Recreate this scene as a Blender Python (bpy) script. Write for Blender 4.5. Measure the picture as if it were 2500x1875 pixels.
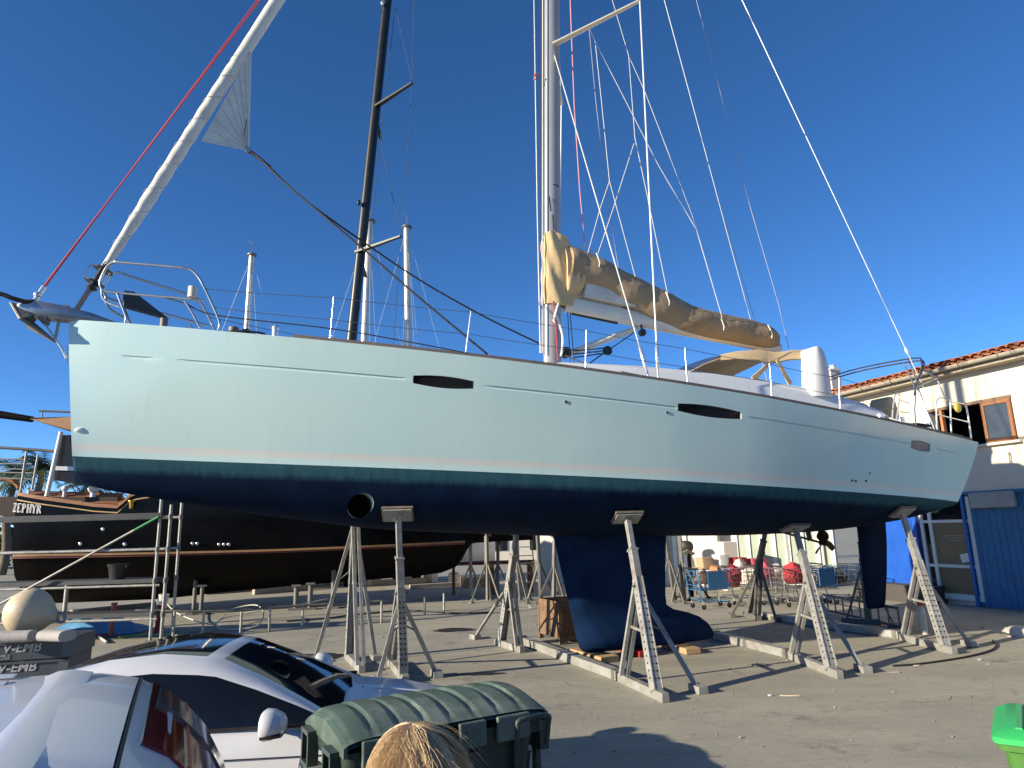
import bpy, bmesh, math, random
from mathutils import Vector as V, Matrix
from mathutils.bvhtree import BVHTree
R = math.radians
random.seed(7)
scene = bpy.context.scene
for _o in list(bpy.data.objects):
    bpy.data.objects.remove(_o, do_unlink=True)

# ------------------------------------------------------------------ camera
FPX, HY, ROLL, CH = 1650.0, 1290.0, R(1.5), 2.1          # focal length and horizon row in photo pixels, camera height in metres
PITCH = math.atan((HY - 937.5) / FPX)
_r, _f = V((1, 0, 0)), V((0, math.cos(PITCH), math.sin(PITCH)))
_u = V((0, -math.sin(PITCH), math.cos(PITCH)))
CR = _r * math.cos(ROLL) - _u * math.sin(ROLL)
CU = _r * math.sin(ROLL) + _u * math.cos(ROLL)
CF = _f
CAM = V((0, 0, CH))
cd = bpy.data.cameras.new('camera')
cam = bpy.data.objects.new('camera', cd)
scene.collection.objects.link(cam)
cam.matrix_world = Matrix(((CR.x, CU.x, -CF.x, 0), (CR.y, CU.y, -CF.y, 0), (CR.z, CU.z, -CF.z, CH), (0, 0, 0, 1)))
cd.sensor_width = 36
cd.lens = 36 * FPX / 2500
cd.clip_start, cd.clip_end = 0.05, 5000
scene.camera = cam
scene.render.resolution_x, scene.render.resolution_y = 1024, 768

# ------------------------------------------------------------------ light
SUN_EL, SUN_TRAVEL = R(18), R(25.5)                       # light travels towards +x turned 25 degrees to +y
world = bpy.data.worlds.new('World')
scene.world = world
world.use_nodes = True
wn, wl = world.node_tree.nodes, world.node_tree.links
wn.clear()
sky = wn.new('ShaderNodeTexSky')
sky.sky_type = 'NISHITA'
sky.sun_disc = False
sky.sun_elevation = SUN_EL
_ts = V((-math.cos(SUN_TRAVEL), -math.sin(SUN_TRAVEL)))
sky.sun_rotation = math.atan2(_ts.x, _ts.y)
sky.altitude = 0
sky.air_density = 0.5
sky.dust_density = 0.0
sky.ozone_density = 4.0
hs = wn.new('ShaderNodeHueSaturation')
hs.inputs['Saturation'].default_value = 1.12
hs.inputs['Value'].default_value = 1.08
bg = wn.new('ShaderNodeBackground')
bg.inputs[1].default_value = 0.11
wo = wn.new('ShaderNodeOutputWorld')
wl.new(sky.outputs[0], hs.inputs['Color'])
wl.new(hs.outputs[0], bg.inputs[0])
wl.new(bg.outputs[0], wo.inputs[0])
sd = bpy.data.lights.new('sun', 'SUN')
sd.energy = 5.0
sd.angle = R(0.5)
sd.color = (1.0, 0.88, 0.68)
sun = bpy.data.objects.new('sun', sd)
scene.collection.objects.link(sun)
sun.rotation_euler = V((math.cos(SUN_TRAVEL) * math.cos(SUN_EL), math.sin(SUN_TRAVEL) * math.cos(SUN_EL), -math.sin(SUN_EL))).to_track_quat('-Z', 'Y').to_euler()
sun.location = (-30, -15, 20)
scene.view_settings.view_transform = 'Standard'
scene.view_settings.look = 'None'
scene.view_settings.exposure = 0.9
scene.view_settings.gamma = 1.0

# ------------------------------------------------------------------ helpers: photo pixel -> place
def ray(px, py):
    return (CF * FPX + CR * (px - 1250) - CU * (py - 937.5)).normalized()
def G(px, py, z=0.0):
    d = ray(px, py)
    return CAM + d * ((z - CH) / d.z)
def PL(px, py, p0, n):
    d = ray(px, py)
    return CAM + d * ((p0 - CAM).dot(n) / d.dot(n))
def AT(px, py, depth):
    d = ray(px, py)
    return CAM + d * (depth / d.y)

# ------------------------------------------------------------------ helpers: materials
MATS = {}
def mat(name, col, rough=0.5, metal=0.0, var=0.12, scale=3.0, bump=0.0, bscale=40.0, coat=0.0, alpha=1.0, trans=0.0, dirt=None, damt=0.35, dscale=1.5, stretch=None, spec=None, rvar=0.1):
    if name in MATS:
        return MATS[name]
    m = bpy.data.materials.new(name)
    m.use_nodes = True
    n, l = m.node_tree.nodes, m.node_tree.links
    p = n['Principled BSDF']
    p.inputs['Roughness'].default_value = rough
    p.inputs['Metallic'].default_value = metal
    if coat:
        p.inputs['Coat Weight'].default_value = coat
        p.inputs['Coat Roughness'].default_value = 0.06
    if trans:
        p.inputs['Transmission Weight'].default_value = trans
    if spec is not None:
        p.inputs['Specular IOR Level'].default_value = spec
    p.inputs['Alpha'].default_value = alpha
    tc = n.new('ShaderNodeTexCoord')
    mp = n.new('ShaderNodeMapping')
    l.new(tc.outputs['Object'], mp.inputs[0])
    if stretch:
        mp.inputs['Scale'].default_value = stretch
    nz = n.new('ShaderNodeTexNoise')
    nz.inputs['Scale'].default_value = scale
    nz.inputs['Detail'].default_value = 7
    nz.inputs['Roughness'].default_value = 0.65
    l.new(mp.outputs[0], nz.inputs['Vector'])
    cr = n.new('ShaderNodeValToRGB')
    cr.color_ramp.elements[0].position = 0.3
    cr.color_ramp.elements[1].position = 0.7
    cr.color_ramp.elements[0].color = [max(0, c * (1 - var)) for c in col] + [1]
    cr.color_ramp.elements[1].color = [min(1, c * (1 + var)) for c in col] + [1]
    l.new(nz.outputs[0], cr.inputs[0])
    out = cr.outputs[0]
    if dirt:
        n2 = n.new('ShaderNodeTexNoise')
        n2.inputs['Scale'].default_value = dscale
        n2.inputs['Detail'].default_value = 9
        n2.inputs['Roughness'].default_value = 0.72
        l.new(mp.outputs[0], n2.inputs['Vector'])
        mr = n.new('ShaderNodeMapRange')
        mr.inputs['From Min'].default_value = 0.48
        mr.inputs['From Max'].default_value = 0.72
        mr.inputs['To Max'].default_value = damt
        l.new(n2.outputs[0], mr.inputs[0])
        mx = n.new('ShaderNodeMix')
        mx.data_type = 'RGBA'
        l.new(mr.outputs[0], mx.inputs['Factor'])
        l.new(out, mx.inputs[6])
        mx.inputs[7].default_value = list(dirt) + [1]
        out = mx.outputs[2]
    l.new(out, p.inputs['Base Color'])
    if rvar:
        m2 = n.new('ShaderNodeMapRange')
        m2.inputs['To Min'].default_value = max(0.02, rough - rvar)
        m2.inputs['To Max'].default_value = min(1, rough + rvar)
        l.new(nz.outputs[0], m2.inputs[0])
        l.new(m2.outputs[0], p.inputs['Roughness'])
    if bump:
        nb = n.new('ShaderNodeTexNoise')
        nb.inputs['Scale'].default_value = bscale
        nb.inputs['Detail'].default_value = 6
        l.new(mp.outputs[0], nb.inputs['Vector'])
        bp = n.new('ShaderNodeBump')
        bp.inputs['Strength'].default_value = bump
        bp.inputs['Distance'].default_value = 0.02
        l.new(nb.outputs[0], bp.inputs['Height'])
        l.new(bp.outputs[0], p.inputs['Normal'])
    MATS[name] = m
    return m

STEEL = mat('galvanised_steel', (0.33, 0.33, 0.31), 0.55, 0.35, 0.22, 6, 0.08, 60, dirt=(0.17, 0.105, 0.06), damt=0.6, dscale=4)
STEELD = mat('old_galvanised_steel', (0.15, 0.145, 0.135), 0.6, 0.25, 0.25, 6, 0.08, 60, dirt=(0.12, 0.08, 0.05), damt=0.5, dscale=4)
STAINLESS = mat('stainless_steel', (0.50, 0.50, 0.49), 0.22, 0.8, 0.05, 8)
CHROME = mat('polished_stainless', (0.70, 0.70, 0.69), 0.22, 0.7, 0.04, 6, rvar=0.06)
ALU = mat('anodised_aluminium', (0.55, 0.55, 0.54), 0.38, 0.75, 0.06, 3)
MASTPAINT = mat('mast_paint', (0.34, 0.34, 0.34), 0.36, 0.1, 0.05, 2)
WHITE = mat('white_gelcoat', (0.72, 0.73, 0.72), 0.28, 0, 0.05, 1.5, coat=0.3)
CREAMP = mat('cream_paint', (0.72, 0.68, 0.58), 0.4, 0, 0.06, 2)
BLACKROPE = mat('black_rope', (0.02, 0.021, 0.024), 0.8, 0, 0.2, 40)
WHITEROPE = mat('white_rope', (0.66, 0.64, 0.58), 0.8, 0, 0.15, 40)
REDROPE = mat('red_rope', (0.42, 0.05, 0.06), 0.8, 0, 0.3, 60)
WIRE = mat('rigging_wire', (0.62, 0.62, 0.58), 0.4, 0.3, 0.05, 10)
THINWIRE = mat('lifeline_wire', (0.10, 0.11, 0.13), 0.5, 0.2, 0.1, 10)
SAIL = mat('sail_cloth', (0.62, 0.60, 0.54), 0.75, 0, 0.10, 4, 0.25, 12, dirt=(0.36, 0.34, 0.30), damt=0.4, dscale=3)
CANVAS = mat('tan_canvas', (0.34, 0.245, 0.145), 0.85, 0, 0.12, 3, 0.35, 9, dirt=(0.16, 0.115, 0.07), damt=0.5, dscale=1.6)
CANVASY = mat('yellow_tan_canvas', (0.56, 0.41, 0.22), 0.85, 0, 0.08, 3, 0.25, 9)
BLACKPL = mat('black_plastic', (0.015, 0.015, 0.016), 0.45, 0, 0.2, 8)
DARKGLASS = mat('dark_glass', (0.012, 0.013, 0.015), 0.05, 0, 0.3, 2, rvar=0.02)
TOERAIL = mat('grey_teak', (0.115, 0.095, 0.085), 0.75, 0, 0.2, 6, 0.2, 30)
TEAK = mat('teak', (0.30, 0.13, 0.055), 0.5, 0, 0.25, 3, 0.1, 30, stretch=(0.4, 6, 6))
TIMBER = mat('pale_timber', (0.42, 0.27, 0.14), 0.75, 0, 0.2, 4, 0.2, 30, stretch=(1, 8, 8))
OLDWOOD = mat('old_plywood', (0.17, 0.10, 0.055), 0.8, 0, 0.35, 7, 0.3, 20)
RUBBER = mat('black_rubber', (0.018, 0.018, 0.018), 0.7, 0, 0.2, 20)

# ------------------------------------------------------------------ helpers: mesh
COL = scene.collection
class M:
    def __init__(s):
        s.v, s.f, s.m = [], [], []
    def add(s, vs, fs, mi=0):
        o = len(s.v)
        s.v += [tuple(x) for x in vs]
        s.f += [tuple(i + o for i in f) for f in fs]
        s.m += [mi] * len(fs)
        return s
    def box(s, c, d, rot=None, mi=0):
        c = V(c)
        vs = []
        for i in range(8):
            p = V(((i & 1) - .5, ((i >> 1) & 1) - .5, ((i >> 2) & 1) - .5))
            p = V((p.x * d[0], p.y * d[1], p.z * d[2]))
            if rot is not None:
                p = rot @ p
            vs.append(c + p)
        return s.add(vs, [(0, 2, 3, 1), (4, 5, 7, 6), (0, 1, 5, 4), (2, 6, 7, 3), (0, 4, 6, 2), (1, 3, 7, 5)], mi)
    def frame(s, p, q, up=(0, 0, 1)):
        p, q = V(p), V(q)
        d = (q - p).normalized()
        up = V(up)
        if abs(d.dot(up.normalized())) > .98:
            up = V((1, 0, 0))
        x = d.cross(up).normalized()
        y = x.cross(d).normalized()
        return p, q, x, y, d
    def bar(s, p, q, w, h=None, up=(0, 0, 1), w2=None, h2=None, mi=0):
        h = h if h is not None else w
        p, q, x, y, d = s.frame(p, q, up)
        w2 = w if w2 is None else w2
        h2 = h if h2 is None else h2
        vs = [p + x * (a * w / 2) + y * (b * h / 2) for a, b in ((-1, -1), (1, -1), (1, 1), (-1, 1))]
        vs += [q + x * (a * w2 / 2) + y * (b * h2 / 2) for a, b in ((-1, -1), (1, -1), (1, 1), (-1, 1))]
        return s.add(vs, [(0, 1, 2, 3), (7, 6, 5, 4), (1, 0, 4, 5), (2, 1, 5, 6), (3, 2, 6, 7), (0, 3, 7, 4)], mi)
    def tube(s, p, q, r, n=8, r2=None, mi=0, sq=1.0):
        r2 = r if r2 is None else r2
        p, q, x, y, d = s.frame(p, q)
        vs = []
        for c, rr in ((p, r), (q, r2)):
            for k in range(n):
                a = 2 * math.pi * k / n
                vs.append(c + x * (math.cos(a) * rr * sq) + y * (math.sin(a) * rr))
        fs = [((k + 1) % n, k, n + k, n + (k + 1) % n) for k in range(n)]
        fs += [tuple(range(n)), tuple(range(2 * n - 1, n - 1, -1))]
        return s.add(vs, fs, mi)
    def path(s, pts, r, n=8, closed=False, mi=0):
        pts = [V(p) for p in pts]
        rs = r if isinstance(r, (list, tuple)) else [r] * len(pts)
        N = len(pts)
        t = []
        for i in range(N):
            a = pts[(i - 1) % N] if (closed or i) else pts[0]
            b = pts[(i + 1) % N] if (closed or i < N - 1) else pts[-1]
            t.append((b - a).normalized())
        x = t[0].orthogonal().normalized()
        vs = []
        for i in range(N):
            x = (x - t[i] * x.dot(t[i])).normalized()
            y = t[i].cross(x)
            for k in range(n):
                a = 2 * math.pi * k / n
                vs.append(pts[i] + (x * math.cos(a) + y * math.sin(a)) * rs[i])
        fs = []
        for i in range(N if closed else N - 1):
            j = (i + 1) % N
            for k in range(n):
                fs.append((i * n + k, i * n + (k + 1) % n, j * n + (k + 1) % n, j * n + k))
        if not closed:
            fs += [tuple(range(n - 1, -1, -1)), tuple((N - 1) * n + k for k in range(n))]
        return s.add(vs, fs, mi)
    def loft(s, rings, closed=True, caps=True, mi=0):
        n = len(rings[0])
        vs = [p for r in rings for p in r]
        fs = []
        for i in range(len(rings) - 1):
            for k in range(n if closed else n - 1):
                fs.append((i * n + k, i * n + (k + 1) % n, (i + 1) * n + (k + 1) % n, (i + 1) * n + k))
        if caps and closed:
            fs += [tuple(range(n - 1, -1, -1)), tuple((len(rings) - 1) * n + k for k in range(n))]
        return s.add(vs, fs, mi)
    def prism(s, poly, vec, mi=0):
        vec = V(vec)
        a = [V(p) for p in poly]
        return s.loft([a, [p + vec for p in a]], mi=mi)
    def sphere(s, c, r, nu=16, nv=10, mi=0):
        c = V(c)
        r = r if isinstance(r, (tuple, list)) else (r, r, r)
        vs = [c + V((0, 0, r[2]))]
        for i in range(1, nv):
            t = math.pi * i / nv
            for k in range(nu):
                a = 2 * math.pi * k / nu
                vs.append(c + V((r[0] * math.sin(t) * math.cos(a), r[1] * math.sin(t) * math.sin(a), r[2] * math.cos(t))))
        vs.append(c - V((0, 0, r[2])))
        fs = [(0, 1 + k, 1 + (k + 1) % nu) for k in range(nu)]
        for i in range(nv - 2):
            for k in range(nu):
                fs.append((1 + i * nu + k, 1 + (i + 1) * nu + k, 1 + (i + 1) * nu + (k + 1) % nu, 1 + i * nu + (k + 1) % nu))
        e = 1 + (nv - 2) * nu
        fs += [(e + k, len(vs) - 1, e + (k + 1) % nu) for k in range(nu)]
        return s.add(vs, fs, mi)
    def grid(s, rows, mi=0, closed=False):
        return s.loft(rows, closed=closed, caps=False, mi=mi)
    def build(s, name, m, parent=None, smooth=None, fix=True, bevel=0):
        me = bpy.data.meshes.new(name)
        me.from_pydata(s.v, [], s.f)
        ms = m if isinstance(m, (list, tuple)) else [m]
        for x in ms:
            me.materials.append(x)
        if len(ms) > 1:
            me.polygons.foreach_set('material_index', s.m)
        if fix:
            b = bmesh.new()
            b.from_mesh(me)
            bmesh.ops.recalc_face_normals(b, faces=b.faces)
            b.to_mesh(me)
            b.free()
        if smooth is not None:
            me.polygons.foreach_set('use_smooth', [True] * len(me.polygons))
            me.set_sharp_from_angle(angle=R(smooth))
        me.update()
        o = bpy.data.objects.new(name, me)
        COL.objects.link(o)
        if parent is not None:
            o.parent = parent
        if bevel:
            md = o.modifiers.new('bevel', 'BEVEL')
            md.width = bevel
            md.segments = 2
            md.limit_method = 'ANGLE'
        return o

def tag(o, label, cat, group=None, kind=None):
    if label: o['label'] = label
    if cat: o['category'] = cat
    if group: o['group'] = group
    if kind: o['kind'] = kind
    return o
def thing(name, label, cat, loc=(0, 0, 0), rz=0.0, group=None):
    o = bpy.data.objects.new(name, None)
    o.empty_display_size = 0.2
    COL.objects.link(o)
    o.location = loc
    o.rotation_euler = (0, 0, rz)
    return tag(o, label, cat, group)
def copy_thing(src, loc, rz, label=None):
    c = src.copy()
    COL.objects.link(c)
    c.location = loc
    c.rotation_euler = (0, 0, rz)
    if label: c['label'] = label
    for ch in list(src.children):
        d = ch.copy()
        COL.objects.link(d)
        d.parent = c
        for g in list(ch.children):
            e = g.copy()
            COL.objects.link(e)
            e.parent = d
    return c
def pchip(xs, ys):
    n = len(xs)
    h = [xs[i + 1] - xs[i] for i in range(n - 1)]
    dl = [(ys[i + 1] - ys[i]) / h[i] for i in range(n - 1)]
    d = [dl[0]] + [0] * (n - 2) + [dl[-1]]
    for i in range(1, n - 1):
        if dl[i - 1] * dl[i] > 0:
            w1, w2 = 2 * h[i] + h[i - 1], h[i] + 2 * h[i - 1]
            d[i] = (w1 + w2) / (w1 / dl[i - 1] + w2 / dl[i])
    def f(x):
        if x <= xs[0]: return ys[0]
        if x >= xs[-1]: return ys[-1]
        i = max(k for k in range(n - 1) if xs[k] <= x)
        t = (x - xs[i]) / h[i]
        return ((1 + 2 * t) * (1 - t) ** 2 * ys[i] + t * (1 - t) ** 2 * h[i] * d[i] + t * t * (3 - 2 * t) * ys[i + 1] + t * t * (t - 1) * h[i] * d[i + 1])
    return f
def smoothpts(pts, k=6):
    """Catmull-Rom through the points"""
    pts = [V(p) for p in pts]
    out = []
    for i in range(len(pts) - 1):
        p0 = pts[i - 1] if i else pts[0] * 2 - pts[1]
        p1, p2 = pts[i], pts[i + 1]
        p3 = pts[i + 2] if i + 2 < len(pts) else p2 * 2 - p1
        for j in range(k):
            t = j / k
            out.append(0.5 * ((2 * p1) + (p2 - p0) * t + (2 * p0 - 5 * p1 + 4 * p2 - p3) * t * t + (3 * p1 - p0 - 3 * p2 + p3) * t ** 3))
    out.append(pts[-1])
    return out
def sag(p, q, d, n=10):
    p, q = V(p), V(q)
    return [p.lerp(q, i / n) + V((0, 0, -d * 4 * (i / n) * (1 - i / n))) for i in range(n + 1)]
class Frame:
    """a local frame: x along, y across (away from the camera), z up"""
    def __init__(s, o, ang):
        s.o = V((o[0], o[1], 0))
        s.a = ang
        s.x = V((math.cos(ang), math.sin(ang), 0))
        s.y = V((-math.sin(ang), math.cos(ang), 0))
    def loc(s, P):
        d = V(P) - s.o
        return V((d.dot(s.x), d.dot(s.y), P[2]))
    def wld(s, l):
        return s.o + s.x * l[0] + s.y * l[1] + V((0, 0, l[2]))
    def at(s, px, py, y=0.0):
        return s.loc(PL(px, py, s.o + s.y * y, s.y))
    def atx(s, px, py, x=0.0):
        return s.loc(PL(px, py, s.o + s.x * x, s.x))

# ================================================================== ground
def ground_material():
    m = bpy.data.materials.new('worn_concrete')
    m.use_nodes = True
    n, l = m.node_tree.nodes, m.node_tree.links
    p = n['Principled BSDF']
    tc = n.new('ShaderNodeTexCoord')
    def noise(sc, det=8, ro=.65, st=None):
        z = n.new('ShaderNodeTexNoise')
        z.inputs['Scale'].default_value = sc
        z.inputs['Detail'].default_value = det
        z.inputs['Roughness'].default_value = ro
        if st:
            mp = n.new('ShaderNodeMapping')
            mp.inputs['Scale'].default_value = st
            mp.inputs['Rotation'].default_value = (0, 0, R(-12))
            l.new(tc.outputs['Object'], mp.inputs[0])
            l.new(mp.outputs[0], z.inputs['Vector'])
        else:
            l.new(tc.outputs['Object'], z.inputs['Vector'])
        return z
    def mixc(fac, a, b):
        x = n.new('ShaderNodeMix')
        x.data_type = 'RGBA'
        l.new(fac, x.inputs['Factor'])
        if isinstance(a, tuple): x.inputs[6].default_value = a + (1,)
        else: l.new(a, x.inputs[6])
        if isinstance(b, tuple): x.inputs[7].default_value = b + (1,)
        else: l.new(b, x.inputs[7])
        return x.outputs[2]
    def mr(src, a, b, c=0., d=1.):
        x = n.new('ShaderNodeMapRange')
        for k, v in zip(('From Min', 'From Max', 'To Min', 'To Max'), (a, b, c, d)):
            x.inputs[k].default_value = v
        l.new(src, x.inputs[0])
        return x.outputs[0]
    big = noise(.35, 6, .6, (1, 2.6, 1))
    mid = noise(1.7, 9, .72, (1, 2.2, 1))
    fine = noise(26, 6, .7)
    c = mixc(mr(big.outputs[0], .35, .68), (.225, .213, .172), (.36, .335, .262))
    c = mixc(mr(mid.outputs[0], .5, .72, 0, .75), c, (.155, .150, .132))
    c = mixc(mr(fine.outputs[0], .3, .75, 0, .55), c, (.39, .365, .295))
    vor = noise(7, 10, .8, (1, 3.2, 1))
    c = mixc(mr(vor.outputs[0], .50, .68, 0, .5), c, (.13, .125, .11))
    vo2 = noise(60, 8, .8)
    c = mixc(mr(vo2.outputs[0], .60, .72, 0, .45), c, (.48, .45, .38))
    st = noise(.9, 10, .75)
    c = mixc(mr(st.outputs[0], .57, .68, 0, .75), c, (.085, .080, .072))
    l.new(c, p.inputs['Base Color'])
    l.new(mr(mid.outputs[0], .3, .7, .72, .92), p.inputs['Roughness'])
    bp = n.new('ShaderNodeBump')
    bp.inputs['Strength'].default_value = .35
    bp.inputs['Distance'].default_value = .01
    l.new(fine.outputs[0], bp.inputs['Height'])
    l.new(bp.outputs[0], p.inputs['Normal'])
    return m
_g = M().add([(-900, -300, 0), (900, -300, 0), (900, 1500, 0), (-900, 1500, 0)], [(0, 1, 2, 3)])
tag(_g.build('yard_ground', ground_material()), 'grey stained concrete of the boat yard', None, kind='structure')

# ================================================================== the yacht
YA = R(22)
YF = Frame((-6.0158, 8.7959), YA)
yacht = thing('sailing_yacht', 'large pale blue sloop with navy keel propped on steel stands', 'yacht', YF.o, YA)
L = 15.0
_ks = [0, .3, .73, 1.46, 2.92, 4.38, 5.84, 7.3, 8.76, 10.22, 11.68, 13.14, 15.0]
bS = pchip(_ks, [.035, .17, .34, .60, 1.06, 1.44, 1.75, 1.98, 2.13, 2.20, 2.20, 2.14, 2.0])
bW = pchip(_ks, [.02, .06, .15, .33, .74, 1.12, 1.45, 1.72, 1.90, 1.97, 1.95, 1.85, 1.55])
zW = lambda s: 3.187 - .0544 * s
zS = lambda s: -5.9e-5 * s ** 3 + 8.79e-4 * s ** 2 - .1056 * s + 5.03
zC = pchip([.22, .25, .33, .53, .92, 1.39, 2.39, 3.18, 4.02, 4.63, 6.07, 7.16, 9.37, 10.92, 12.16, 13.9, 15.0],
           [3.175, 2.99, 2.87, 2.77, 2.68, 2.59, 2.41, 2.29, 2.17, 2.11, 2.02, 1.96, 1.90, 1.87, 1.88, 2.00, 2.20])
GV, GD = 0.745, 0.013
GRO = [(.85, 1.22), (1.5, 4.35), (5.42, 8.35), (9.55, 13.1), (13.75, 14.45)]
def top_pt(s, v):
    x = s - .22 * v * max(0, 1 - (s - .22) / 3)
    b, w = bS(x), bW(s)
    y = w + (b - w) * (1.3 * v - .3 * v * v)
    z = zW(s) + (zS(x) - zW(s)) * v
    return V((x, -y, z))
def top_n(s, v):
    a = top_pt(s + .02, v) - top_pt(s - .02, v)
    b = top_pt(s, v + .01) - top_pt(s, v - .01)
    nn = a.cross(b).normalized()
    return nn if nn.y < 0 else -nn
def und_pt(s, t):
    w, h = bW(s), zW(s) - zC(s)
    m = 1.25 + .75 * min(1, max(0, (s - .3) / 6))
    a = t * math.pi / 2
    return V((s, -w * math.cos(a) ** (2 / (m + .25)) if t < 1 else 0, zW(s) - h * math.sin(a) ** (2 / m)))
cols = [.222, .235, .25, .28, .33, .40, .50, .62, .78, .92, 1.15, 1.39]
_s = 1.5
while _s < 14.99:
    cols.append(_s)
    _s += .27
for a, b in GRO:
    cols += [a, a + .12, b - .12, b]
cols = sorted(set(round(c, 3) for c in cols)) + [15.0]
cols = [c for i, c in enumerate(cols) if i == 0 or c - cols[i - 1] > .009]
vrows = [1, .96, .9, .83, .785, GV + GD, GV + GD * .72, GV - GD * .2, GV - GD, .70, .6, .48, .36, .24, .15, .08, .0]
trows = [.05, .1, .17, .25, .33, .42, .5, .58, .66, .74, .82, .9, .95, 1]
def in_gro(s):
    return any(a + .05 <= s <= b - .05 for a, b in GRO)
rings = []
for s in cols:
    ring = []
    for v in vrows:
        p = top_pt(s, v)
        if v in (GV + GD * .72, GV - GD * .2) and in_gro(s):
            p = p - top_n(s, v) * .016
        ring.append(p)
    for t in trows:
        ring.append(und_pt(s, t))
    if s > 14:                                    # transom leans in towards the bottom
        k = (s - 14) ** 2
        ring = [V((p.x - .20 * k * min(1, max(0, (zS(s) - p.z) / 1.2)), p.y, p.z)) for p in ring]
    far = [V((p.x, -p.y, p.z)) for p in ring[:-1]][::-1]
    rings.append(ring + far)
nt = len(vrows)
nr = len(rings[0])
hm = M()
hm.v = [tuple(p) for r in rings for p in r]
for i in range(len(rings) - 1):
    for k in range(nr - 1):
        kk = min(k, nr - 2 - k)
        hm.f.append((i * nr + k, i * nr + k + 1, (i + 1) * nr + k + 1, (i + 1) * nr + k))
        hm.m.append(0 if kk < nt - 1 else 1)
    hm.f.append((i * nr + nr - 1, i * nr, (i + 1) * nr, (i + 1) * nr + nr - 1))   # deck
    hm.m.append(2)
hm.f.append(tuple(range(nr)))
hm.m.append(0)
hm.f.append(tuple((len(rings) - 1) * nr + k for k in range(nr - 1, -1, -1)))
hm.m.append(0)

def hull_material():
    m = bpy.data.materials.new('pale_blue_gelcoat')
    m.use_nodes = True
    n, l = m.node_tree.nodes, m.node_tree.links
    p = n['Principled BSDF']
    tc = n.new('ShaderNodeTexCoord')
    sx = n.new('ShaderNodeSeparateXYZ')
    l.new(tc.outputs['Object'], sx.inputs[0])
    ma = n.new('ShaderNodeMath'); ma.operation = 'MULTIPLY_ADD'
    l.new(sx.outputs['X'], ma.inputs[0]); ma.inputs[1].default_value = .0544; l.new(sx.outputs['Z'], ma.inputs[2])
    sb = n.new('ShaderNodeMath'); sb.operation = 'SUBTRACT'
    l.new(ma.outputs[0], sb.inputs[0]); sb.inputs[1].default_value = 3.187
    nz = n.new('ShaderNodeTexNoise'); nz.inputs['Scale'].default_value = .7; nz.inputs['Detail'].default_value = 8; nz.inputs['Roughness'].default_value = .7
    l.new(tc.outputs['Object'], nz.inputs['Vector'])
    # faded boot stripe
    r = n.new('ShaderNodeValToRGB')
    e = r.color_ramp.elements
    e[0].position = 0.0; e[0].color = (.49, .66, .65, 1)
    e[1].position = 1.0; e[1].color = (.465, .625, .615, 1)
    for pos, c in ((.045, (.49, .66, .65, 1)), (.055, (.58, .62, .59, 1)), (.105, (.58, .60, .57, 1)), (.12, (.465, .625, .615, 1))):
        x = e.new(pos); x.color = c
    dv = n.new('ShaderNodeMath'); dv.operation = 'DIVIDE'; l.new(sb.outputs[0], dv.inputs[0]); dv.inputs[1].default_value = 1.5
    l.new(dv.outputs[0], r.inputs[0])
    mr = n.new('ShaderNodeMapRange')
    mr.inputs['From Min'].default_value = .45; mr.inputs['From Max'].default_value = .75; mr.inputs['To Max'].default_value = .22
    l.new(nz.outputs[0], mr.inputs[0])
    mx = n.new('ShaderNodeMix'); mx.data_type = 'RGBA'
    l.new(mr.outputs[0], mx.inputs['Factor']); l.new(r.outputs[0], mx.inputs[6]); mx.inputs[7].default_value = (.62, .72, .71, 1)
    mps = n.new('ShaderNodeMapping'); mps.inputs['Scale'].default_value = (3.2, 3.2, .22); l.new(tc.outputs['Object'], mps.inputs[0])
    ns = n.new('ShaderNodeTexNoise'); ns.inputs['Scale'].default_value = 2.2; ns.inputs['Detail'].default_value = 9; ns.inputs['Roughness'].default_value = .72
    l.new(mps.outputs[0], ns.inputs['Vector'])
    mrs = n.new('ShaderNodeMapRange'); mrs.inputs['From Min'].default_value = .54; mrs.inputs['From Max'].default_value = .74; mrs.inputs['To Max'].default_value = .22
    l.new(ns.outputs[0], mrs.inputs[0])
    mxs = n.new('ShaderNodeMix'); mxs.data_type = 'RGBA'
    l.new(mrs.outputs[0], mxs.inputs['Factor']); l.new(mx.outputs[2], mxs.inputs[6]); mxs.inputs[7].default_value = (.38, .47, .47, 1)
    l.new(mxs.outputs[2], p.inputs['Base Color'])
    r2 = n.new('ShaderNodeMapRange'); r2.inputs['To Min'].default_value = .10; r2.inputs['To Max'].default_value = .34
    l.new(nz.outputs[0], r2.inputs[0]); l.new(r2.outputs[0], p.inputs['Roughness'])
    p.inputs['Coat Weight'].default_value = .35
    p.inputs['Coat Roughness'].default_value = .08
    nb = n.new('ShaderNodeTexNoise'); nb.inputs['Scale'].default_value = 1.6; nb.inputs['Detail'].default_value = 2
    l.new(tc.outputs['Object'], nb.inputs['Vector'])
    bp = n.new('ShaderNodeBump'); bp.inputs['Strength'].default_value = .12; bp.inputs['Distance'].default_value = .03
    l.new(nb.outputs[0], bp.inputs['Height']); l.new(bp.outputs[0], p.inputs['Normal'])
    return m
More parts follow.
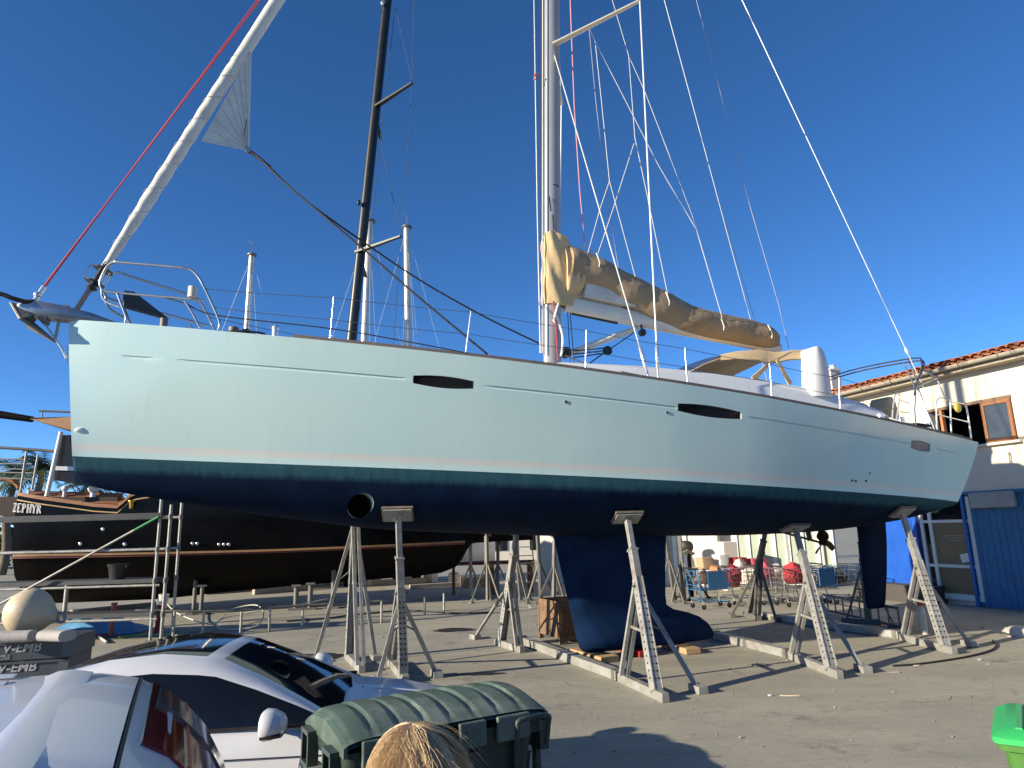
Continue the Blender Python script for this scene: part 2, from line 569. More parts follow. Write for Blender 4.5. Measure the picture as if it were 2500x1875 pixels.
def antifoul_material():
    m = bpy.data.materials.new('navy_antifouling')
    m.use_nodes = True
    n, l = m.node_tree.nodes, m.node_tree.links
    p = n['Principled BSDF']
    tc = n.new('ShaderNodeTexCoord')
    sx = n.new('ShaderNodeSeparateXYZ'); l.new(tc.outputs['Object'], sx.inputs[0])
    ma = n.new('ShaderNodeMath'); ma.operation = 'MULTIPLY_ADD'
    l.new(sx.outputs['X'], ma.inputs[0]); ma.inputs[1].default_value = .0544; l.new(sx.outputs['Z'], ma.inputs[2])
    mp = n.new('ShaderNodeMapping'); mp.inputs['Scale'].default_value = (9, 9, .9); l.new(tc.outputs['Object'], mp.inputs[0])
    nz = n.new('ShaderNodeTexNoise'); nz.inputs['Scale'].default_value = 1.2; nz.inputs['Detail'].default_value = 8; nz.inputs['Roughness'].default_value = .7
    l.new(mp.outputs[0], nz.inputs['Vector'])
    ad = n.new('ShaderNodeMath'); ad.operation = 'MULTIPLY_ADD'
    l.new(nz.outputs[0], ad.inputs[0]); ad.inputs[1].default_value = .09; l.new(ma.outputs[0], ad.inputs[2])
    mr = n.new('ShaderNodeMapRange')
    mr.inputs['From Min'].default_value = 3.187 - .22 + .045; mr.inputs['From Max'].default_value = 3.187 - .13 + .045
    l.new(ad.outputs[0], mr.inputs[0])
    n2 = n.new('ShaderNodeTexNoise'); n2.inputs['Scale'].default_value = 1.8; n2.inputs['Detail'].default_value = 9; n2.inputs['Roughness'].default_value = .75
    l.new(tc.outputs['Object'], n2.inputs['Vector'])
    c1 = n.new('ShaderNodeValToRGB')
    c1.color_ramp.elements[0].position = .3; c1.color_ramp.elements[0].color = (.0014, .006, .020, 1)
    c1.color_ramp.elements[1].position = .75; c1.color_ramp.elements[1].color = (.0050, .019, .056, 1)
    l.new(n2.outputs[0], c1.inputs[0])
    c2 = n.new('ShaderNodeValToRGB')
    c2.color_ramp.elements[0].position = .3; c2.color_ramp.elements[0].color = (.014, .055, .080, 1)
    c2.color_ramp.elements[1].position = .75; c2.color_ramp.elements[1].color = (.032, .095, .112, 1)
    l.new(nz.outputs[0], c2.inputs[0])
    mx = n.new('ShaderNodeMix'); mx.data_type = 'RGBA'
    l.new(mr.outputs[0], mx.inputs['Factor']); l.new(c1.outputs[0], mx.inputs[6]); l.new(c2.outputs[0], mx.inputs[7])
    l.new(mx.outputs[2], p.inputs['Base Color'])
    p.inputs['Roughness'].default_value = .8
    p.inputs['Specular IOR Level'].default_value = .08
    return m
HULLM, ANTIF = hull_material(), antifoul_material()
hull = hm.build('hull', [HULLM, ANTIF, WHITE], yacht)
_hb = bmesh.new(); _hb.from_mesh(hull.data)
BVH = BVHTree.FromBMesh(_hb); _hb.free()
def hit(px, py):
    """first point of the hull seen through a photo pixel, in the yacht's own frame"""
    o = YF.loc(CAM)
    d = ray(px, py)
    dl = V((d.dot(YF.x), d.dot(YF.y), d.z))
    p, nn, i, dist = BVH.ray_cast(o, dl)
    return p, (nn if nn is None or nn.dot(dl) < 0 else -nn)
def cut(cutter):
    md = hull.modifiers.new('cut', 'BOOLEAN')
    md.operation = 'DIFFERENCE'
    md.solver = 'EXACT'
    md.object = cutter
    dg = bpy.context.evaluated_depsgraph_get()
    nm = bpy.data.meshes.new_from_object(hull.evaluated_get(dg))
    hull.modifiers.clear()
    hull.data = nm
def window(pxl, pxr, vc, hh, ends=.62):
    """hull window between two photo columns; returns outline function"""
    sl = [hit(x, y)[0].x for x, y in (pxl, pxr)]
    s0, s1 = sl
    pts = []
    n = 10
    for i in range(n + 1):
        u = i / n
        pts.append((s0 + (s1 - s0) * u, vc + hh * (ends + (1 - ends) * math.sin(math.pi * u))))
    for i in range(n, -1, -1):
        u = i / n
        pts.append((s0 + (s1 - s0) * u, vc - hh * (ends + (1 - ends) * math.sin(math.pi * u))))
    return pts
WINS = [window((1008, 935), (1157, 938), .748, .052), window((1655, 1000), (1810, 1013), .752, .062), window((2224, 1088), (2271, 1095), .742, .075, .7)]
_cm = M()
for w in WINS:
    for sg in (1, -1):
        outer = [top_pt(s, v) + top_n(s, v) * .06 for s, v in w]
        inner = [top_pt(s, v) - top_n(s, v) * .028 for s, v in w]
        if sg < 0:
            outer = [V((p.x, -p.y, p.z)) for p in outer]; inner = [V((p.x, -p.y, p.z)) for p in inner]
        _cm.loft([outer, inner])
tp, tn = hit(880, 1235)
_cm.tube((tp.x, -3, tp.z), (tp.x, 3, tp.z), .17, 32)
_co = _cm.build('cutter', HULLM)
_co.parent = yacht
bpy.context.view_layer.update()
cut(_co)
bpy.data.objects.remove(_co, do_unlink=True)
hull.data.polygons.foreach_set('use_smooth', [True] * len(hull.data.polygons))
hull.data.set_sharp_from_angle(angle=R(24))
for i, w in enumerate(WINS):
    for sg in (1, -1):
        cs = sum(s for s, v in w) / len(w); cv = sum(v for s, v in w) / len(w)
        ins = [(cs + (s - cs) * .985, cv + (v - cv) * .97) for s, v in w]
        a = [top_pt(s, v) - top_n(s, v) * .020 for s, v in ins]; b = [top_pt(s, v) - top_n(s, v) * .032 for s, v in ins]
        fr = [top_pt(s, v) - top_n(s, v) * .0265 for s, v in w]
        if sg < 0:
            a, b = [[V((p.x, -p.y, p.z)) for p in q] for q in (a, b)]
        mm = M().loft([a, b])
        g = mm.build('hull_window', mat('hull_window_tint', (.010, .009, .009), .05, 0, .5, 3, rvar=.02) if i < 2 else mat('hull_window_shut', (.17, .14, .135), .25, 0, .15, 6), yacht)
# tunnel of the bow thruster
_t = M().tube((tp.x, -bW(tp.x) * .62, tp.z), (tp.x, bW(tp.x) * .62, tp.z), .168, 28)
_t.f = _t.f[:-2]; _t.m = _t.m[:-2]
_t.tube((tp.x, -.04, tp.z), (tp.x, .04, tp.z), .166, 24).build('thruster_tunnel', mat('tunnel_dark', (.008, .012, .02), .7), yacht, 40)  # dark disc added at mid-tunnel to stop light showing through
# keel
def section(xl, xr, th, z, n=14):
    up, lo = [], []
    for i in range(n + 1):
        u = i / n
        t = 5 * (.2969 * math.sqrt(u) - .126 * u - .3516 * u * u + .2843 * u ** 3 - .1036 * u ** 4)
        x = xl + (xr - xl) * u
        up.append(V((x, th * t, z))); lo.append(V((x, -th * t, z)))
    return up + lo[::-1][1:-1]
kz = [(2.02, 7.12, 9.40, .30), (1.9, 7.17, 9.36, .24), (1.4, 7.27, 9.30, .22), (.9, 7.38, 9.26, .22), (.74, 7.415, 9.27, .23), (.66, 7.43, 9.40, .26), (.58, 7.45, 9.72, .32), (.5, 7.465, 9.93, .40),
      (.38, 7.49, 10.10, .47), (.26, 7.52, 10.19, .48), (.17, 7.55, 10.21, .44), (.12, 7.60, 10.15, .34), (.10, 7.66, 10.05, .2)]
_k = M().loft([section(a, b, t, z) for z, a, b, t in kz])
_k.build('keel', mat('keel_navy', (.004, .018, .060), .75, 0, .4, 2, .1, 30, dirt=(.016, .045, .08), damt=.4, dscale=3, spec=.1), yacht, 35)
rz = [(2.15, 13.93, 14.76, .14), (1.6, 13.92, 14.70, .14), (1.0, 13.91, 14.58, .12), (.5, 13.90, 14.45, .10), (.38, 13.93, 14.40, .07), (.36, 13.98, 14.36, .03)]
M().loft([section(a, b, t, z) for z, a, b, t in rz]).build('rudder', ANTIF, yacht, 35)
# propeller on its shaft
ps = M().tube((11.9, 0, 1.92), (12.98, 0, 1.66), .022, 10)
ps.bar((12.62, 0, 2.0), (12.66, 0, 1.72), .03, .1, up=(1, 0, 0))
shaft = ps.build('propeller_shaft', mat('tarnished_bronze', (.06, .045, .03), .5, .6, .3, 8), yacht, 30)
pb = M()
hub = V((13.0, 0, 1.655))
dsh = V((1.08, 0, -.26)).normalized()
pb.tube(hub - dsh * .09, hub + dsh * .06, .05, 12, .035)
pb.build('propeller_hub', MATS['tarnished_bronze'], shaft, 40)
e1 = V((0, 1, 0)); e2 = dsh.cross(e1)
for k in range(3):
    a = R(75 + 120 * k)
    rd = e1 * math.cos(a) + e2 * math.sin(a)
    tg = dsh.cross(rd)
    rows = []
    for i in range(9):
        u = i / 8
        w = .02 + .095 * math.sin(math.pi * min(1, u * .93 + .07)) ** .8
        pit = R(55 - 30 * u)
        dr = tg * math.cos(pit) + dsh * math.sin(pit)
        c = hub + rd * (.03 + .25 * u)
        rows.append([c - dr * w, c - dr * w * .4 + dsh * .008, c + dr * w * .4 + dsh * .008, c + dr * w, c + dr * w * .4 - dsh * .004, c - dr * w * .4 - dsh * .004])
    M().loft(rows).build('propeller_blade', MATS['tarnished_bronze'], shaft, 40)
# toe rail along the sheer, both sides
for sg in (-1, 1):
    rows = []
    s = 2.85
    while s <= 15.0:
        b = bS(s)
        z = zS(s)
        rows.append([V((s, sg * (b - .012), z - .004)), V((s, sg * (b - .018), z + .05)), V((s, sg * (b - .055), z + .055)), V((s, sg * (b - .075), z - .004))])
        s += .3
    M().loft(rows).build('toe_rail', TOERAIL, yacht, 30)
# small skin fittings
for px, py, r in ((1381, 981, .024), (1628, 1007, .022), (2080, 1173, .018), (2089, 1174, .018), (2114, 1174, .018), (2123, 1155, .012)):
    p, nn = hit(px, py)
    fit = M().tube(p - nn * .01, p + nn * .012, r, 14)
    f = fit.build('skin_fitting', STAINLESS if px < 2000 else BLACKPL, yacht, 40)
    M().tube(p + nn * .0125, p + nn * .014, r * .65, 12).build('fitting_bore', BLACKPL, f)
p, nn = hit(196, 1050)
M().sphere(p, (.07, .03, .035), 12, 8).build('stem_fitting', WHITE, yacht, 60)

# ---- deck, coachroof, cockpit
cr = []
_cp = [YF.at(px, py, -1.1) for px, py in ((1340, 888), (1373, 884), (1560, 896), (1679, 909), (1760, 921), (1835, 933), (1958, 956), (2040, 980), (2116, 1010))]
for q in _cp:
    s = q.x
    z0, z1 = zS(s) - .03, q.z
    hw = min(1.12 + .05 * (s - 7), bS(s) - .45)
    cr.append([V((s, -hw - .22, z0)), V((s, -hw - .10, z0 + (z1 - z0) * .75)), V((s, -hw + .02, z1)), V((s, -hw * .4, z1 + .06)), V((s, hw * .4, z1 + .06)), V((s, hw - .02, z1)), V((s, hw + .10, z0 + (z1 - z0) * .75)), V((s, hw + .22, z0))])
M().loft(cr).build('coachroof', WHITE, yacht, 40)
# ---- mast
MB0, MB1 = V((7.24, 0, 4.3)), V((8.02, 0, 23.6))
mast_ax = (MB1 - MB0).normalized()
ring = lambda c, a, b, n=20: [c + V((math.cos(2 * math.pi * k / n) * a, math.sin(2 * math.pi * k / n) * b, 0)) for k in range(n)]
mast = M().loft([ring(MB0, .165, .105), ring(MB0.lerp(MB1, .8), .165, .105), ring(MB1, .11, .08)]).build('mast', MASTPAINT, yacht, 40)
def mast_at(z):
    return MB0 + mast_ax * ((z - MB0.z) / mast_ax.z)
M().loft([ring(V((7.25, 0, zS(7.25) + .28)), .215, .15), ring(V((7.25, 0, zS(7.25) + .46)), .185, .125)]).build('mast_collar', BLACKPL, mast, 40)
# mast slots and fittings
_c = mast_at(11.05)
M().bar(_c + V((-.02, -.108, -.17)), _c + V((.02, -.112, .1)), .03, .014, up=(0, 1, 0)).build('shroud_tang', STAINLESS, mast)
_p = YF.at(1205 + 145, 450, -.11)
M().bar(_p, _p + V((.13, .01, -.01)), .012, .012).build('mast_slot', BLACKPL, mast)
for (x, y, x2, y2) in ((1341, 480, 1345, 515), (1349, 525, 1352, 560)):
    a, b = YF.at(x, y, -.115), YF.at(x2, y2, -.135)
    M().tube(a, b, .012, 6).build('halyard_exit', BLACKPL, mast)
_w = YF.at(1319, 190, -.03)
M().path(smoothpts([_w, _w + V((-.06, -.02, .05)), _w + V((-.12, 0, .02)), _w + V((-.08, .02, -.05)), _w + V((-.14, 0, -.06))], 4), .016, 6).build('orange_lashing', mat('orange_cord', (.5, .08, .03), .8), mast)
# spreaders
zr = YF.at(1352, 106, -.1).z
for sg in (-1, 1):
    tip = YF.loc(G(1562, 2, zr))
    tip.y = sg * abs(tip.y)
    root = mast_at(zr) + V((.02, sg * .09, 0))
    m_ = M()
    d = (tip - root)
    rows = []
    for u, ch, th in ((0, .17, .05), (.08, .16, .045), (.9, .10, .035), (1, .085, .03)):
        c = root + d * u
        rows.append([c + V((ch * .5 * math.cos(a) * .9, 0, th * .5 * math.sin(a))) + V((0, ch * .15 * math.cos(a) * (-sg), 0)) for a in [2 * math.pi * k / 12 for k in range(12)]])
    m_.loft(rows)
    m_.build('spreader', CREAMP, mast, 40)
    if sg < 0: SPT = tip.copy()
# masthead spreader above the frame carries the cap shrouds
M().tube(mast_at(23.5) + V((-.3, 0, 0)), mast_at(23.5) + V((.3, 0, 0)), .06, 8).build('masthead_crane', ALU, mast)

LINE_N = [0]
def line(name, pts, r, m, parent=None, n=6):
    return M().path(pts, r, n).build(name, m, parent or yacht, 60)
def cp(px, py, y):
    return YF.at(px, py, y)
# standing rigging
ch1, ch2 = cp(1583, 920, -1.78), cp(1607, 925, -1.80)
sh_a = mast_at(11.05) + V((0, -.115, 0))
line('lower_shroud', [sh_a, ch1], .011, WIRE)
line('cap_shroud', [SPT + V((0, 0, .02)), ch2], .013, WIRE)
for pt, top in ((ch1, sh_a), (ch2, SPT)):
    d = (top - pt).normalized()
    t_ = line('rigging_screw', [pt, pt + d * .16, pt + d * .18, pt + d * .5, pt + d * .52, pt + d * .62], [.018, .018, .03, .03, .018, .012], CHROME, None, 8)
line('cap_shroud', [SPT + V((0, 0, .02)), mast_at(17.5) + V((0, -.1, 0))], .012, WIRE)
fa = [V((p.x, -p.y, p.z)) for p in (sh_a, ch1)]
line('lower_shroud', fa, .011, WIRE)
fb = [V((p.x, -p.y, p.z)) for p in (SPT, ch2)]
line('cap_shroud', fb, .013, WIRE)
line('cap_shroud', [V((SPT.x, -SPT.y, SPT.z)), mast_at(17.5) + V((0, .1, 0))], .012, WIRE)
bst = cp(1812, 0, -.75)
bsb = cp(2213, 856, -1.45)
ext = bsb + (bsb - bst).normalized() * 1.1
top = bst + (bst - bsb) * ((23.4 - bst.z) / (bst.z - bsb.z))
line('backstay', [top, ext], .010, WIRE)
line('backstay_insulator', [bsb + V((-.02, 0, .06)), bsb, bsb + V((.02, 0, -.06))], [.02, .035, .02], WHITE)
bs2 = cp(1622, 0, .5)
be2 = cp(1765, 530, .9)
line('backstay', [bs2 + (bs2 - be2) * .8, be2 + (be2 - bs2) * 1.0], .009, WIRE)
# halyards down the front of the mast
for px0, px1, r, mm, yy in ((1304, 1319, .010, WHITEROPE, -.03), (1319, 1322, .008, BLACKROPE, .05), (1325, 1324, .010, WHITEROPE, -.08)):
    line('halyard', [cp(px0 - .3, -900, yy), cp(px0, 0, yy), cp((px0 + px1) / 2, 500, yy), cp(px1, 862, yy)], r, mm)
line('topping_halyard', [cp(1383, -600, -.1), cp(1392, 0, -.1), cp(1402, 260, -.1), cp(1415, 460, -.1), cp(1427, 592, -.05)], .010, mat('pink_rope', (.55, .25, .27), .8), None)
line('topping_halyard', [cp(1427, 592, -.05), cp(1424, 600, -.05), cp(1416, 604, -.05), cp(1430, 604, -.05), cp(1460, 620, -.1)], .010, WHITEROPE)
line('vang_line', [cp(1350, 735, -.13), cp(1357, 800, -.16), cp(1362, 880, -.2)], .012, REDROPE)
line('coiled_line', smoothpts([cp(1366, 735, -.13), cp(1356, 765, -.2), cp(1352, 785, -.2), cp(1358, 770, -.2), cp(1372, 815, -.17), cp(1373, 850, -.2), cp(1369, 870, -.2)], 5), .022, WHITEROPE)
# lazy jacks
for pl in ([(1438, 66, -.7), (1453, 101, -.5), (1468, 242, -.45), (1488, 442, -.35), (1551, 676, -.28)],
           [(1453, 101, -.5), (1610, 408, -.3), (1700, 560, -.25), (1763, 775, -.25)],
           [(1495, 0, -1.0), (1535, 136, -.7), (1550, 335, -.5), (1585, 500, -.4), (1630, 718, -.28)],
           [(1535, 136, -.7), (1575, 225, -.55), (1690, 525, -.35), (1763, 775, -.27)],
           [(1438, 66, .7), (1455, 250, .5), (1477, 440, .4), (1488, 520, .35), (1510, 655, .3)],
           [(1488, 442, -.35), (1465, 510, -.2), (1435, 619, -.15)],
           [(1548, 350, -.5), (1500, 500, -.3), (1460, 619, -.22)],
           [(1770, 535, .3), (1815, 690, .3), (1842, 778, .3)],
           [(1700, 0, .6), (1830, 500, .15), (1900, 740, .0), (1926, 851, .0)]):
    line('lazy_jack', [cp(*q) for q in pl], .0065, WHITEROPE if pl[0][2] < 0 else mat('grey_rope', (.35, .33, .36), .8), None, 5)
# ---- boom, main sail, cover, vang
b0, b1 = YF.at(1378, 742, 0), YF.at(1903, 852, 0)
bd = (b1 - b0).normalized()
bu = V((-bd.z, 0, bd.x))
def ell(c, x, y, a, b, n=16, e=1.0):
    return [c + x * (math.copysign(abs(math.cos(t)) ** e, math.cos(t)) * a) + y * (math.copysign(abs(math.sin(t)) ** e, math.sin(t)) * b) for t in [2 * math.pi * k / n for k in range(n)]]
boom = M().loft([ell(b0 + bd * u, V((0, 1, 0)), bu, .09, .15, 16, .7) for u in (0, .4)] + [ell(b1 - bd * .3, V((0, 1, 0)), bu, .085, .12, 16, .7), ell(b1, V((0, 1, 0)), bu, .08, .10, 16, .7)]).build('boom', CREAMP, yacht, 40)
M().bar(b0 + V((-.13, 0, .0)), b0 + V((.02, 0, 0)), .1, .12).build('gooseneck', BLACKPL, boom)
M().bar(b0 + bd * .15 - bu * .16, b0 + bd * 1.1 - bu * .165, .03, .03).build('boom_track', BLACKPL, boom)
_q = b0 + bd * 3.35 + V((0, -.093, -.02))
M().bar(_q, _q + bd * .32, .012, .045, up=(0, 0, 1)).build('boom_lettering', mat('grey_print', (.12, .12, .12), .6), boom)
# flaked sail showing under the cover
fl = []
for i in range(13):
    u = i / 12
    c = b0 + bd * (.35 + 3.4 * u) + bu * (.16 + .02)
    hgt = .26 * (1 - u) ** .8 + .02
    fl.append([c + V((0, -.13 - .012 * math.sin(9 * u), 0)), c + V((0, -.16, 0)) + bu * hgt * .5, c + V((0, -.14, 0)) + bu * hgt, c + V((0, .14, 0)) + bu * hgt, c + V((0, .16, 0)) + bu * hgt * .5, c + V((0, .13, 0))])
M().loft(fl).build('flaked_mainsail', SAIL, yacht, 60)
# boom cover: folds hang between the lazy jacks
rnd = random.Random(3)
upper = pchip([1395, 1440, 1550, 1660, 1700, 1790, 1860, 1900, 1909], [598, 612, 668, 722, 744, 768, 784, 800, 815])
lower = pchip([1395, 1440, 1560, 1640, 1700, 1800, 1900, 1909], [690, 696, 757, 792, 812, 832, 848, 842])
rows = []
nx = 44
for i in range(nx + 1):
    px = 1395 + (1909 - 1395) * i / nx
    pu, pl_ = YF.at(px, upper(px), -.1), YF.at(px, lower(px), -.22)
    xx = (pu.x + pl_.x) / 2
    row = []
    na = 22
    endk = 1 - .5 * max(0, (i - nx + 3) / 3)
    for k in range(na + 1):
        a = -math.pi * .5 + 2 * math.pi * k / na
        # closed loop, teardrop: narrow top, wide lower third
        t = (1 - math.sin(a)) / 2
        z = pu.z + (pl_.z - pu.z) * t
        w = (.10 + .17 * math.sin(math.pi * min(1, t * .8 + .1)) ** .8) * endk
        fold = .016 * math.sin(i * .9 + t * 5) + .012 * math.sin(i * 2.3 - t * 9 + 1.3) + rnd.uniform(-.006, .006)
        row.append(V((xx + .02 * math.sin(t * 7 + i), math.copysign(1, math.cos(a) + 1e-9) * -(w + fold) * abs(math.cos(a)) ** .6, z)))
    rows.append(row[:-1])
cov = M().loft(rows).build('boom_cover', CANVAS, yacht, 70)
# mast wrap of the cover
rows = []
for i in range(19):
    u = i / 18
    z = 5.98 + 1.35 * u
    c = mast_at(z)
    row = []
    for k in range(40):
        a = 2 * math.pi * k / 40
        ext_ = .20 + .33 * max(0, math.cos(a)) ** 2 * (1 - max(0, u - .62) * 1.9)
        if u > .94: ext_ *= .93
        rr = ext_ + .012 * math.sin(3 * a + u * 14) + .018 * max(0, math.sin(u * 9 - a * 2.2 + 1)) + .010 * math.sin(11 * a + 5 * u)
        row.append(c + V((math.cos(a) * rr, math.sin(a) * (.145 + .02 * math.sin(u * 11 + a * 4) + .05 * max(0, math.cos(a))), .03 * math.sin(a * 3 + 1) * u)))
    rows.append(row)
M().loft(rows).build('mast_cover', CANVASY, yacht, 70)
rows = []
for i in range(9):                     # gathered collar between mast wrap and boom cover
    u = i / 8
    px = 1385 + 44 * u
    pu, pl_ = YF.at(px, 588 + 26 * u, -.15), YF.at(px, 728 - 22 * u, -.22)
    row = []
    for k in range(28):
        a = 2 * math.pi * k / 28
        t = (1 - math.sin(a)) / 2
        row.append(V(((pu.x + pl_.x) / 2, -math.cos(a) * (.21 + .018 * math.sin(i * 2.2 + t * 6)), pu.z + (pl_.z - pu.z) * t + .02 * math.sin(k * 1.7))))
    rows.append(row)
M().loft(rows).build('cover_gathers', CANVASY, yacht, 70)
for px, py in ((1460, 640), (1630, 735), (1763, 795), (1880, 815)):
    a = YF.at(px, py - 12, -.26)
    line('cover_tie', [a + V((0, .05, .1)), a, a + V((.02, -.02, -.12)), a + V((.0, -.02, -.2))], .011, WHITEROPE, cov, 5)
v0, v1 = YF.at(1392, 862, 0), YF.at(1558, 800, 0)
vang = M().tube(v0, v0.lerp(v1, .95), .055, 12).tube(v0.lerp(v1, .9), v1, .035, 12).build('boom_vang', CREAMP, yacht, 40)
M().tube(v0 + V((-.09, -.045, 0)), v0 + V((-.09, .045, 0)), .10, 16).build('vang_sheave', BLACKPL, vang, 40)
bl = YF.at(1483, 856, -.1)
M().tube(bl + V((0, -.03, 0)), bl + V((0, .03, 0)), .085, 14).build('vang_block', BLACKPL, vang, 40)
for dz in (-.06, 0, .06):
    line('vang_tackle', [v0 + V((.05, -.05, dz - .03)), bl + V((-.04, 0, dz * .8))], .012, BLACKROPE, vang, 5)
line('vang_tackle', [bl, YF.at(1548, 812, -.03)], .011, BLACKROPE, vang, 5)
line('vang_tackle', [bl, YF.at(1438, 888, -.15)], .013, BLACKROPE, vang, 5)
hb = YF.at(1568, 812, -.05)
M().tube(hb + V((0, -.03, 0)), hb + V((0, .03, 0)), .07, 14).bar(hb + V((0, 0, .05)), hb + V((-.02, 0, .17)), .03, .03).build('sheet_block', BLACKPL, boom, 40)
for x0, x1 in ((1385, 1392), (1390, 1402)):
    line('reef_line', [YF.at(x0, 740, 0), YF.at(x1, 885, -.1)], .008, BLACKROPE, None, 5)

# ---- bow: sprit, anchor, furler, pulpit
def strip(pxs, hw, th, name, m, parent, tilt=0):
    pass
sp = []
for s, hw, zt, zb in ((-.60, .03, 5.20, 5.12), (-.52, .075, 5.235, 5.06), (-.38, .105, 5.245, 5.02), (-.1, .12, 5.21, 5.01), (.25, .11, 5.14, 5.0), (.55, .06, 5.05, 4.985), (.72, .015, 5.0, 4.97)):
    sp.append([V((s, -hw, (zt + zb) / 2)), V((s, -hw * .8, zt)), V((s, hw * .8, zt)), V((s, hw, (zt + zb) / 2)), V((s, hw * .7, zb)), V((s, -hw * .7, zb))])
sprit = M().loft(sp).build('bowsprit', mat('sprit_metal', (.30, .31, .33), .25, .6, .15, 5), yacht, 50)
M().tube((-.47, -.13, 5.03), (-.47, .13, 5.03), .05, 14).tube((-.28, -.12, 5.0), (-.28, .12, 5.0), .045, 14).build('anchor_roller', STEELD, sprit, 40)
an = M()
a_t = YF.at(20, 737, -.05); a_m = YF.at(98, 752, -.05); a_c = YF.at(132, 835, -.05)
for sg in (-1, 1):
    tipv = a_t + V((0, .05, 0))
    ctr = a_m + V((.05, .05, -.03))
    heel = a_c + V((0, .05 + sg * .0, 0))
    wing = YF.at(55, 785, -.05) + V((0, .05 + sg * .21, -.02))
    an.loft([[tipv, wing, heel], [tipv + V((.015, 0, .02)), wing + V((.015, 0, .025)), heel + V((.015, 0, .025))]])
    an.loft([[tipv, wing, ctr], [tipv + V((0, 0, .015)), wing + V((0, 0, .02)), ctr + V((0, 0, .02))]])
anchor = an.build('anchor', mat('weathered_anchor', (.24, .21, .17), .5, .4, .25, 8, .1, 40), yacht)
M().bar(a_c + V((.0, .05, .05)), YF.at(150, 752, 0), .025, .07, up=(0, 1, 0)).bar(a_m + V((-.1, .05, 0)), YF.at(170, 748, 0), .025, .07, up=(0, 1, 0)).build('anchor_shank', STEEL, anchor)
line('bobstay', [YF.at(108, 788, 0), YF.at(150, 850, 0), YF.at(163, 875, 0)], [.012, .014, .022], CHROME, sprit)
M().bar(YF.at(165, 845, 0), YF.at(166, 885, 0), .02, .025, up=(0, 1, 0)).build('stem_plate', STAINLESS, sprit)
line('mooring_rope', smoothpts([YF.at(-60, 705, -.1), YF.at(0, 717, -.1), YF.at(30, 728, -.1), YF.at(62, 736, -.08), YF.at(85, 735, -.05)], 5), .03, BLACKROPE, sprit)
# code-zero tack and red lines
tk = YF.at(92, 720, 0)
M().tube(YF.at(80, 742, 0), YF.at(108, 700, 0), .035, 12).sphere(tk, .05, 12, 8).build('tack_swivel', CHROME, sprit, 50)
r0, r1 = YF.at(108, 700, 0), YF.at(632, 0, 0)
for dx in (-.022, .022):
    line('red_halyard', [r0 + V((0, dx, 0)), r1 + V((-dx, dx * .5, 0)), r1 + (r1 - r0) * 1.6], .011, REDROPE, None, 6)
f0, f1 = YF.at(196, 742, 0), YF.at(676, 0, 0)
fd = (f1 - f0).normalized()
fx = V((fd.z, 0, -fd.x))
link = M().bar(f0 - fd * .12, f0 + fd * .32, .04, .09, up=(0, 1, 0)).build('forestay_toggle', STEELD, yacht)
dr = YF.at(232, 690, 0)
dm = M()
for u, r in ((-.10, .075), (-.02, .13), (.20, .135)):
    dm.tube(dr + fd * u, dr + fd * (u + .025), r, 20)
dm.tube(dr - fd * .12, dr + fd * .34, .05, 14)
drum = dm.build('furler_drum', mat('furler_black', (.03, .03, .032), .35, .3, .2, 8), yacht, 40)
line('furler_guard', [dr + fx * .14 - fd * .02, dr - fx * .16 + fd * .0, dr - fx * .17 + fd * .2, dr - fx * .08 + fd * .25], .009, STAINLESS, drum)
# furled genoa
g0 = YF.at(246, 668, 0)
gl = (f1 - g0).length
rows, ng = [], 150
rn2 = random.Random(5)
for i in range(ng + 1):
    u = i / ng * 2.6 * gl
    c = g0 + fd * u
    base = .045 + .045 * min(1, u / 1.2) if u < 1.2 else .090 + .012 * min(1, (u - 1.2) / 4)
    row = []
    for k in range(18):
        a = 2 * math.pi * k / 18
        tw = a + u * 7.5
        rr = base * (1 + (.05 * math.sin(2 * tw) + .02 * math.sin(5 * tw + 1) if u < 4.2 else .02 * math.sin(a * 2 + u)) + rn2.uniform(-.02, .02))
        row.append(c + (fx * math.cos(a) + V((0, 1, 0)) * math.sin(a)) * rr)
    rows.append(row)
genoa = M().loft(rows).build('furled_genoa', SAIL, yacht, 50)
hx = [g0 + fd * (.25 + 3.9 * i / 260) + (fx * math.cos(i * .21) + V((0, 1, 0)) * math.sin(i * .21)) * (.060 + .042 * min(1, (.25 + 3.9 * i / 260) / 1.4) + .004) for i in range(261)]
line('furling_seam', hx, .0035, mat('seam_thread', (.40, .38, .33), .9), genoa, 4)
# exposed clew with radial seams
ca, cb, cc = YF.at(492, 343, -.05), YF.at(612, 128, -.05), YF.at(606, 366, -.02)
cs_ = M()
nn_ = 8
top_s, bot_s = [], []
for i in range(nn_ + 1):
    rowp = []
    for j in range(nn_ + 1):
        q = ca.lerp(cb, j / nn_).lerp(cc, i / nn_)
        q = q + V((0, .02 * math.sin(math.pi * i / nn_) * math.sin(math.pi * j / nn_) - .006 * math.sin(j * 2.2) * (1 - i / nn_), 0))
        rowp.append(q)
    top_s.append(rowp)
cs_.grid(top_s)
cs_.grid([[q + V((0, .006, 0)) for q in r_] for r_ in top_s])
clew = cs_.build('genoa_clew', SAIL, genoa, 60)
for j in range(1, nn_):
    line('clew_seam', [top_s[i][j] + V((0, -.004, 0)) for i in range(nn_ + 1)], .0025, MATS['seam_thread'], clew if False else genoa, 4)
line('clew_edge', [top_s[i][nn_] for i in range(nn_ + 1)], .014, SAIL, genoa, 5)
line('clew_edge', [top_s[i][0] for i in range(nn_ + 1)], .012, SAIL, genoa, 5)
M().tube(cc + V((0, -.03, 0)), cc + V((0, .03, 0)), .05, 14).build('clew_ring', STAINLESS, genoa, 40)
line('leech_line', [YF.at(602, 292, -.07), YF.at(600, 305, -.08), YF.at(595, 330, -.08)], .008, BLACKROPE, genoa, 4)
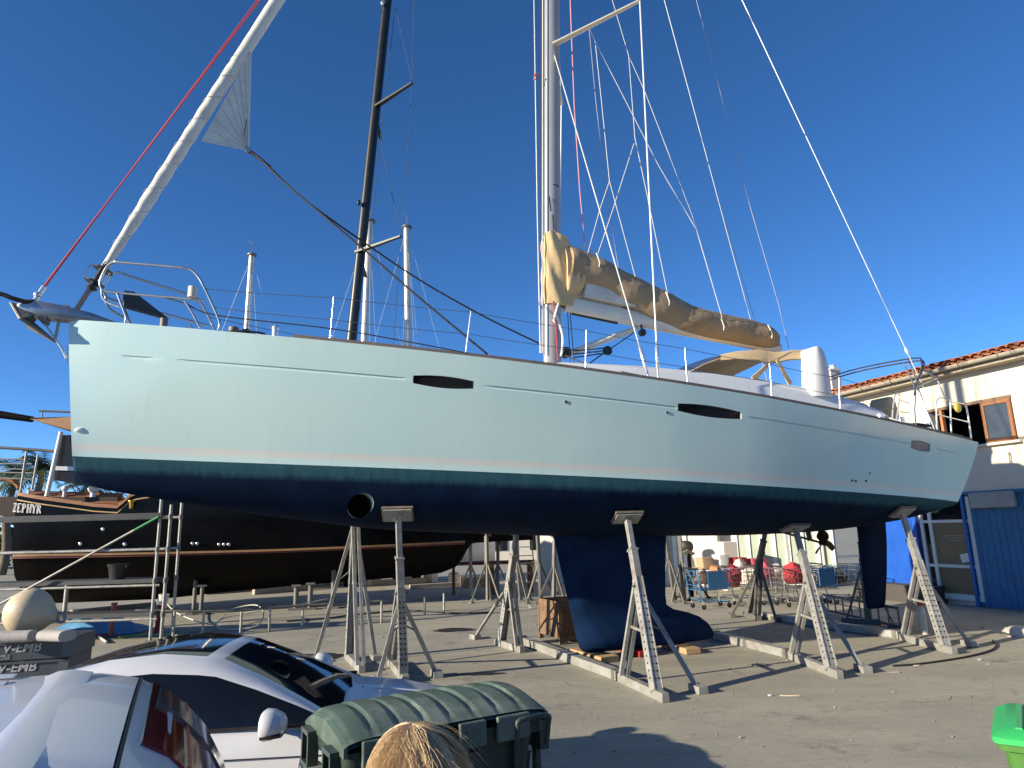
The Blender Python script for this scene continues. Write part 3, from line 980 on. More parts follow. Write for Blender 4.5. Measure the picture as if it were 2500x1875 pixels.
# sheets
line('genoa_sheet', smoothpts([cc, YF.at(640, 392, -.1), YF.at(700, 450, -.3), YF.at(873, 596, -.8), YF.at(1010, 715, -1.1), YF.at(1190, 865, -1.5)], 5), .015, BLACKROPE)
line('genoa_sheet', smoothpts([cc, YF.at(645, 396, 0), YF.at(744, 488, .05), YF.at(899, 599, .1), YF.at(1035, 690, .1), YF.at(1200, 782, .1), YF.at(1375, 866, .15)], 5), .015, BLACKROPE)
line('genoa_sheet', [YF.at(1380, 868, -.3), YF.at(1440, 892, -.9), YF.at(1590, 922, -1.6)], .012, BLACKROPE)
line('clew_lashing', [cc, YF.at(640, 392, -.05), YF.at(660, 408, -.1)], [.03, .026, .018], BLACKROPE)
# pulpit
def ny(s): return -(bS(s) - .06)
def pul(sg):
    P = lambda px, py, y: (lambda q: V((q.x, sg * abs(y), q.z)))(YF.at(px, py, -abs(y)))
    m_ = M()
    top_ = [P(533, 806, .68), P(536, 792, .68), P(530, 770, .68), P(500, 705, .66), P(483, 675, .62), P(462, 657, .58), P(430, 652, .54), P(300, 641, .26), P(278, 640, .20), P(262, 650, .16), P(250, 672, .14), P(244, 690, .13), P(247, 702, .14), P(258, 711, .16), P(300, 716, .24), P(500, 733, .62)]
    m_.path(smoothpts(top_, 4), .017, 8)
    m_.path(smoothpts([P(305, 788, .28), P(308, 775, .28), P(297, 745, .26), P(286, 716, .24)], 4), .017, 8)
    m_.path(smoothpts([P(248, 705, .15), P(250, 725, .15), P(262, 738, .18), P(292, 750, .26)], 4), .015, 8)
    m_.path(smoothpts([P(488, 800, .60), P(466, 758, .6), P(450, 735, .58)], 3), .015, 8)
    return m_.build('pulpit', STAINLESS, yacht, 60)
pn = pul(-1)
pul(1)
nl = YF.at(470, 716, -.62)
M().tube(nl + V((0, 0, -.06)), nl + V((0, 0, .09)), .06, 14).build('bow_light', mat('old_white_plastic', (.6, .56, .46), .45), pn, 40)
# open locker lid at the bow
q = [YF.at(300, 714, .12), YF.at(325, 716, .30), YF.at(410, 782, .25), YF.at(300, 752, -.1)]
M().prism(q, V((.01, -.01, .025))).build('open_locker_lid', mat('lid_dark', (.06, .055, .045), .6), yacht)
# deck gear by the bow
dk = M()
for px, py, r, h, nm in ((400, 788, .05, .06, 'windlass'), (570, 808, .07, .05, 'deck_winch'), (600, 812, .05, .05, 'deck_winch')):
    c = YF.at(px, py, -.3)
    M().tube(c + V((0, 0, -.08)), c + V((0, 0, h)), r, 12).build(nm, STEELD, yacht, 40)
_c = YF.at(672, 815, -.85)
M().tube(_c + V((0, 0, -.1)), _c + V((0, 0, .08)), .045, 12).sphere(_c + V((0, 0, .08)), .05, 12, 8).build('mooring_cleat', CHROME, yacht, 50)
ln = []
for k in range(40):
    c = YF.at(580, 812, -.6)
    ln.append(c + V((.22 * math.cos(k * .55) + .01 * k - .2, .1 * math.sin(k * .55), -.06 + .002 * k)))
line('coiled_rope', ln, .014, BLACKROPE, None, 5)
# stanchions and lifelines
ST = [((815, 725), (806, 830)), ((1150, 760), (1136, 863)), ((1432, 806), (1429, 897)), ((1672, 850), (1678, 931)), ((1879, 888), (1884, 966)), ((2048, 922), (2050, 999))]
tops = []
for (tx, ty), (bx, by) in ST:
    s = solve_s = YF.at(bx, by, -1.6).x
    for _ in range(12):
        s = YF.at(bx, by, -(bS(s) - .09)).x
    y = -(bS(s) - .09)
    b_ = YF.at(bx, by, y)
    t_ = YF.at(tx, ty, y)
    b_.z = zS(s)
    for sg in (1, -1):
        bb, tt = V((b_.x, b_.y * sg, b_.z)), V((t_.x, t_.y * sg, t_.z))
        M().tube(bb, tt, .0135, 10, .011).tube(bb, bb + V((0, 0, .07)), .022, 10).build('stanchion', CHROME, yacht, 50)
    tops.append((b_, t_))
pe = YF.at(500, 705, -.66)
pm = YF.at(520, 750, -.67)
se = YF.at(2185, 958, -1.9)
for sg in (1, -1):
    fl_ = lambda q: V((q.x, q.y * sg, q.z))
    for k, lvl in enumerate((.985, .5)):
        seq = [pe if k == 0 else pm] + [b_.lerp(t_, lvl) for b_, t_ in tops] + [se if k == 0 else YF.at(2190, 1000, -1.9)]
        for a, b in zip(seq[:-1], seq[1:]):
            line('lifeline', [fl_(x) for x in sag(a, b, .012, 4)], .0048, THINWIRE, None, 5)
seq = [YF.at(395, 725, -.4), YF.at(450, 740, -.55), YF.at(530, 770, -.68), YF.at(806, 802, -1.1), YF.at(1000, 835, -1.4), YF.at(1140, 862, -1.6)]
line('jib_furling_line', smoothpts(seq, 5), .009, BLACKROPE, None, 5)
# ---- sprayhood
PVC = mat('clear_pvc', (.50, .52, .55), .08, 0, .1, 3, alpha=.10)
TPVC = mat('tinted_pvc', (.05, .052, .055), .10, 0, .3, 2, alpha=.66)
def hrow(lo, up):
    a_, b_ = YF.at(lo[0], lo[1], -1.20), YF.at(up[0], up[1], -.80)
    m_ = V((b_.x, 0, b_.z + .05))
    mid = a_.lerp(b_, .55) + V((0, -.05, .03))
    near = [a_, mid, b_, V((b_.x, -.4, b_.z + .04))]
    return near + [m_] + [V((q.x, -q.y, q.z)) for q in near[::-1]]
HL = [(1690, 909), (1757, 880), (1800, 875), (1850, 878), (1882, 887), (1925, 877), (1967, 874)]
HU = [(1686, 905), (1757, 868), (1800, 857), (1850, 853), (1892, 859), (1935, 854), (1964, 853)]
hr = [hrow(l, u) for l, u in zip(HL, HU)]
M().grid(hr[0:2]).build('hood_front_window', TPVC, yacht, 60)
base_row = [V((hr[0][0].x - .05, -1.12 + 2.24 * k / 8, hr[0][0].z - .03)) for k in range(9)]
M().grid([base_row, hr[1]]).build('hood_front_window', TPVC, yacht, 60)
fine = []
for i in range(1, 6):
    for t_ in (0, .5):
        fine.append([p.lerp(q, t_) + V((0, 0, .004 * math.sin(i * 2.1 + k) - .006 * (1 if t_ else 0))) for k, (p, q) in enumerate(zip(hr[i], hr[i + 1]))])
fine.append(hr[6])
M().grid(fine).grid([[p - V((0, 0, .02)) for p in r] for r in fine]).build('hood_canvas_roof', CANVASY, yacht, 60)
for sg in (1, -1):
    H_ = lambda px, py, y=-1.22: (lambda q: V((q.x, q.y * sg, q.z)))(YF.at(px, py, y))
    M().path([H_(1684, 909), H_(1720, 890), H_(1757, 877)], .022, 6).build('hood_edge', CANVAS, yacht, 60)
    M().bar(H_(1884, 882), H_(1838, 926), .06, .025, up=(0, 1, 0), w2=.10).build('hood_strap', CANVASY, yacht)
    M().bar(H_(1896, 878), H_(1930, 938), .05, .025, up=(0, 1, 0), w2=.10).build('hood_strap', CANVASY, yacht)
    M().bar(H_(1965, 868), H_(1970, 958), .05, .03, up=(0, 1, 0)).build('hood_strap', CANVASY, yacht)
    M().path([H_(1836, 925), H_(1900, 940), H_(1970, 958)], .028, 6).build('hood_hem', CANVAS, yacht, 60)
    M().add([H_(1886, 886), H_(1965, 874), H_(1970, 955), H_(1932, 938)], [(0, 1, 2, 3)]).build('hood_side_window', PVC, yacht, fix=False)
    M().add([H_(1884, 890), H_(1926, 936), H_(1842, 924)], [(0, 1, 2)]).build('hood_side_window', PVC, yacht, fix=False)
# pale rounded cover standing behind the hood
rows = []
for pxl, pxr, py in ((1964, 2021, 972), (1965, 2018, 945), (1966, 2014, 915), (1966, 2009, 890), (1966, 2003, 872), (1967, 1996, 860), (1968, 1988, 854), (1971, 1982, 852)):
    l_, r_ = YF.at(pxl, py, -1.32), YF.at(pxr, py, -1.32)
    rows.append(ell((l_ + r_) / 2, V((1, 0, 0)), V((0, 1, 0)), (r_.x - l_.x) / 2, .20, 18, .75))
M().loft(rows).build('rounded_cover', mat('dodger_grey_white', (.56, .57, .58), .45, 0, .05, 3), yacht, 60)
# ---- stern gear
def bim(pts_n):
    near = [YF.at(px, py, y) for px, py, y in pts_n]
    far = [V((p.x, -p.y, p.z)) for p in near[::-1]]
    mid = [near[-1].lerp(far[0], t) + V((0, 0, .10 * math.sin(math.pi * t))) for t in (.25, .5, .75)]
    return smoothpts(near + mid + far, 4)
bim_p = cp(2236, 958, -1.72)
for pts_n in ([(2234, 962, -1.72), (2236, 946, -1.72), (2250, 900, -1.70), (2249, 882, -1.62), (2238, 874, -1.5)],
              [(2232, 965, -1.72), (2238, 938, -1.72), (2255, 896, -1.70), (2255, 886, -1.62), (2243, 881, -1.5)]):
    M().path(bim(pts_n), .016, 8).build('bimini_hoop', mat('dark_stainless', (.16, .17, .19), .25, .8, .1, 8), yacht, 60)
for seq in ([(2207, 886, -1.3), (2222, 918, -1.5), (2236, 955, -1.72)], [(2218, 879, -1.2), (2236, 925, -1.6), (2244, 955, -1.72), (2280, 1046, -1.85)], [(2236, 958, -1.72), (2233, 1000, -1.8), (2236, 1038, -1.88)], [(2240, 950, -1.72), (2262, 1000, -1.85), (2282, 1048, -1.9)],
            [(2256, 905, -1.7), (2286, 922, -1.8)], [(2240, 943, -1.7), (2288, 924, -1.8)], [(2290, 930, -1.85), (2303, 964, -1.9), (2318, 980, -1.9)]):
    line('bimini_strut', [cp(*q_) for q_ in seq], .013, STAINLESS)
def rail(seq, name='pushpit_rail', r=.0145, close=True):
    line(name, smoothpts([cp(*q_) for q_ in seq], 4), r, CHROME, None, 8)
rail([(2287, 1050, -1.9), (2286, 1000, -1.9), (2287, 980, -1.9), (2293, 972, -1.9), (2305, 972, -1.88), (2325, 981, -1.8), (2352, 986, -1.7), (2358, 992, -1.7), (2364, 1020, -1.7), (2371, 1070, -1.7)])
rail([(2287, 1012, -1.9), (2325, 1021, -1.8), (2365, 1031, -1.7)])
rail([(2320, 982, -1.8), (2321, 1020, -1.8), (2322, 1056, -1.8)])
for dy in (0, 1.1):
    rail([(2178, 1022, -1.6 + dy), (2182, 980, -1.6 + dy), (2188, 962, -1.6 + dy), (2196, 965, -1.55 + dy), (2192, 1000, -1.55 + dy), (2188, 1028, -1.55 + dy)])
rail([(2192, 975, -1.5), (2220, 985, -1.1)], r=.012)
rail([(2192, 1005, -1.5), (2220, 1008, -1.1)], r=.012)
for px, py in ((2200, 1025), (2262, 1040), (2150, 1018)):
    c = cp(px, py, -1.55)
    M().tube(c + V((0, 0, -.15)), c + V((0, 0, .0)), .075, 16, .06).tube(c, c + V((0, 0, .05)), .065, 16).build('winch', CHROME, yacht, 40)
for sgn in (-1, 1):
    c = V((13.2, sgn * .95, zS(13.2) + .22))
    w_ = M().path([c + V((.03 * math.sin(a), .42 * math.cos(a), .42 * math.sin(a))) for a in [2 * math.pi * k / 28 for k in range(28)]], .014, 6, closed=True)
    for k in range(5):
        a = 2 * math.pi * k / 5
        w_.tube(c, c + V((0, .42 * math.cos(a), .42 * math.sin(a))), .007, 6)
    wheel = w_.build('steering_wheel', STAINLESS, yacht, 60)
    M().loft([[V((c.x - .25 + dx, c.y + dy, zz)) for dx, dy in ((-.1, -.1), (.12, -.1), (.12, .1), (-.1, .1))] for zz in (zS(13.2) - .3, zS(13.2) + .3)]).build('helm_pedestal', WHITE, yacht, bevel=.03)
c = cp(2158, 998, -.9)
M().loft([ell(c + V((dx, 0, dz)), V((1, 0, 0)), V((0, 1, 0)), a_, .22, 14, .6) for dx, dz, a_ in ((0, -.35, .18), (0, -.1, .2), (-.02, .1, .17), (-.03, .2, .08))]).build('canvas_bag', CANVASY, yacht, 60)
c = cp(2338, 995, -1.7)
M().sphere(c, (.09, .04, .10), 12, 8).build('rescue_light', mat('yellow_plastic', (.55, .45, .08), .5), yacht, 60)
ln = []
for k in range(50):
    c = cp(2250, 1040, -1.75)
    ln.append(c + V((.16 * math.cos(k * .6) + .006 * k - .1, .08 * math.sin(k * .6), -.02 + .06 * abs(math.sin(k * .31)))))
line('coiled_rope', ln, .012, BLACKROPE, None, 5)
line('deck_rope', smoothpts([cp(2120, 1012, -1.5), cp(2145, 1012, -1.5), cp(2170, 1020, -1.6), (cp(2200, 1030, -1.7)), cp(2230, 1034, -1.75)], 5), .014, WHITEROPE, None, 5)
line('deck_rope', smoothpts([cp(2125, 1018, -1.6), cp(2160, 1022, -1.6), cp(2195, 1036, -1.7), cp(2290, 1052, -1.8), cp(2350, 1064, -1.7)], 5), .014, BLACKROPE, None, 5)
# deck cleats and genoa car near the chain plates
M().bar(cp(1495, 910, -1.88), cp(1588, 924, -1.90), .05, .03).build('genoa_track', STAINLESS, yacht)

# ================================================================== boat stands under the yacht
PIN = mat('hole_dark', (.01, .01, .01), .9)
RUST = mat('rusty_pad_wood', (.13, .105, .085), .8, 0, .3, 6, .2, 30)
def stand(label, colf, inf, tops, braces, nrm=None, steel=STEEL, lat=None, padw=(.44, .30), group=None, high=.55):
    """colf: foot of the leaning column, inf: inner foot, tops: point under the hull, braces: ground points (world)"""
    t = thing('boat_stand', label, 'boat stand', (colf.x, colf.y, 0), 0, group)
    o = V((colf.x, colf.y, 0))
    C0 = V((0, 0, .10))
    T = V(tops) - o
    I = V(inf) - o
    d = (T - C0)
    ln_ = d.length
    dn = d.normalized()
    lat = (I - C0); lat.z = 0; lat.normalize()
    axl = V((-lat.y, lat.x, 0))
    mid = C0 + d * high
    # base shoe
    M().bar(-lat * .22 + V((0, 0, .055)), I + lat * .12 + V((0, 0, .055)), .10, .11).build('base_beam', steel, t, bevel=.006)
    # perforated lower column: two flanges and a web
    low = M()
    w = .115
    for sg in (-1, 1):
        low.bar(C0 + axl * sg * w * .5, mid + dn * .12 + axl * sg * w * .4, .012, .13, up=lat)
    low.bar(C0 - lat * .055, mid + dn * .12 - lat * .055, w, .012, up=lat, w2=w * .85)
    low.bar(C0 + lat * .02, mid + dn * .1 + lat * .02, w * .7, .012, up=lat, w2=w * .6)
    low.build('perforated_column', steel, t)
    hl = M()
    n = 13
    for k in range(n):
        c = C0 + d * (.06 + (high - .08) * k / n) - lat * .063
        for sx in (-.028, .028):
            q = c + axl * (sx + .006 * (k % 2))
            hl.tube(q, q - lat * .002, .015, 8)
        q2 = C0 + d * (.06 + (high - .08) * k / n)
        for sg in (-1, 1):
            e = q2 + axl * sg * (w * .5 + .0065 - k / n * w * .1) + lat * .0
            hl.tube(e, e + axl * sg * .003, .014, 8)
    h_ = hl.build('pin_holes', PIN, t)
    h_['kind'] = 'stuff'
    M().bar(mid - dn * .08, mid + dn * (ln_ * .22), .105, .105, up=lat).build('outer_sleeve', steel, t, bevel=.006)
    M().bar(mid + dn * (ln_ * .17), T - dn * .06, .078, .078, up=lat).build('inner_tube', steel, t, bevel=.005)
    cl = mid + dn * (ln_ * .22)
    M().bar(cl - dn * .015, cl + dn * .015, .125, .125, up=lat).build('collar', steel, t)
    M().tube(mid - axl * .10, mid + axl * .10, .014, 8).build('locking_pin', STEELD, t)
    # inner legs: two straight legs standing on the beam
    for sg in (-1, 1):
        M().bar(I + axl * sg * .05 + V((0, 0, .1)), mid + dn * .05 + axl * sg * .045, .06, .045, up=lat).build('leg', steel, t, bevel=.004)
    M().bar(C0 + d * (high * .52), I + V((0, 0, .1)) + (mid - I) * .5, .03, .03).build('cross_tie', steel, t)
    for b_ in braces:
        b_ = V(b_) - o
        M().bar(b_ + V((0, 0, .03)), mid + dn * .0 + V((0, 0, -.05)), .06, .03, up=lat).build('brace', steel, t, bevel=.003)
        dd = V((b_.x, b_.y, 0)).normalized()
        M().box(b_ + V((0, 0, .045)), (.26, .14, .09), Matrix.Rotation(math.atan2(lat.y, lat.x), 3, 'Z')).build('foot_plate', steel, t, bevel=.006)
        mdp = b_.lerp(mid, .55)
        M().tube(mdp, C0 + d * (high * .62), .011, 8).build('tie_rod', STEELD, t)
    # tilted pad with its fork
    nn = nrm.normalized() if nrm is not None else V((0, 0, -1))
    px_ = nn.cross(V((0, 0, 1)))
    px_ = px_.normalized() if px_.length > .05 else axl
    py_ = nn.cross(px_).normalized()
    rot = Matrix((px_, py_, nn)).transposed()
    pad = M().box(T + nn * .025, (padw[0], padw[1], .04), rot).build('pad', RUST, t, bevel=.006)
    M().box(T + nn * .055, (padw[0] * .9, padw[1] * .85, .02), rot).build('pad_plate', steel, pad)
    for sg in (-1, 1):
        M().bar(T + nn * .06 + px_ * sg * .035, T - dn * .16 + px_ * sg * .035, .014, .05, up=py_).build('pad_fork', steel, t)
    return t
def wn(p):
    return YF.wld(p)
def wdir(v):
    return YF.x * v.x + YF.y * v.y + V((0, 0, v.z))
def near_stand(label, pad_px, colf, inf, braces, **kw):
    p, nn = hit(*pad_px)
    return stand(label, G(*colf), G(*inf), wn(p + nn * .006), [G(*b) for b in braces], wdir(nn), **kw)
def far_stand(label, colf, inf, braces, lean=.75, **kw):
    c = YF.loc(G(*colf))
    y = max(.35, c.y - lean)
    hitp = BVH.ray_cast(V((c.x, y, .2)), V((0, 0, 1)))
    p, nn = hitp[0], hitp[1]
    if nn.z > 0: nn = -nn
    return stand(label, G(*colf), G(*inf), wn(p + nn * .006), [G(*b) for b in braces], wdir(nn), **kw)
GS = 'steel stands propping the pale blue yacht'
s_j1 = near_stand('upright steel boat stand beside the thruster hole, braced on both sides', (972, 1250), (985, 1662), (955, 1625), [(1066, 1652), (922, 1668)], group=GS, high=.5)
s_j2 = near_stand('big leaning steel boat stand in front of the yacht keel', (1530, 1258), (1605, 1706), (1525, 1668), [(1705, 1690)], group=GS)
s_j3 = near_stand('leaning steel boat stand between the keel and the propeller', (1940, 1283), (2032, 1650), (1940, 1612), [(2108, 1640)], group=GS)
s_j4 = near_stand('leaning steel boat stand under the yacht stern quarter', (2200, 1246), (2310, 1592), (2212, 1565), [(2368, 1578)], group=GS)
far_stand('steel boat stand behind the car bonnet with a long slanting brace', (852, 1612), (880, 1640), [(768, 1617), (917, 1612)], lean=.55, group=GS)
far_stand('steel boat stand between the black hull and the wooden crate', (1225, 1578), (1268, 1592), [(1160, 1560)], lean=.9, group=GS)
far_stand('dark steel boat stand in front of the shopping trolleys', (1830, 1508), (1850, 1514), [(1785, 1507), (1895, 1517)], lean=.9, steel=STEELD, group=GS)
far_stand('dark steel boat stand behind the rudder by the ladder', (2122, 1524), (2070, 1522), [(2185, 1532)], lean=1.0, steel=STEELD, group=GS)
def beam(label, a, b, w=.16, h=.13):
    a, b = G(*a), G(*b)
    t = thing('ground_beam', label, 'steel beam', (a.x, a.y, 0), 0, 'steel beams linking the stands')
    d = b - a
    dn = d.normalized()
    M().bar(V((0, 0, h / 2 + .004)), d + V((0, 0, h / 2 + .004)), w, h).build('beam', STEEL, t, bevel=.008)
    for u in (.0, .48, .98):
        c = d * u + V((0, 0, h / 2 + .004))
        M().bar(c - dn * .04, c + dn * .04, w + .014, h + .014).build('clamp', STEELD, t)
    return t
beam('long galvanised beam on the ground ahead of the keel', (1275, 1572), (1515, 1662))
beam('long galvanised beam on the ground behind the keel bulb', (1748, 1560), (1930, 1607))
beam('long galvanised beam on the shaded ground under the rudder', (1862, 1510), (2200, 1560))

# ================================================================== keel blocks, crate, bits on the ground
def block(name, label, c, size, rz, m, cat='block', bevel=.012, z=0.0):
    o = M().box((0, 0, size[2] / 2), size).build(name, m, None, bevel=bevel)
    o.location = (c[0], c[1], z + .003)
    o.rotation_euler = (0, 0, rz)
    return tag(o, label, cat)
kb = YF.wld((7.8, 0, 0)); kb2 = YF.wld((9.4, -.1, 0)); kb3 = YF.wld((8.6, 0, 0))
block('timber_block', 'short pale timber block under the front of the keel', kb, (.34, .95, .094), YA + R(4), TIMBER)
block('timber_block', 'short pale timber block under the back of the keel', kb2, (.28, .9, .094), YA - R(5), TIMBER)
block('red_block', 'red painted block wedged under the middle of the keel', kb3, (.3, .7, .092), YA, mat('red_paint', (.35, .02, .02), .5, 0, .2, 5))
def crate_thing(label, px, size, rz):
    c = G(*px)
    t = thing('wooden_crate', label, 'crate', (c.x, c.y, 0), rz)
    sx, sy, sz = size
    for y_, nm in ((-sy / 2, 'side_board'), (sy / 2, 'side_board')):
        M().box((0, y_, sz / 2 + .05), (sx - .04, .02, sz - .1)).build(nm, OLDWOOD, t)
        for x_ in (-sx / 2 + .04, sx / 2 - .04):
            M().box((x_, y_ * 1.045, sz / 2), (.09, .03, sz)).build('batten', mat('crate_batten', (.20, .125, .075), .8, 0, .25, 6, .2, 30), t)
        for z_ in (.09, sz - .05):
            M().box((0, y_ * 1.045, z_), (sx - .17, .03, .09)).build('batten', MATS['crate_batten'], t)
    for x_ in (-sx / 2, sx / 2):
        M().box((x_, 0, sz / 2 + .05), (.02, sy - .06, sz - .1)).build('end_board', OLDWOOD, t)
    M().box((0, 0, .12), (sx - .08, sy - .06, .02)).build('floor_board', OLDWOOD, t)
    M().box((0, 0, sz - .14), (sx - .06, sy - .05, .03)).build('blue_liner', mat('blue_sheet', (.02, .06, .2), .5), t)
    return t
crate_thing('brown plywood crate lined with blue behind the keel', (1395, 1560), (.95, .8, .75), YA + R(2))
def debris(label, px, d, rz, m, h=.012, name='scrap'):
    c = G(*px)
    o = M().loft([[V((d[0] * math.cos(a) * random.uniform(.7, 1.1), d[1] * math.sin(a) * random.uniform(.7, 1.1), z)) for a in [2 * math.pi * k / 7 for k in range(7)]] for z in (0.0, h)]).build(name, m)
    o.location = (c.x, c.y, .003)
    o.rotation_euler = (0, 0, rz)
    return tag(o, label, 'scrap')
PALE = mat('pale_scrap', (.5, .42, .3), .8)
debris('pale wood sliver lying by the stand near the propeller', (2183, 1643), (.12, .04), .2, PALE)
debris('small white chip on the concrete near the hose', (2392, 1611), (.06, .04), .7, WHITE)
debris('thin pale stick on the open concrete', (1932, 1700), (.16, .012), -.1, PALE)
debris('tiny white flake beside the thin pale stick', (1880, 1699), (.03, .02), .3, WHITE)
debris('small pale chip between the last two stands', (2240, 1626), (.07, .015), .1, PALE)
debris('little dark metal clip lying on the sunny concrete', (1855, 1627), (.14, .05), .1, STEELD, .03, 'metal_clip')
_h = [G(2180, 1628), G(2230, 1625), G(2300, 1616), G(2370, 1604), G(2420, 1590), G(2433, 1577), G(2424, 1566)]
o = M().path([p + V((0, 0, .017)) for p in smoothpts(_h, 8)], .014, 6).build('rubber_hose', RUBBER, None, 60)
tag(o, 'black hose curving over the concrete by the last stand', 'hose')
c = G(2492, 1552)
rk = []
for z, r in ((0, .22), (.06, .24), (.12, .2), (.16, .1)):
    rk.append([V((math.cos(a) * r * random.uniform(.85, 1.1) * 1.3, math.sin(a) * r * random.uniform(.85, 1.1), z)) for a in [2 * math.pi * k / 14 for k in range(14)]])
o = M().loft(rk).build('rock', mat('pale_rock', (.5, .46, .4), .85, 0, .2, 4, .5, 10), None, 60)
o.location = (c.x, c.y, 0)
tag(o, 'pale lump of rubble at the foot of the blue wall', 'rock')
# paint brush / bottle by the last stand
c = G(2258, 1548)
t = thing('paint_bottle', 'white bottle with red cap standing behind the last stand', 'bottle', (c.x, c.y, 0))
M().tube((0, 0, .0), (0, 0, .42), .06, 14).tube((0, 0, .42), (0, 0, .5), .06, 14, .03).build('bottle', mat('bottle_white', (.6, .55, .45), .5), t, 40)
M().tube((0, 0, .5), (0, 0, .6), .045, 12).build('cap', mat('red_plastic', (.5, .03, .02), .4), t, 40)
# ladder lying under the stern
a, b = G(1905, 1470), G(2200, 1538)
t = thing('ladder', 'old steel ladder lying on its side under the yacht stern', 'ladder', (a.x, a.y, 0), math.atan2(b.y - a.y, b.x - a.x))
ll = (V((b.x, b.y)) - V((a.x, a.y))).length
for z in (.06, .40):
    M().bar((0, 0, z), (ll, 0, z), .05, .03, up=(0, 1, 0)).build('rail', STEELD, t)
k = .15
while k < ll:
    M().tube((k, 0, .06), (k, 0, .40), .017, 8).build('rung', STEELD, t, 40)
    k += .33

# ================================================================== workshop building on the right
WD = R(20)                                   # the wall runs away to the left
WF = Frame((11.05, 16.4), math.pi / 2 + WD)  # x along the wall (away), y out of the wall is negative-left side
def wat(px, py, out=0.0):
    """photo pixel -> (along, height) on the wall plane moved out by 'out' metres"""
    p = WF.at(px, py, out)
    return p.x, p.z
# outward direction of the wall (towards the yard) is +y of WF
PLASTER = mat('cream_plaster', (.62, .55, .44), .9, 0, .08, 2, .15, 40, dirt=(.42, .36, .28), damt=.35, dscale=.8)
PLASTERW = mat('white_plaster', (.66, .61, .52), .9, 0, .07, 2, .15, 40, dirt=(.5, .45, .36), damt=.3, dscale=.9)
BLUEP = mat('blue_cladding_paint', (.018, .125, .28), .45, 0, .15, 3, .05, 30, dirt=(.02, .06, .15), damt=.4, dscale=2)
BLUED = mat('bright_blue_paint', (.010, .08, .40), .4, 0, .12, 3)
WFRAME = mat('white_frame', (.62, .62, .58), .45, 0, .08, 4)
WOODF = mat('varnished_window_wood', (.24, .10, .04), .5, 0, .2, 5)
INNER = mat('dark_interior', (.02, .018, .016), .9)
workshop = thing('workshop_building', 'cream workshop with clay tile roof and blue cladding below', 'building', (WF.o.x, WF.o.y, 0), WF.a)
T0, T1 = -9.0, 3.6
EAVE = wat(2300, 925)[1]
BAND = wat(2440, 1200)[1]                    # bottom of the cream wall / top of the blue cladding
win = [wat(2395, 1010), wat(2460, 965), wat(2477, 1073)]
wx0, wx1 = wat(2477, 1020)[0], wat(2272, 1040)[0]
wz0, wz1 = wat(2430, 1082)[1], wat(2440, 968)[1]
TH = .3
def wbox(mb, x0, x1, z0, z1, y0=-TH, y1=0.0):
    return mb.box(((x0 + x1) / 2, (y0 + y1) / 2, (z0 + z1) / 2), (abs(x1 - x0), abs(y1 - y0), abs(z1 - z0)))
wm = M()
wbox(wm, T0, wx0, BAND, EAVE); wbox(wm, wx1, T1, BAND, EAVE)
wbox(wm, wx0, wx1, BAND, wz0); wbox(wm, wx0, wx1, wz1, EAVE)
wbox(wm, T0, T1, 0, BAND, -TH, -.12)
wm.box((T1 - .15, -3.5, EAVE / 2), (.3, 6.4, EAVE))
wm.box((T0 + .15, -3.5, EAVE / 2), (.3, 6.4, EAVE))
wm.box(((T0 + T1) / 2, -6.8, EAVE / 2), (T1 - T0, .3, EAVE))
wall = wm.build('wall', PLASTER, workshop)
M().box(((T0 + T1) / 2, -3.4, BAND + .1), (T1 - T0 - .5, 6.3, .2)).build('inner_floor', INNER, workshop)
M().box(((wx0 + wx1) / 2, -2.2, (wz0 + wz1) / 2 + .3), (wx1 - wx0 + 3, .1, 3)).build('inner_wall', INNER, workshop)
# window: opening with one open wooden casement
wnd = M()
fw = .07
wbox(wnd, wx0 - .02, wx1 + .02, wz1 - fw, wz1, -.2, .02)
window_o = wnd.build('window', mat('window_head', (.16, .10, .06), .7), workshop)
M().box(((wx0 + wx1) / 2, .0, wz0 - .02), (wx1 - wx0 + .2, .28, .05)).build('sill', PLASTERW, window_o)
sx0, sx1 = wat(2472, 1020, .05)[0], wat(2400, 1030, .05)[0]
sash = M()
wbox(sash, sx0, sx0 + fw, wz0 + .01, wz1 - .08, .0, .06); wbox(sash, sx1 - fw, sx1, wz0 + .01, wz1 - .08, .0, .06)
wbox(sash, sx0 + fw, sx1 - fw, wz0 + .01, wz0 + .11, .0, .06); wbox(sash, sx0 + fw, sx1 - fw, wz1 - .16, wz1 - .08, .0, .06)
sash.build('casement', WOODF, window_o)
g_ = M(); wbox(g_, sx0 + fw, sx1 - fw, wz0 + .1, wz1 - .15, .02, .035); g_.build('pane', mat('window_glass', (.05, .06, .07), .06, 0, .3, 2, rvar=.02), window_o)
j_ = M(); wbox(j_, wx1 - .35, wx1 - .28, wz0, wz1 - .07, -.1, 0); j_.build('jamb', mat('orange_wood', (.42, .16, .06), .6), window_o)
# blue cladding, vertical boards
bx0, bx1 = T0, wat(2362, 1330)[0]
x = bx0
while x < bx1 - .03:
    w_ = min(.16, bx1 - x)
    big = x > -2.41
    if not big: w_ = min(1.5, -2.395 - x)
    b_ = M(); wbox(b_, x + .004, x + w_ - .004, .02, BAND - .03, -.12, -.05 + random.uniform(-.004, .004)); b_.build('cladding_board', BLUEP, workshop)
    x += w_
tr_ = M(); wbox(tr_, T0, bx1, BAND - .03, BAND + .04, -.12, .03); tr_.build('cladding_trim', BLUEP, workshop)
ps_ = M(); wbox(ps_, bx1 - .07, bx1, .0, BAND - .03, -.05, .03); ps_.build('corner_trim', mat('blue_trim', (.01, .10, .36), .45), workshop)
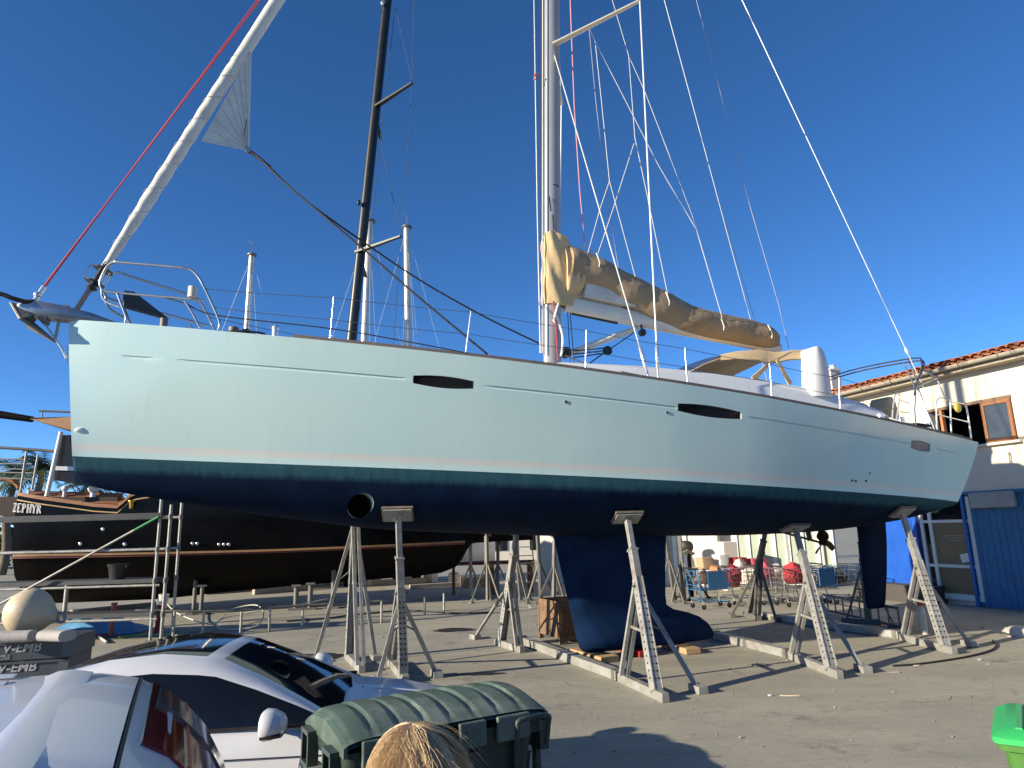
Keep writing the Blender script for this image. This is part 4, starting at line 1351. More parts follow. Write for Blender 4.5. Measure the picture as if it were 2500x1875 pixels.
# frosted light box on the cladding
lx0, lx1 = wat(2476, 1220, .06)[0], wat(2366, 1220, .06)[0]
lz0, lz1 = wat(2420, 1240, .06)[1], wat(2420, 1200, .06)[1]
lb = M(); wbox(lb, lx0, lx1, lz0, lz1, -.04, .08)
lb.build('frosted_panel', mat('frosted_grey', (.30, .31, .28), .5), workshop, bevel=.03)
# glazed door with white frame
dx0, dx1 = wat(2392, 1400)[0], wat(2262, 1400)[0]
dxm = wat(2288, 1380)[0]
dz = [.12, wat(2330, 1386)[1], wat(2320, 1276)[1], wat(2310, 1215)[1]]
door = M()
FW = .09
for xx in (dx0, dxm, dx1 - FW):
    wbox(door, xx, xx + FW, dz[0], dz[3], -.10, -.02)
for zz in (dz[0], dz[1], dz[2]):
    wbox(door, dx0 + FW, dxm, zz, zz + FW * (1.5 if zz == dz[0] else .8), -.10, -.025)
    wbox(door, dxm + FW, dx1 - FW, zz, zz + FW * .8, -.10, -.025)
door_o = door.build('glazed_door', WFRAME, workshop)
KRAFT = mat('papered_glass', (.17, .12, .065), .35, 0, .12, 2, coat=.4)
for (xa, xb) in ((dx0 + FW, dxm), (dxm + FW, dx1 - FW)):
    for za, zb, mm in ((dz[0] + .09, dz[1], KRAFT), (dz[1] + .07, dz[2], KRAFT), (dz[2] + .07, dz[3], DARKGLASS)):
        q_ = M(); wbox(q_, xa, xb, za, zb, -.08, -.065); q_.build('pane', mm if xa < dxm else (DARKGLASS if za < 1 else mm), door_o)
nt_ = M(); xx, zz = wat(2358, 1362, -.06)
nt_.box((xx, -.058, zz), (.26, .006, .2), Matrix.Rotation(.2, 3, 'Y')); nt_.build('paper_notice', mat('paper', (.7, .68, .64), .8), door_o)
for k in range(3):
    xx, zz = wat(2330, 1308 + 6 * k, -.06)
    nt_ = M(); nt_.box((xx, -.06, zz), (.6 - .13 * k, .005, .025)); nt_.build('faded_lettering', mat('faded_print', (.30, .24, .16), .8), door_o)
# bright blue door further along, plinth and steps
ex0, ex1 = wat(2256, 1400)[0], wat(2160, 1400)[0]
d2 = M(); wbox(d2, ex0, ex1, wat(2230, 1440)[1], dz[3] + .05, -.1, .04); d2.build('blue_door', BLUED, workshop, bevel=.01)
d2 = M(); wbox(d2, ex0 + .05, ex1 - .05, 1.28, 1.31, .04, .05); d2.build('blue_door_rail', BLUED, workshop)
pl_ = M(); wbox(pl_, dx1 - .4, T1, .0, .42, -.1, .5); pl_.build('plinth', mat('dark_plinth', (.06, .055, .05), .8), workshop)
# roof: eaves, gutter, tiles
RC = mat('clay_tile', (.42, .17, .085), .85, 0, .3, 4, .25, 25, dirt=(.22, .12, .08), damt=.6, dscale=3)
RP = R(12.5)
OUT = .42
ez = EAVE + .16
rw = 4.6
sl = M()
sl.box(((T0 + T1) / 2 + .15, OUT - rw / 2 * math.cos(RP), ez + rw / 2 * math.sin(RP) - .02), (T1 - T0 + .5, rw, .06), Matrix.Rotation(-RP, 3, 'X'))
roof = sl.build('roof', mat('roof_underlay', (.28, .14, .08), .9), workshop)
M().box(((T0 + T1) / 2 + .15, OUT - 2 * rw * math.cos(RP) * .75, ez + .3), (T1 - T0 + .5, rw, .06), Matrix.Rotation(RP, 3, 'X')).build('back_slope', MATS['roof_underlay'], roof)
M().box(((T0 + T1) / 2 + .15, .12, EAVE + .05), (T1 - T0 + .4, .5, .1)).build('eaves_board', mat('eaves_grey', (.30, .26, .20), .8), roof)
gut = M()
rr_ = []
for x in (T0 - .1, T1 + .4):
    rr_.append([V((x, OUT + .06 + .085 * math.cos(a), EAVE + .16 + .085 * math.sin(a))) for a in [math.pi + math.pi * k / 8 for k in range(9)]] + [V((x, OUT + .06 + .07 * math.cos(a), EAVE + .16 + .07 * math.sin(a))) for a in [2 * math.pi - math.pi * k / 8 for k in range(9)]])
gut.loft(rr_)
gutter = gut.build('gutter', mat('old_gutter', (.34, .30, .24), .8, 0, .15, 4), roof, 50)
k_ = T0
while k_ < T1:
    M().path([V((k_, OUT + .06 + .092 * math.cos(a), EAVE + .16 + .092 * math.sin(a))) for a in [math.pi * .97 + math.pi * 1.06 * i / 8 for i in range(9)]], .014, 5).build('gutter_joint', mat('gutter_dark', (.12, .1, .08), .8), gutter, 60)
    k_ += .95
def tile_mesh(up):
    rows = []
    for u, w in ((0, .105), (1, .085)):
        y = -u * .46
        outer = [V((w * math.cos(a), y, w * .62 * math.sin(a) * (1 if up else -1))) for a in [math.pi * k / 7 for k in range(8)]]
        inner = [V((q.x * .86, y, q.z * .82)) for q in outer[::-1]]
        rows.append(outer + inner)
    m_ = M().loft(rows)
    return m_
tm_up = tile_mesh(True); tm_dn = tile_mesh(False)
proto_up = tm_up.build('roof_tile', RC, roof, 50); proto_dn = tm_dn.build('roof_tile', RC, roof, 50)
tilt = Matrix.Rotation(-RP, 4, 'X')
first = {True: proto_up, False: proto_dn}
used = {True: False, False: False}
vis0 = -2.6
count = 0
rest = M()
ncol = int((T1 + .35 - T0) / .215)
for r_ in range(9):
    for c_ in range(ncol):
        for up in (True, False):
            x = T1 + .3 - c_ * .215 - (0 if up else .1075)
            yl = OUT + .06 - r_ * .40 * math.cos(RP)
            zl = ez + .035 + r_ * .40 * math.sin(RP) + (.075 if up else .055) + random.uniform(-.012, .012)
            rzz = random.uniform(-.05, .05)
            mtx = Matrix.Translation((x, yl + random.uniform(-.03, .03), zl)) @ Matrix.Rotation(rzz, 4, 'Z') @ tilt
            if x > vis0 and r_ < 6 and count < 296:
                if not used[up]:
                    o_ = first[up]; used[up] = True
                else:
                    o_ = first[up].copy(); COL.objects.link(o_)
                o_.parent = roof
                o_.matrix_local = mtx
                count += 1
            else:
                src = tm_up if up else tm_dn
                rest.add([mtx @ V(q) for q in src.v], src.f)
ro_ = rest.build('roof_tiles', RC, roof, 50); ro_['kind'] = 'stuff'
# chimney
chx = wat(2028, 935, -1.6)[0]
ctop = wat(2028, 908, -1.6)[1]
ch = M().box((chx, -1.6, (EAVE + ctop) / 2 - .3), (.50, .42, ctop - EAVE + .6)).build('chimney', PLASTERW, roof, bevel=.01)
M().box((chx, -1.6, ctop + .03), (.58, .5, .06)).build('chimney_cap', PLASTERW, ch)
for dx in (-.16, .16):
    M().loft([ell(V((chx + dx, -1.6, ctop + .06 + z_)), V((1, 0, 0)), V((0, 1, 0)), r_, r_, 12) for z_, r_ in ((0, .09), (.12, .085), (.14, .10))]).build('chimney_pot', PLASTERW, ch, 40)
# lower white range beyond it, with tall glazed bays
RANGE_F = Frame((9.2, 23.0), math.pi / 2 + R(62))
rg = thing('low_white_building', 'low sunlit white building with tall pale windows behind the trolleys', 'building', (RANGE_F.o.x, RANGE_F.o.y, 0), RANGE_F.a)
M().box((4.2, -2, 1.9), (10.4, 4, 3.8)).build('wall', PLASTERW, rg)
def rat(px, py): 
    p = RANGE_F.at(px, py, 0); return p.x, p.z
GP = mat('pale_green_pane', (.36, .40, .33), .25, 0, .08, 2)
def bay(pxa, pxb, npan, z0, z1):
    xa, xb = rat(pxa, 1360)[0], rat(pxb, 1360)[0]
    if xa > xb: xa, xb = xb, xa
    f_ = M()
    f_.box(((xa + xb) / 2, .03, z0), (xb - xa + .1, .08, .1)).box(((xa + xb) / 2, .03, z1), (xb - xa + .1, .08, .1))
    w_ = M(); 
    fo = f_.build('window_frame', WFRAME, rg)
    for k in range(npan + 1):
        M().box((xa + (xb - xa) * k / npan, .035, (z0 + z1) / 2), (.13, .09, z1 - z0 - .1)).build('mullion', WFRAME, fo)
    for k in range(npan):
        M().box((xa + (xb - xa) * (k + .5) / npan, .01, (z0 + z1) / 2), ((xb - xa) / npan - .1, .03, z1 - z0 - .1)).build('pane', GP, fo)
bay(1625, 1675, 2, .5, 3.0)
bay(1800, 1925, 4, .5, 3.0)
bay(1928, 2035, 3, .5, 3.0)
x_, z_ = rat(1742, 1380)
M().box((x_, .25, 1.2), (.6, .5, 2.4)).build('pier', PLASTERW, rg)
M().tube((rat(2010, 1350)[0], .1, .1), (rat(2010, 1350)[0], .1, 3.6), .04, 8).build('downpipe', WFRAME, rg, 40)
# far pale building seen between the black hull and the keel
fb = thing('harbour_building', 'distant pale building seen between the black hull and the keel', 'building', (0.0, 48, 0), R(8))
M().box((1.5, 0, 1.8), (9, 5, 3.6)).build('wall', PLASTERW, fb)
M().box((1.5, 0, 3.75), (9.6, 5.6, .3)).build('roof', mat('far_roof', (.35, .17, .1), .9), fb)
for k in range(3):
    M().box((-1.5 + 2.6 * k, -2.52, 1.5), (1.1, .06, 1.6)).build('window', DARKGLASS, fb)

# ================================================================== ZEPHYR, the black hull behind
_zo = AT(30, 1300, 18.2)
ZA = R(10)
ZF = Frame((_zo.x - 1.75 * math.sin(ZA), _zo.y + 1.75 * math.cos(ZA)), ZA)
zephyr = thing('black_motor_sailer', 'long black boat with gold stripe and teak rail on shore behind the yacht', 'boat', ZF.o, ZA)
BLK = mat('black_gloss_hull', (.003, .003, .004), .16, 0, .3, 1.5, coat=.0, spec=.10, rvar=.05)
BLKB = mat('dark_antifouling', (.006, .005, .005), .6, 0, .5, 1.2, dirt=(.016, .010, .007), damt=.4, spec=.08, dscale=.5)
def zc(pts, y=-1.9):
    q = [ZF.at(px, py, y) for px, py in pts]
    return pchip([a.x for a in q], [a.z for a in q])
z_rail = zc([(-150, 1182), (15, 1203), (100, 1217), (200, 1230), (285, 1240), (330, 1208), (500, 1190), (900, 1160), (1200, 1140)])
z_str = zc([(-150, 1365), (0, 1361), (200, 1357), (400, 1353), (640, 1347), (900, 1337), (1145, 1326), (1400, 1315)])
z_bot = zc([(-150, 1500), (0, 1492), (300, 1480), (500, 1461), (700, 1442), (900, 1426), (1050, 1413), (1110, 1402), (1143, 1372), (1160, 1332)])
uE = ZF.at(1143, 1372, -1.0).x
hb = pchip([-.2, 0, 1.5, 4, 8, 11, uE + .2, uE + 2.2], [1.5, 1.72, 1.9, 2.05, 2.0, 1.5, .95, .06])
us = [0, .15, .4, .8, 1.4, 2, 2.6, 2.75, 2.9, 3.05, 3.2, 3.5, 4, 5, 6, 7, 8, 9, 10, 10.8, 11.4, uE - .3, uE - .1, uE, uE + .15, uE + .9, uE + 1.6, uE + 2.2]
us = sorted(u for u in us)
rows = []
for u in us:
    h = hb(u)
    zr_, zs_, zb_ = z_rail(u), z_str(u), min(z_bot(min(u, uE + .15)), z_str(u) - .03)
    if u > uE + .15: zb_ = z_str(u) - .03 + (u - uE - .15) * .3
    fl_ = .93
    near = [(h * 1.0, zr_), (h * 1.005, zr_ * .6 + zs_ * .4), (h * .985, zs_ + .05), (h * fl_, zs_ - .02), (h * .80, zs_ * .62 + zb_ * .38), (h * .5, zs_ * .25 + zb_ * .75), (.22 * min(1, h), zb_ + .03), (.12 * min(1, h), zb_)]
    rk = lambda z: -.35 * max(0, 1 - u / 1.0) * (1 - (z - .6) / 3) if u < 1 else 0
    ring_ = [V((u, -y, z)) for y, z in near] + [V((u, y, z)) for y, z in near[::-1]]
    rows.append(ring_)
mz = M()
n_ = len(rows[0])
mz.v = [tuple(p) for r in rows for p in r]
for i in range(len(rows) - 1):
    for k in range(n_):
        kk = min(k, n_ - 2 - k)
        mz.f.append((i * n_ + k, i * n_ + (k + 1) % n_, (i + 1) * n_ + (k + 1) % n_, (i + 1) * n_ + k))
        mz.m.append(1 if kk >= 3 and k != n_ - 1 else (2 if k == n_ - 1 else 0))
mz.f += [tuple(range(n_)), tuple((len(rows) - 1) * n_ + k for k in range(n_ - 1, -1, -1))]
mz.m += [0, 0]
mz.build('hull', [BLK, BLKB, TEAK], zephyr, 30)
GOLD = mat('gold_stripe', (.27, .155, .065), .4, .1, .15, 3)
REDS = mat('red_stripe', (.16, .03, .02), .5, 0, .15, 3)
COVE = mat('cove_line', (.35, .35, .36), .35)
def zband(name, zf, w, m, u0=0.05, u1=None, off=.012, sc=1.0):
    rr_ = []
    u = u0
    u1 = uE if u1 is None else u1
    while u <= u1:
        z = zf(u)
        zr_, zs_ = z_rail(u), z_str(u)
        t = (z - zs_) / max(.1, zr_ - zs_)
        y = hb(u) * (.985 + .02 * min(1, max(0, t))) + off if z > zs_ else hb(u) * .955 + off
        rr_.append([V((u, -y, z - w / 2)), V((u, -y, z + w / 2)), V((u, -y + .03, z + w / 2)), V((u, -y + .03, z - w / 2))])
        u += .25
    return M().loft(rr_).build(name, m, zephyr, 40)
zband('gold_stripe', lambda u: z_str(u) + .035, .055, GOLD, off=.006)
zband('red_stripe', lambda u: z_str(u) - .02, .045, REDS, off=.028)
cz = zc([(0, 1258), (75, 1262), (160, 1270), (400, 1278), (560, 1277), (760, 1270), (1100, 1250)])
zband('cove_line', cz, .05, COVE, .9, 9, off=.004)
zband('cove_line', lambda u: cz(u) - .17, .022, COVE, .9, 8, off=.004)
# teak rail cap
rr_ = []
for u in us:
    if u > 3.55: break
    h, z = hb(u), z_rail(u)
    rr_.append([V((u, -h - .05, z - .03)), V((u, -h - .05, z + .06)), V((u, -h + .14, z + .06)), V((u, -h + .14, z - .03))])
M().loft(rr_).build('teak_rail_cap', TEAK, zephyr, 40)
rr2 = [[p + V((0, .012, -.13)) for p in r] for r in rr_]
rr2 = [[V((r[0].x, r[0].y + .025, r[0].z)), V((r[0].x, r[0].y + .025, r[0].z + .03)), V((r[0].x, r[0].y + .08, r[0].z + .03)), V((r[0].x, r[0].y + .08, r[0].z))] for r in rr2]
M().loft(rr2).build('gilt_line', mat('gilt', (.5, .33, .12), .4), zephyr)
# raised teak deck house between the rails: planks one by one
p0_, p1_ = ZF.at(62, 1196, -.4), ZF.at(300, 1212, -.4)
for k in range(11):
    u = k / 10
    zA = ZF.at(70, 1200 + 2.4 * k, -1.0 - .04 * k); zB = ZF.at(300, 1206 + 2.4 * k, -1.0 - .04 * k)
    M().bar(zA, zB, .028, .045, up=(0, -.6, 1)).build('deck_plank', mat('deck_plank_teak', (.36, .17, .085), .6, 0, .25, 3, stretch=(.3, 6, 6)), zephyr)
M().bar(ZF.at(20, 1238, -.6), ZF.at(310, 1238, -.6), 1.5, .5).build('deck_house', mat('deck_dark', (.05, .03, .02), .7), zephyr)
# name
def glyph(ch):
    T, H = .24, .10      # thick and thin strokes, unit height
    S = {'Z': [((0, 1), (.62, 1), H), ((0, 0), (.62, 0), H), ((.54, .98), (.1, .02), T), ((.03, 1), (.03, .78), .07), ((.6, 0), (.6, .22), .07)],
         'E': [((.14, 0), (.14, 1), T), ((0, 0), (.62, 0), H), ((0, 1), (.62, 1), H), ((.14, .5), (.45, .5), H), ((.6, 1), (.6, .78), .07), ((.6, 0), (.6, .22), .07)],
         'P': [((.14, 0), (.14, 1), T), ((0, 0), (.3, 0), H), ((0, 1), (.45, 1), H), ((.14, .47), (.45, .47), H), ((.52, .93), (.52, .54), T * .9)],
         'H': [((.14, 0), (.14, 1), T), ((.62, 0), (.62, 1), T), ((.14, .5), (.62, .5), H), ((0, 0), (.28, 0), H), ((0, 1), (.28, 1), H), ((.48, 0), (.76, 0), H), ((.48, 1), (.76, 1), H)],
         'Y': [((.1, 1), (.38, .48), T), ((.66, 1), (.38, .48), H), ((.38, .5), (.38, 0), T), ((.24, 0), (.52, 0), H), ((0, 1), (.24, 1), H), ((.54, 1), (.78, 1), H)],
         'R': [((.14, 0), (.14, 1), T), ((0, 0), (.28, 0), H), ((0, 1), (.45, 1), H), ((.14, .5), (.45, .5), H), ((.52, .93), (.52, .56), T * .9), ((.38, .5), (.64, .02), T), ((.58, 0), (.74, 0), H)]}
    return S[ch]
nA, nB = ZF.at(27, 1249, -1.78), ZF.at(102, 1254, -1.84)
hgt = .215
adv = (nB.x - nA.x) / 6.0
for i, chh in enumerate('ZEPHYR'):
    m_ = M()
    w = adv * .92 / .76
    for (x0, y0), (x1, y1), tk_ in glyph(chh):
        u0, u1 = nA.x + i * adv + x0 * w, nA.x + i * adv + x1 * w
        zz = nA.z + (nB.z - nA.z) * i / 6
        a = V((u0, -hb(u0) - .022, zz + y0 * hgt)); b = V((u1, -hb(u1) - .022, zz + y1 * hgt))
        m_.bar(a, b, tk_ * hgt * .8, .012, up=(0, 1, 0))
    m_.build('name_letter', mat('name_white', (.62, .60, .55), .5), zephyr)
# portholes and outlets
for px, py in ((250, 1292), (193, 1328), (305, 1329), (472, 1327), (483, 1327), (536, 1329), (548, 1329), (560, 1329)):
    q = ZF.at(px, py, -2.03)
    q.y = -hb(q.x) - .0
    M().tube(q, q + V((0, -.03, 0)), .045, 12).tube(q + V((0, -.03, 0)), q + V((0, -.04, 0)), .045, 12, .03).build('hull_outlet', CHROME if px < 400 else STAINLESS, zephyr, 40)
q = ZF.at(327, 1231, -1.9); q.y = -hb(q.x)
M().tube(q + V((0, -.05, -.12)), q + V((0, -.05, .06)), .05, 10, .07).tube(q + V((0, -.05, .06)), q + V((0, -.05, .1)), .1, 10).build('brass_cup', mat('brass', (.55, .36, .08), .3, .9), zephyr, 40)
# cowl vents, posts, wheel
for px, py, r in ((158, 1200, .09), (228, 1200, .15), (70, 1200, .05)):
    q = ZF.at(px, py, -1.2)
    M().tube(q + V((0, 0, -.18)), q + V((0, 0, .05)), r * .5, 12).sphere(q + V((0, 0, .08)), (r, r, r * .9), 12, 8).build('cowl_vent', WHITE, zephyr, 60)
q = ZF.at(5, 1210, -1.0)
M().path([q + V((.45 * math.cos(a), 0, .45 * math.sin(a))) for a in [math.pi * k / 14 for k in range(15)]], .06, 8).build('teak_seat_hoop', TEAK, zephyr, 60)
# hard top of teak on a slanting post, black side screens
h0, h1 = ZF.at(78, 1022, -1.4), ZF.at(172, 1024, -1.4)
zt = h0.z
M().loft([[V((h0.x, -1.5, zt - .03)), V((h0.x + .05, -1.55, zt)), V((h0.x + .05, 1.5, zt)), V((h0.x, 1.5, zt - .03))], [V((h0.x + 1.2, -1.6, zt - .38)), V((h0.x + 1.2, -1.65, zt + .02)), V((h0.x + 1.2, 1.6, zt + .02)), V((h0.x + 1.2, 1.6, zt - .38))], [V((h0.x + 4.5, -1.6, zt - .4)), V((h0.x + 4.5, -1.65, zt)), V((h0.x + 4.5, 1.6, zt)), V((h0.x + 4.5, 1.6, zt - .4))]]).build('teak_hardtop', mat('hardtop_teak', (.34, .18, .085), .5, 0, .15, 3), zephyr)
M().path([ZF.at(96, 1003, -1.3), ZF.at(172, 1006, -1.3), ZF.at(300, 1006, -1.3)], .03, 8).path([ZF.at(103, 1004, -1.3), ZF.at(103, 1020, -1.3)], .02, 6).build('hardtop_rail', STEELD, zephyr, 60)
M().tube(ZF.at(149, 1055, -1.5), ZF.at(114, 1212, -1.65), .055, 10).build('hardtop_post', CREAMP, zephyr, 50)
M().loft([[ZF.at(149, 1062, -1.4), ZF.at(134, 1140, -1.4), ZF.at(132, 1172, -1.4), ZF.at(190, 1182, -1.4), ZF.at(240, 1190, -1.4), ZF.at(240, 1062, -1.4)], [ZF.at(149, 1062, -1.4) + V((0, 2.6, 0)), ZF.at(134, 1140, -1.4) + V((0, 2.6, 0)), ZF.at(132, 1172, -1.4) + V((0, 2.6, 0)), ZF.at(190, 1182, -1.4) + V((0, 2.6, 0)), ZF.at(240, 1190, -1.4) + V((0, 2.6, 0)), ZF.at(240, 1062, -1.4) + V((0, 2.6, 0))]]).build('wheelhouse', mat('black_screen', (.006, .006, .008), .35, 0, .2, 3), zephyr)
M().bar(ZF.at(136, 1143, -1.43), ZF.at(240, 1146, -1.43), .02, .11).build('white_band', WHITE, zephyr)
M().tube(ZF.at(-60, 1003, .0), ZF.at(80, 1024, .0), .13, 12, .09).build('furled_boom', BLKB, zephyr, 50)
# pushpit of tubes at the stern
for seq, r in (([(-60, 1090), (20, 1094), (100, 1099), (150, 1104)], .04), ([(65, 1102), (50, 1200)], .03), ([(93, 1110), (78, 1196)], .03), ([(-60, 1118), (60, 1122)], .02), ([(-60, 1131), (78, 1133)], .02), ([(-60, 1142), (55, 1146)], .02), ([(-60, 1152), (80, 1155)], .02), ([(-60, 1166), (80, 1170)], .02)):
    M().path([ZF.at(px, py, -1.3) for px, py in seq], r, 8).build('pushpit_rail', STEELD if r > .035 else STEEL, zephyr, 60)
# mast and rig
m0, m1 = ZF.at(853, 880, .6), ZF.at(952, -60, .6)
mdir = (m1 - m0).normalized()
bot = m0 - mdir * ((m0.z - 2.6) / mdir.z)
topm = m0 + mdir * 17
CARB = mat('black_mast', (.007, .009, .009), .4, .0, .2, 2)
zm = M().loft([ell(c, V((1, 0, 0)), V((0, 1, 0)), .17, .12, 16) for c in (bot, topm)]).build('mast', CARB, zephyr, 50)
def zsp(rpx, tpx, nm='spreader'):
    a = ZF.at(rpx[0], rpx[1], .6)
    wz = a.z
    b = ZF.loc(PL(tpx[0], tpx[1], V((0, 0, wz)), V((0, 0, 1))))
    if (b - a).length > 3:
        b = a + (b - a).normalized() * 1.6
    M().bar(a, b, .17, .085, w2=.10, h2=.05).build(nm, CARB, zm)
    return a, b
sps = [zsp((915, 262), (1006, 203)), zsp((870, 616), (978, 577))]
for (rx, ry), (tx, ty) in (((915, 270), (929, 340)), ((878, 625), (893, 677))):
    a = ZF.at(rx, ry, .6)
    M().bar(a, ZF.at(tx, ty, 2.0), .17, .085, w2=.10, h2=.05).build('spreader', CARB, zm)
WT = mat('dark_rigging', (.05, .08, .13), .5)
for pts in ([(1013, -60, .0), (1006, 205, .0), (983, 560, .1), (978, 580, .1), (960, 850, .2)], [(965, 20, .6), (1005, 190, .2)], [(962, 40, .6), (936, 270, 1.2), (910, 530, 1.0)], [(928, 340, 2), (940, 400, 1.5), (970, 530, .5), (978, 575, .2)]):
    M().path([ZF.at(*q) for q in pts], .014, 5).build('shroud', WT, zephyr, 60)
for px, py in ((938, 8), (880, 495)):
    q = ZF.at(px - 4, py, .45)
    M().sphere(q, (.07, .07, .10), 10, 8).build('mast_lamp', CARB if px < 900 else CHROME, zm, 60)
# shores under the black hull
for i, (px, pt, pb, mm) in enumerate(((158, 1425, 1487, STEEL), (470, 1408, 1530, STEELD), (490, 1440, 1500, STEELD), (722, 1440, 1480, STEELD), (757, 1435, 1475, STEELD), (812, 1395, 1505, STEELD))):
    c = ZF.at(px, pb, -1.2); c.z = 0
    w = ZF.wld(c)
    tz = ZF.at(px, pt, -1.2).z
    t = thing('hull_shore', ['pale round post shoring the black hull behind the buoy', 'dark post shoring the black hull beside the first railing post', 'thin dark post shoring the black hull behind the cable loop', 'short dark block post under the black keel', 'slim dark post under the black keel', 'tall dark post shoring the black hull behind the paired stands'][i], 'shore', (w.x, w.y, 0), ZA, 'shores under the black hull')
    M().tube((0, 0, .05), (0, 0, tz + .1), .055 if i < 3 else .07, 10).build('post', mm, t, 40)
    M().box((0, 0, .03), (.35, .35, .06)).build('foot', mm, t)
    M().box((0, 0, tz + .12), (.25, .2, .05)).build('head_plate', mm, t)

# ================================================================== low railing with cables by the slip
FR = [(422, 1492, 1558), (494, 1493, 1552), (587, 1490, 1546), (657, 1484, 1541), (738, 1478, 1533), (801, 1475, 1529), (931, 1467, 1521), (1037, 1457, 1502), (1084, 1446, 1491)]
base = [G(x, b) for x, t_, b in FR]
t = thing('low_railing', 'low bent steel railing along the slip under the black hull', 'railing', (base[0].x, base[0].y, 0))
tps = []
for (x, tp_, bb), g in zip(FR, base):
    l_ = g - base[0]
    zt = PL(x, tp_, g, V((0, 1, 0))).z
    M().tube(l_, l_ + V((0, 0, zt)), .028, 8).build('post', STEEL, t, 50)
    tps.append(l_ + V((0, 0, zt)))
M().path([tps[0] + V((-.9, .1, .02))] + tps[:7], .026, 8).build('top_rail', STEELD, t, 60)
M().path([tps[6], tps[7], tps[8]], .02, 6).build('chain_link', STEELD, t, 60)
def cable(label, pts, r, m, z=.02):
    o_ = M().path([p for p in smoothpts(pts, 8)], r, 6).build('cable', m, None, 60)
    return tag(o_, label, 'cable')
gz = lambda px, py, z: G(px, py) + V((0, 0, z))
PALEC = mat('pale_cable', (.5, .48, .42), .7)
cable('pale looped cable hanging on the low railing', [gz(395, 1500, .4), gz(430, 1522, .25), gz(500, 1536, .12), gz(530, 1535, .15), gz(560, 1520, .3), gz(620, 1518, .4), gz(642, 1530, .3), gz(625, 1540, .1), gz(560, 1543, .06), gz(528, 1540, .1), gz(548, 1530, .2), gz(660, 1522, .35), gz(735, 1510, .35), gz(800, 1500, .4)], .014, PALEC)
cable('dark hose lying along the slip behind the railing', [gz(700, 1520, .03), gz(800, 1512, .03), gz(900, 1500, .03), gz(1000, 1493, .03), gz(1120, 1500, .03), gz(1200, 1497, .03)], .02, RUBBER)
cable('green hose lying on the ground below the scaffold', [gz(290, 1560, .03), gz(330, 1555, .03), gz(400, 1552, .03), gz(450, 1557, .03)], .02, mat('green_hose', (.2, .35, .15), .6))
c = G(388, 1530)
t = thing('plastic_pipe', 'upright cream plastic pipe beside the scaffold foot', 'pipe', (c.x, c.y, 0))
M().tube((0, 0, 0), (.05, 0, .55), .10, 14).build('pipe', CREAMP, t, 50)
M().tube((.05, 0, .55), (.06, 0, .75), .10, 14, .13).build('flared_end', CREAMP, t, 50)
# concrete and steel sleepers lying behind
CONC = mat('sleeper_concrete', (.34, .31, .27), .9, 0, .15, 3, .2, 20)
SL = [((500, 1452), (610, 1443), .30, .22, 'pale concrete sleeper lying under the black keel'), ((618, 1452), (760, 1440), .25, .25, 'concrete sleeper with a square end behind the railing'), ((700, 1432), (870, 1428), .3, .2, 'long dark sleeper under the black hull'),
      ((880, 1432), (1040, 1424), .25, .22, 'dark sleeper in front of the white blocks'), ((1000, 1438), (1165, 1428), .2, .15, 'long thin sleeper beside the pallet pile'), ((180, 1500), (370, 1478), .5, .12, 'flat concrete slab below the scaffold deck')]
for a, b, w, h, lb_ in SL:
    A_, B_ = G(*a), G(*b)
    o_ = M().bar((0, 0, h / 2), (B_ - A_) + V((0, 0, h / 2)), w, h).build('sleeper', CONC, None, bevel=.015)
    o_.location = (A_.x, A_.y, .003)
    tag(o_, lb_, 'sleeper')
for i, (px, py) in enumerate(((780, 1430), (842, 1428), (910, 1430), (985, 1424), (1052, 1422), (1108, 1422))):
    c = G(px, py)
    o_ = M().box((0, 0, .17), (.55, .4, .34)).box((0, 0, .37), (.35, .35, .06)).build('keel_block', mat('white_block', (.55, .53, .48), .8, 0, .1, 4), None, bevel=.02)
    o_.location = (c.x, c.y, .003)
    o_.rotation_euler = (0, 0, .3 * i)
    tag(o_, 'pale keel block in the row beyond the black hull', 'block', 'row of pale keel blocks')

# ================================================================== scaffold on the left
sc0 = G(366, 1566)
SA = R(3)
SFr = Frame((sc0.x, sc0.y), SA)
scaf = thing('scaffold', 'galvanised scaffold tower with planks and green tipped brace beside the black boat', 'scaffold', (sc0.x, sc0.y, 0), SA)
lv = [SFr.at(376, y, 0).z for y in (1262, 1341, 1418, 1500)]
for x, y, zt in ((0, 0, 3.1), (.12, .75, 3.15), (.22, .0, lv[0] + .25), (-4.7, 0, 3.1), (-4.7, .75, 3.1)):
    s_ = M().tube((x, y, .02), (x, y, zt), .032, 10)
    p_ = s_.build('standard', STEEL, scaf, 50)
    for z in lv:
        M().tube((x, y, z - .05), (x, y, z + .05), .048, 10).build('coupler', STEELD, p_, 50)
    M().box((x, y, .012), (.16, .16, .02)).build('base_plate', STEELD, p_)
for z in lv[:2]:
    for y in (0, .75):
        M().tube((-4.8, y, z), (.16, y, z), .030, 10).build('ledger', STEEL, scaf, 50)
for z in lv[2:]:
    for y in (0.0, .38):
        M().box((-2.32, y + .2, z), (4.6, .35, .085)).build('scaffold_plank', mat('plank_grey', (.055, .058, .06), .6, .1, .15, 4), scaf)
    M().tube((-4.8, -.0, z - .09), (.1, 0, z - .09), .027, 10).build('ledger', STEEL, scaf, 50)
M().bar((-4.7, -.05, lv[0] + .02), (.05, -.05, lv[0] + .02), .03, .13).build('toe_board', mat('plank_grey2', (.035, .037, .04), .5, .1, .15, 4), scaf)
e0, e1 = V((0, -.06, lv[0])), SFr.at(0, 1475, -.06)
br = M().tube(e0.lerp(e1, .16), e1 + (e1 - e0) * .1, .024, 10).build('diagonal_brace', STEEL, scaf, 50)
M().tube(e0, e0.lerp(e1, .16), .025, 10).build('green_tip', mat('green_paint', (.03, .25, .08), .5), br, 50)
bk = SFr.wld(SFr.at(287, 1404, .2))
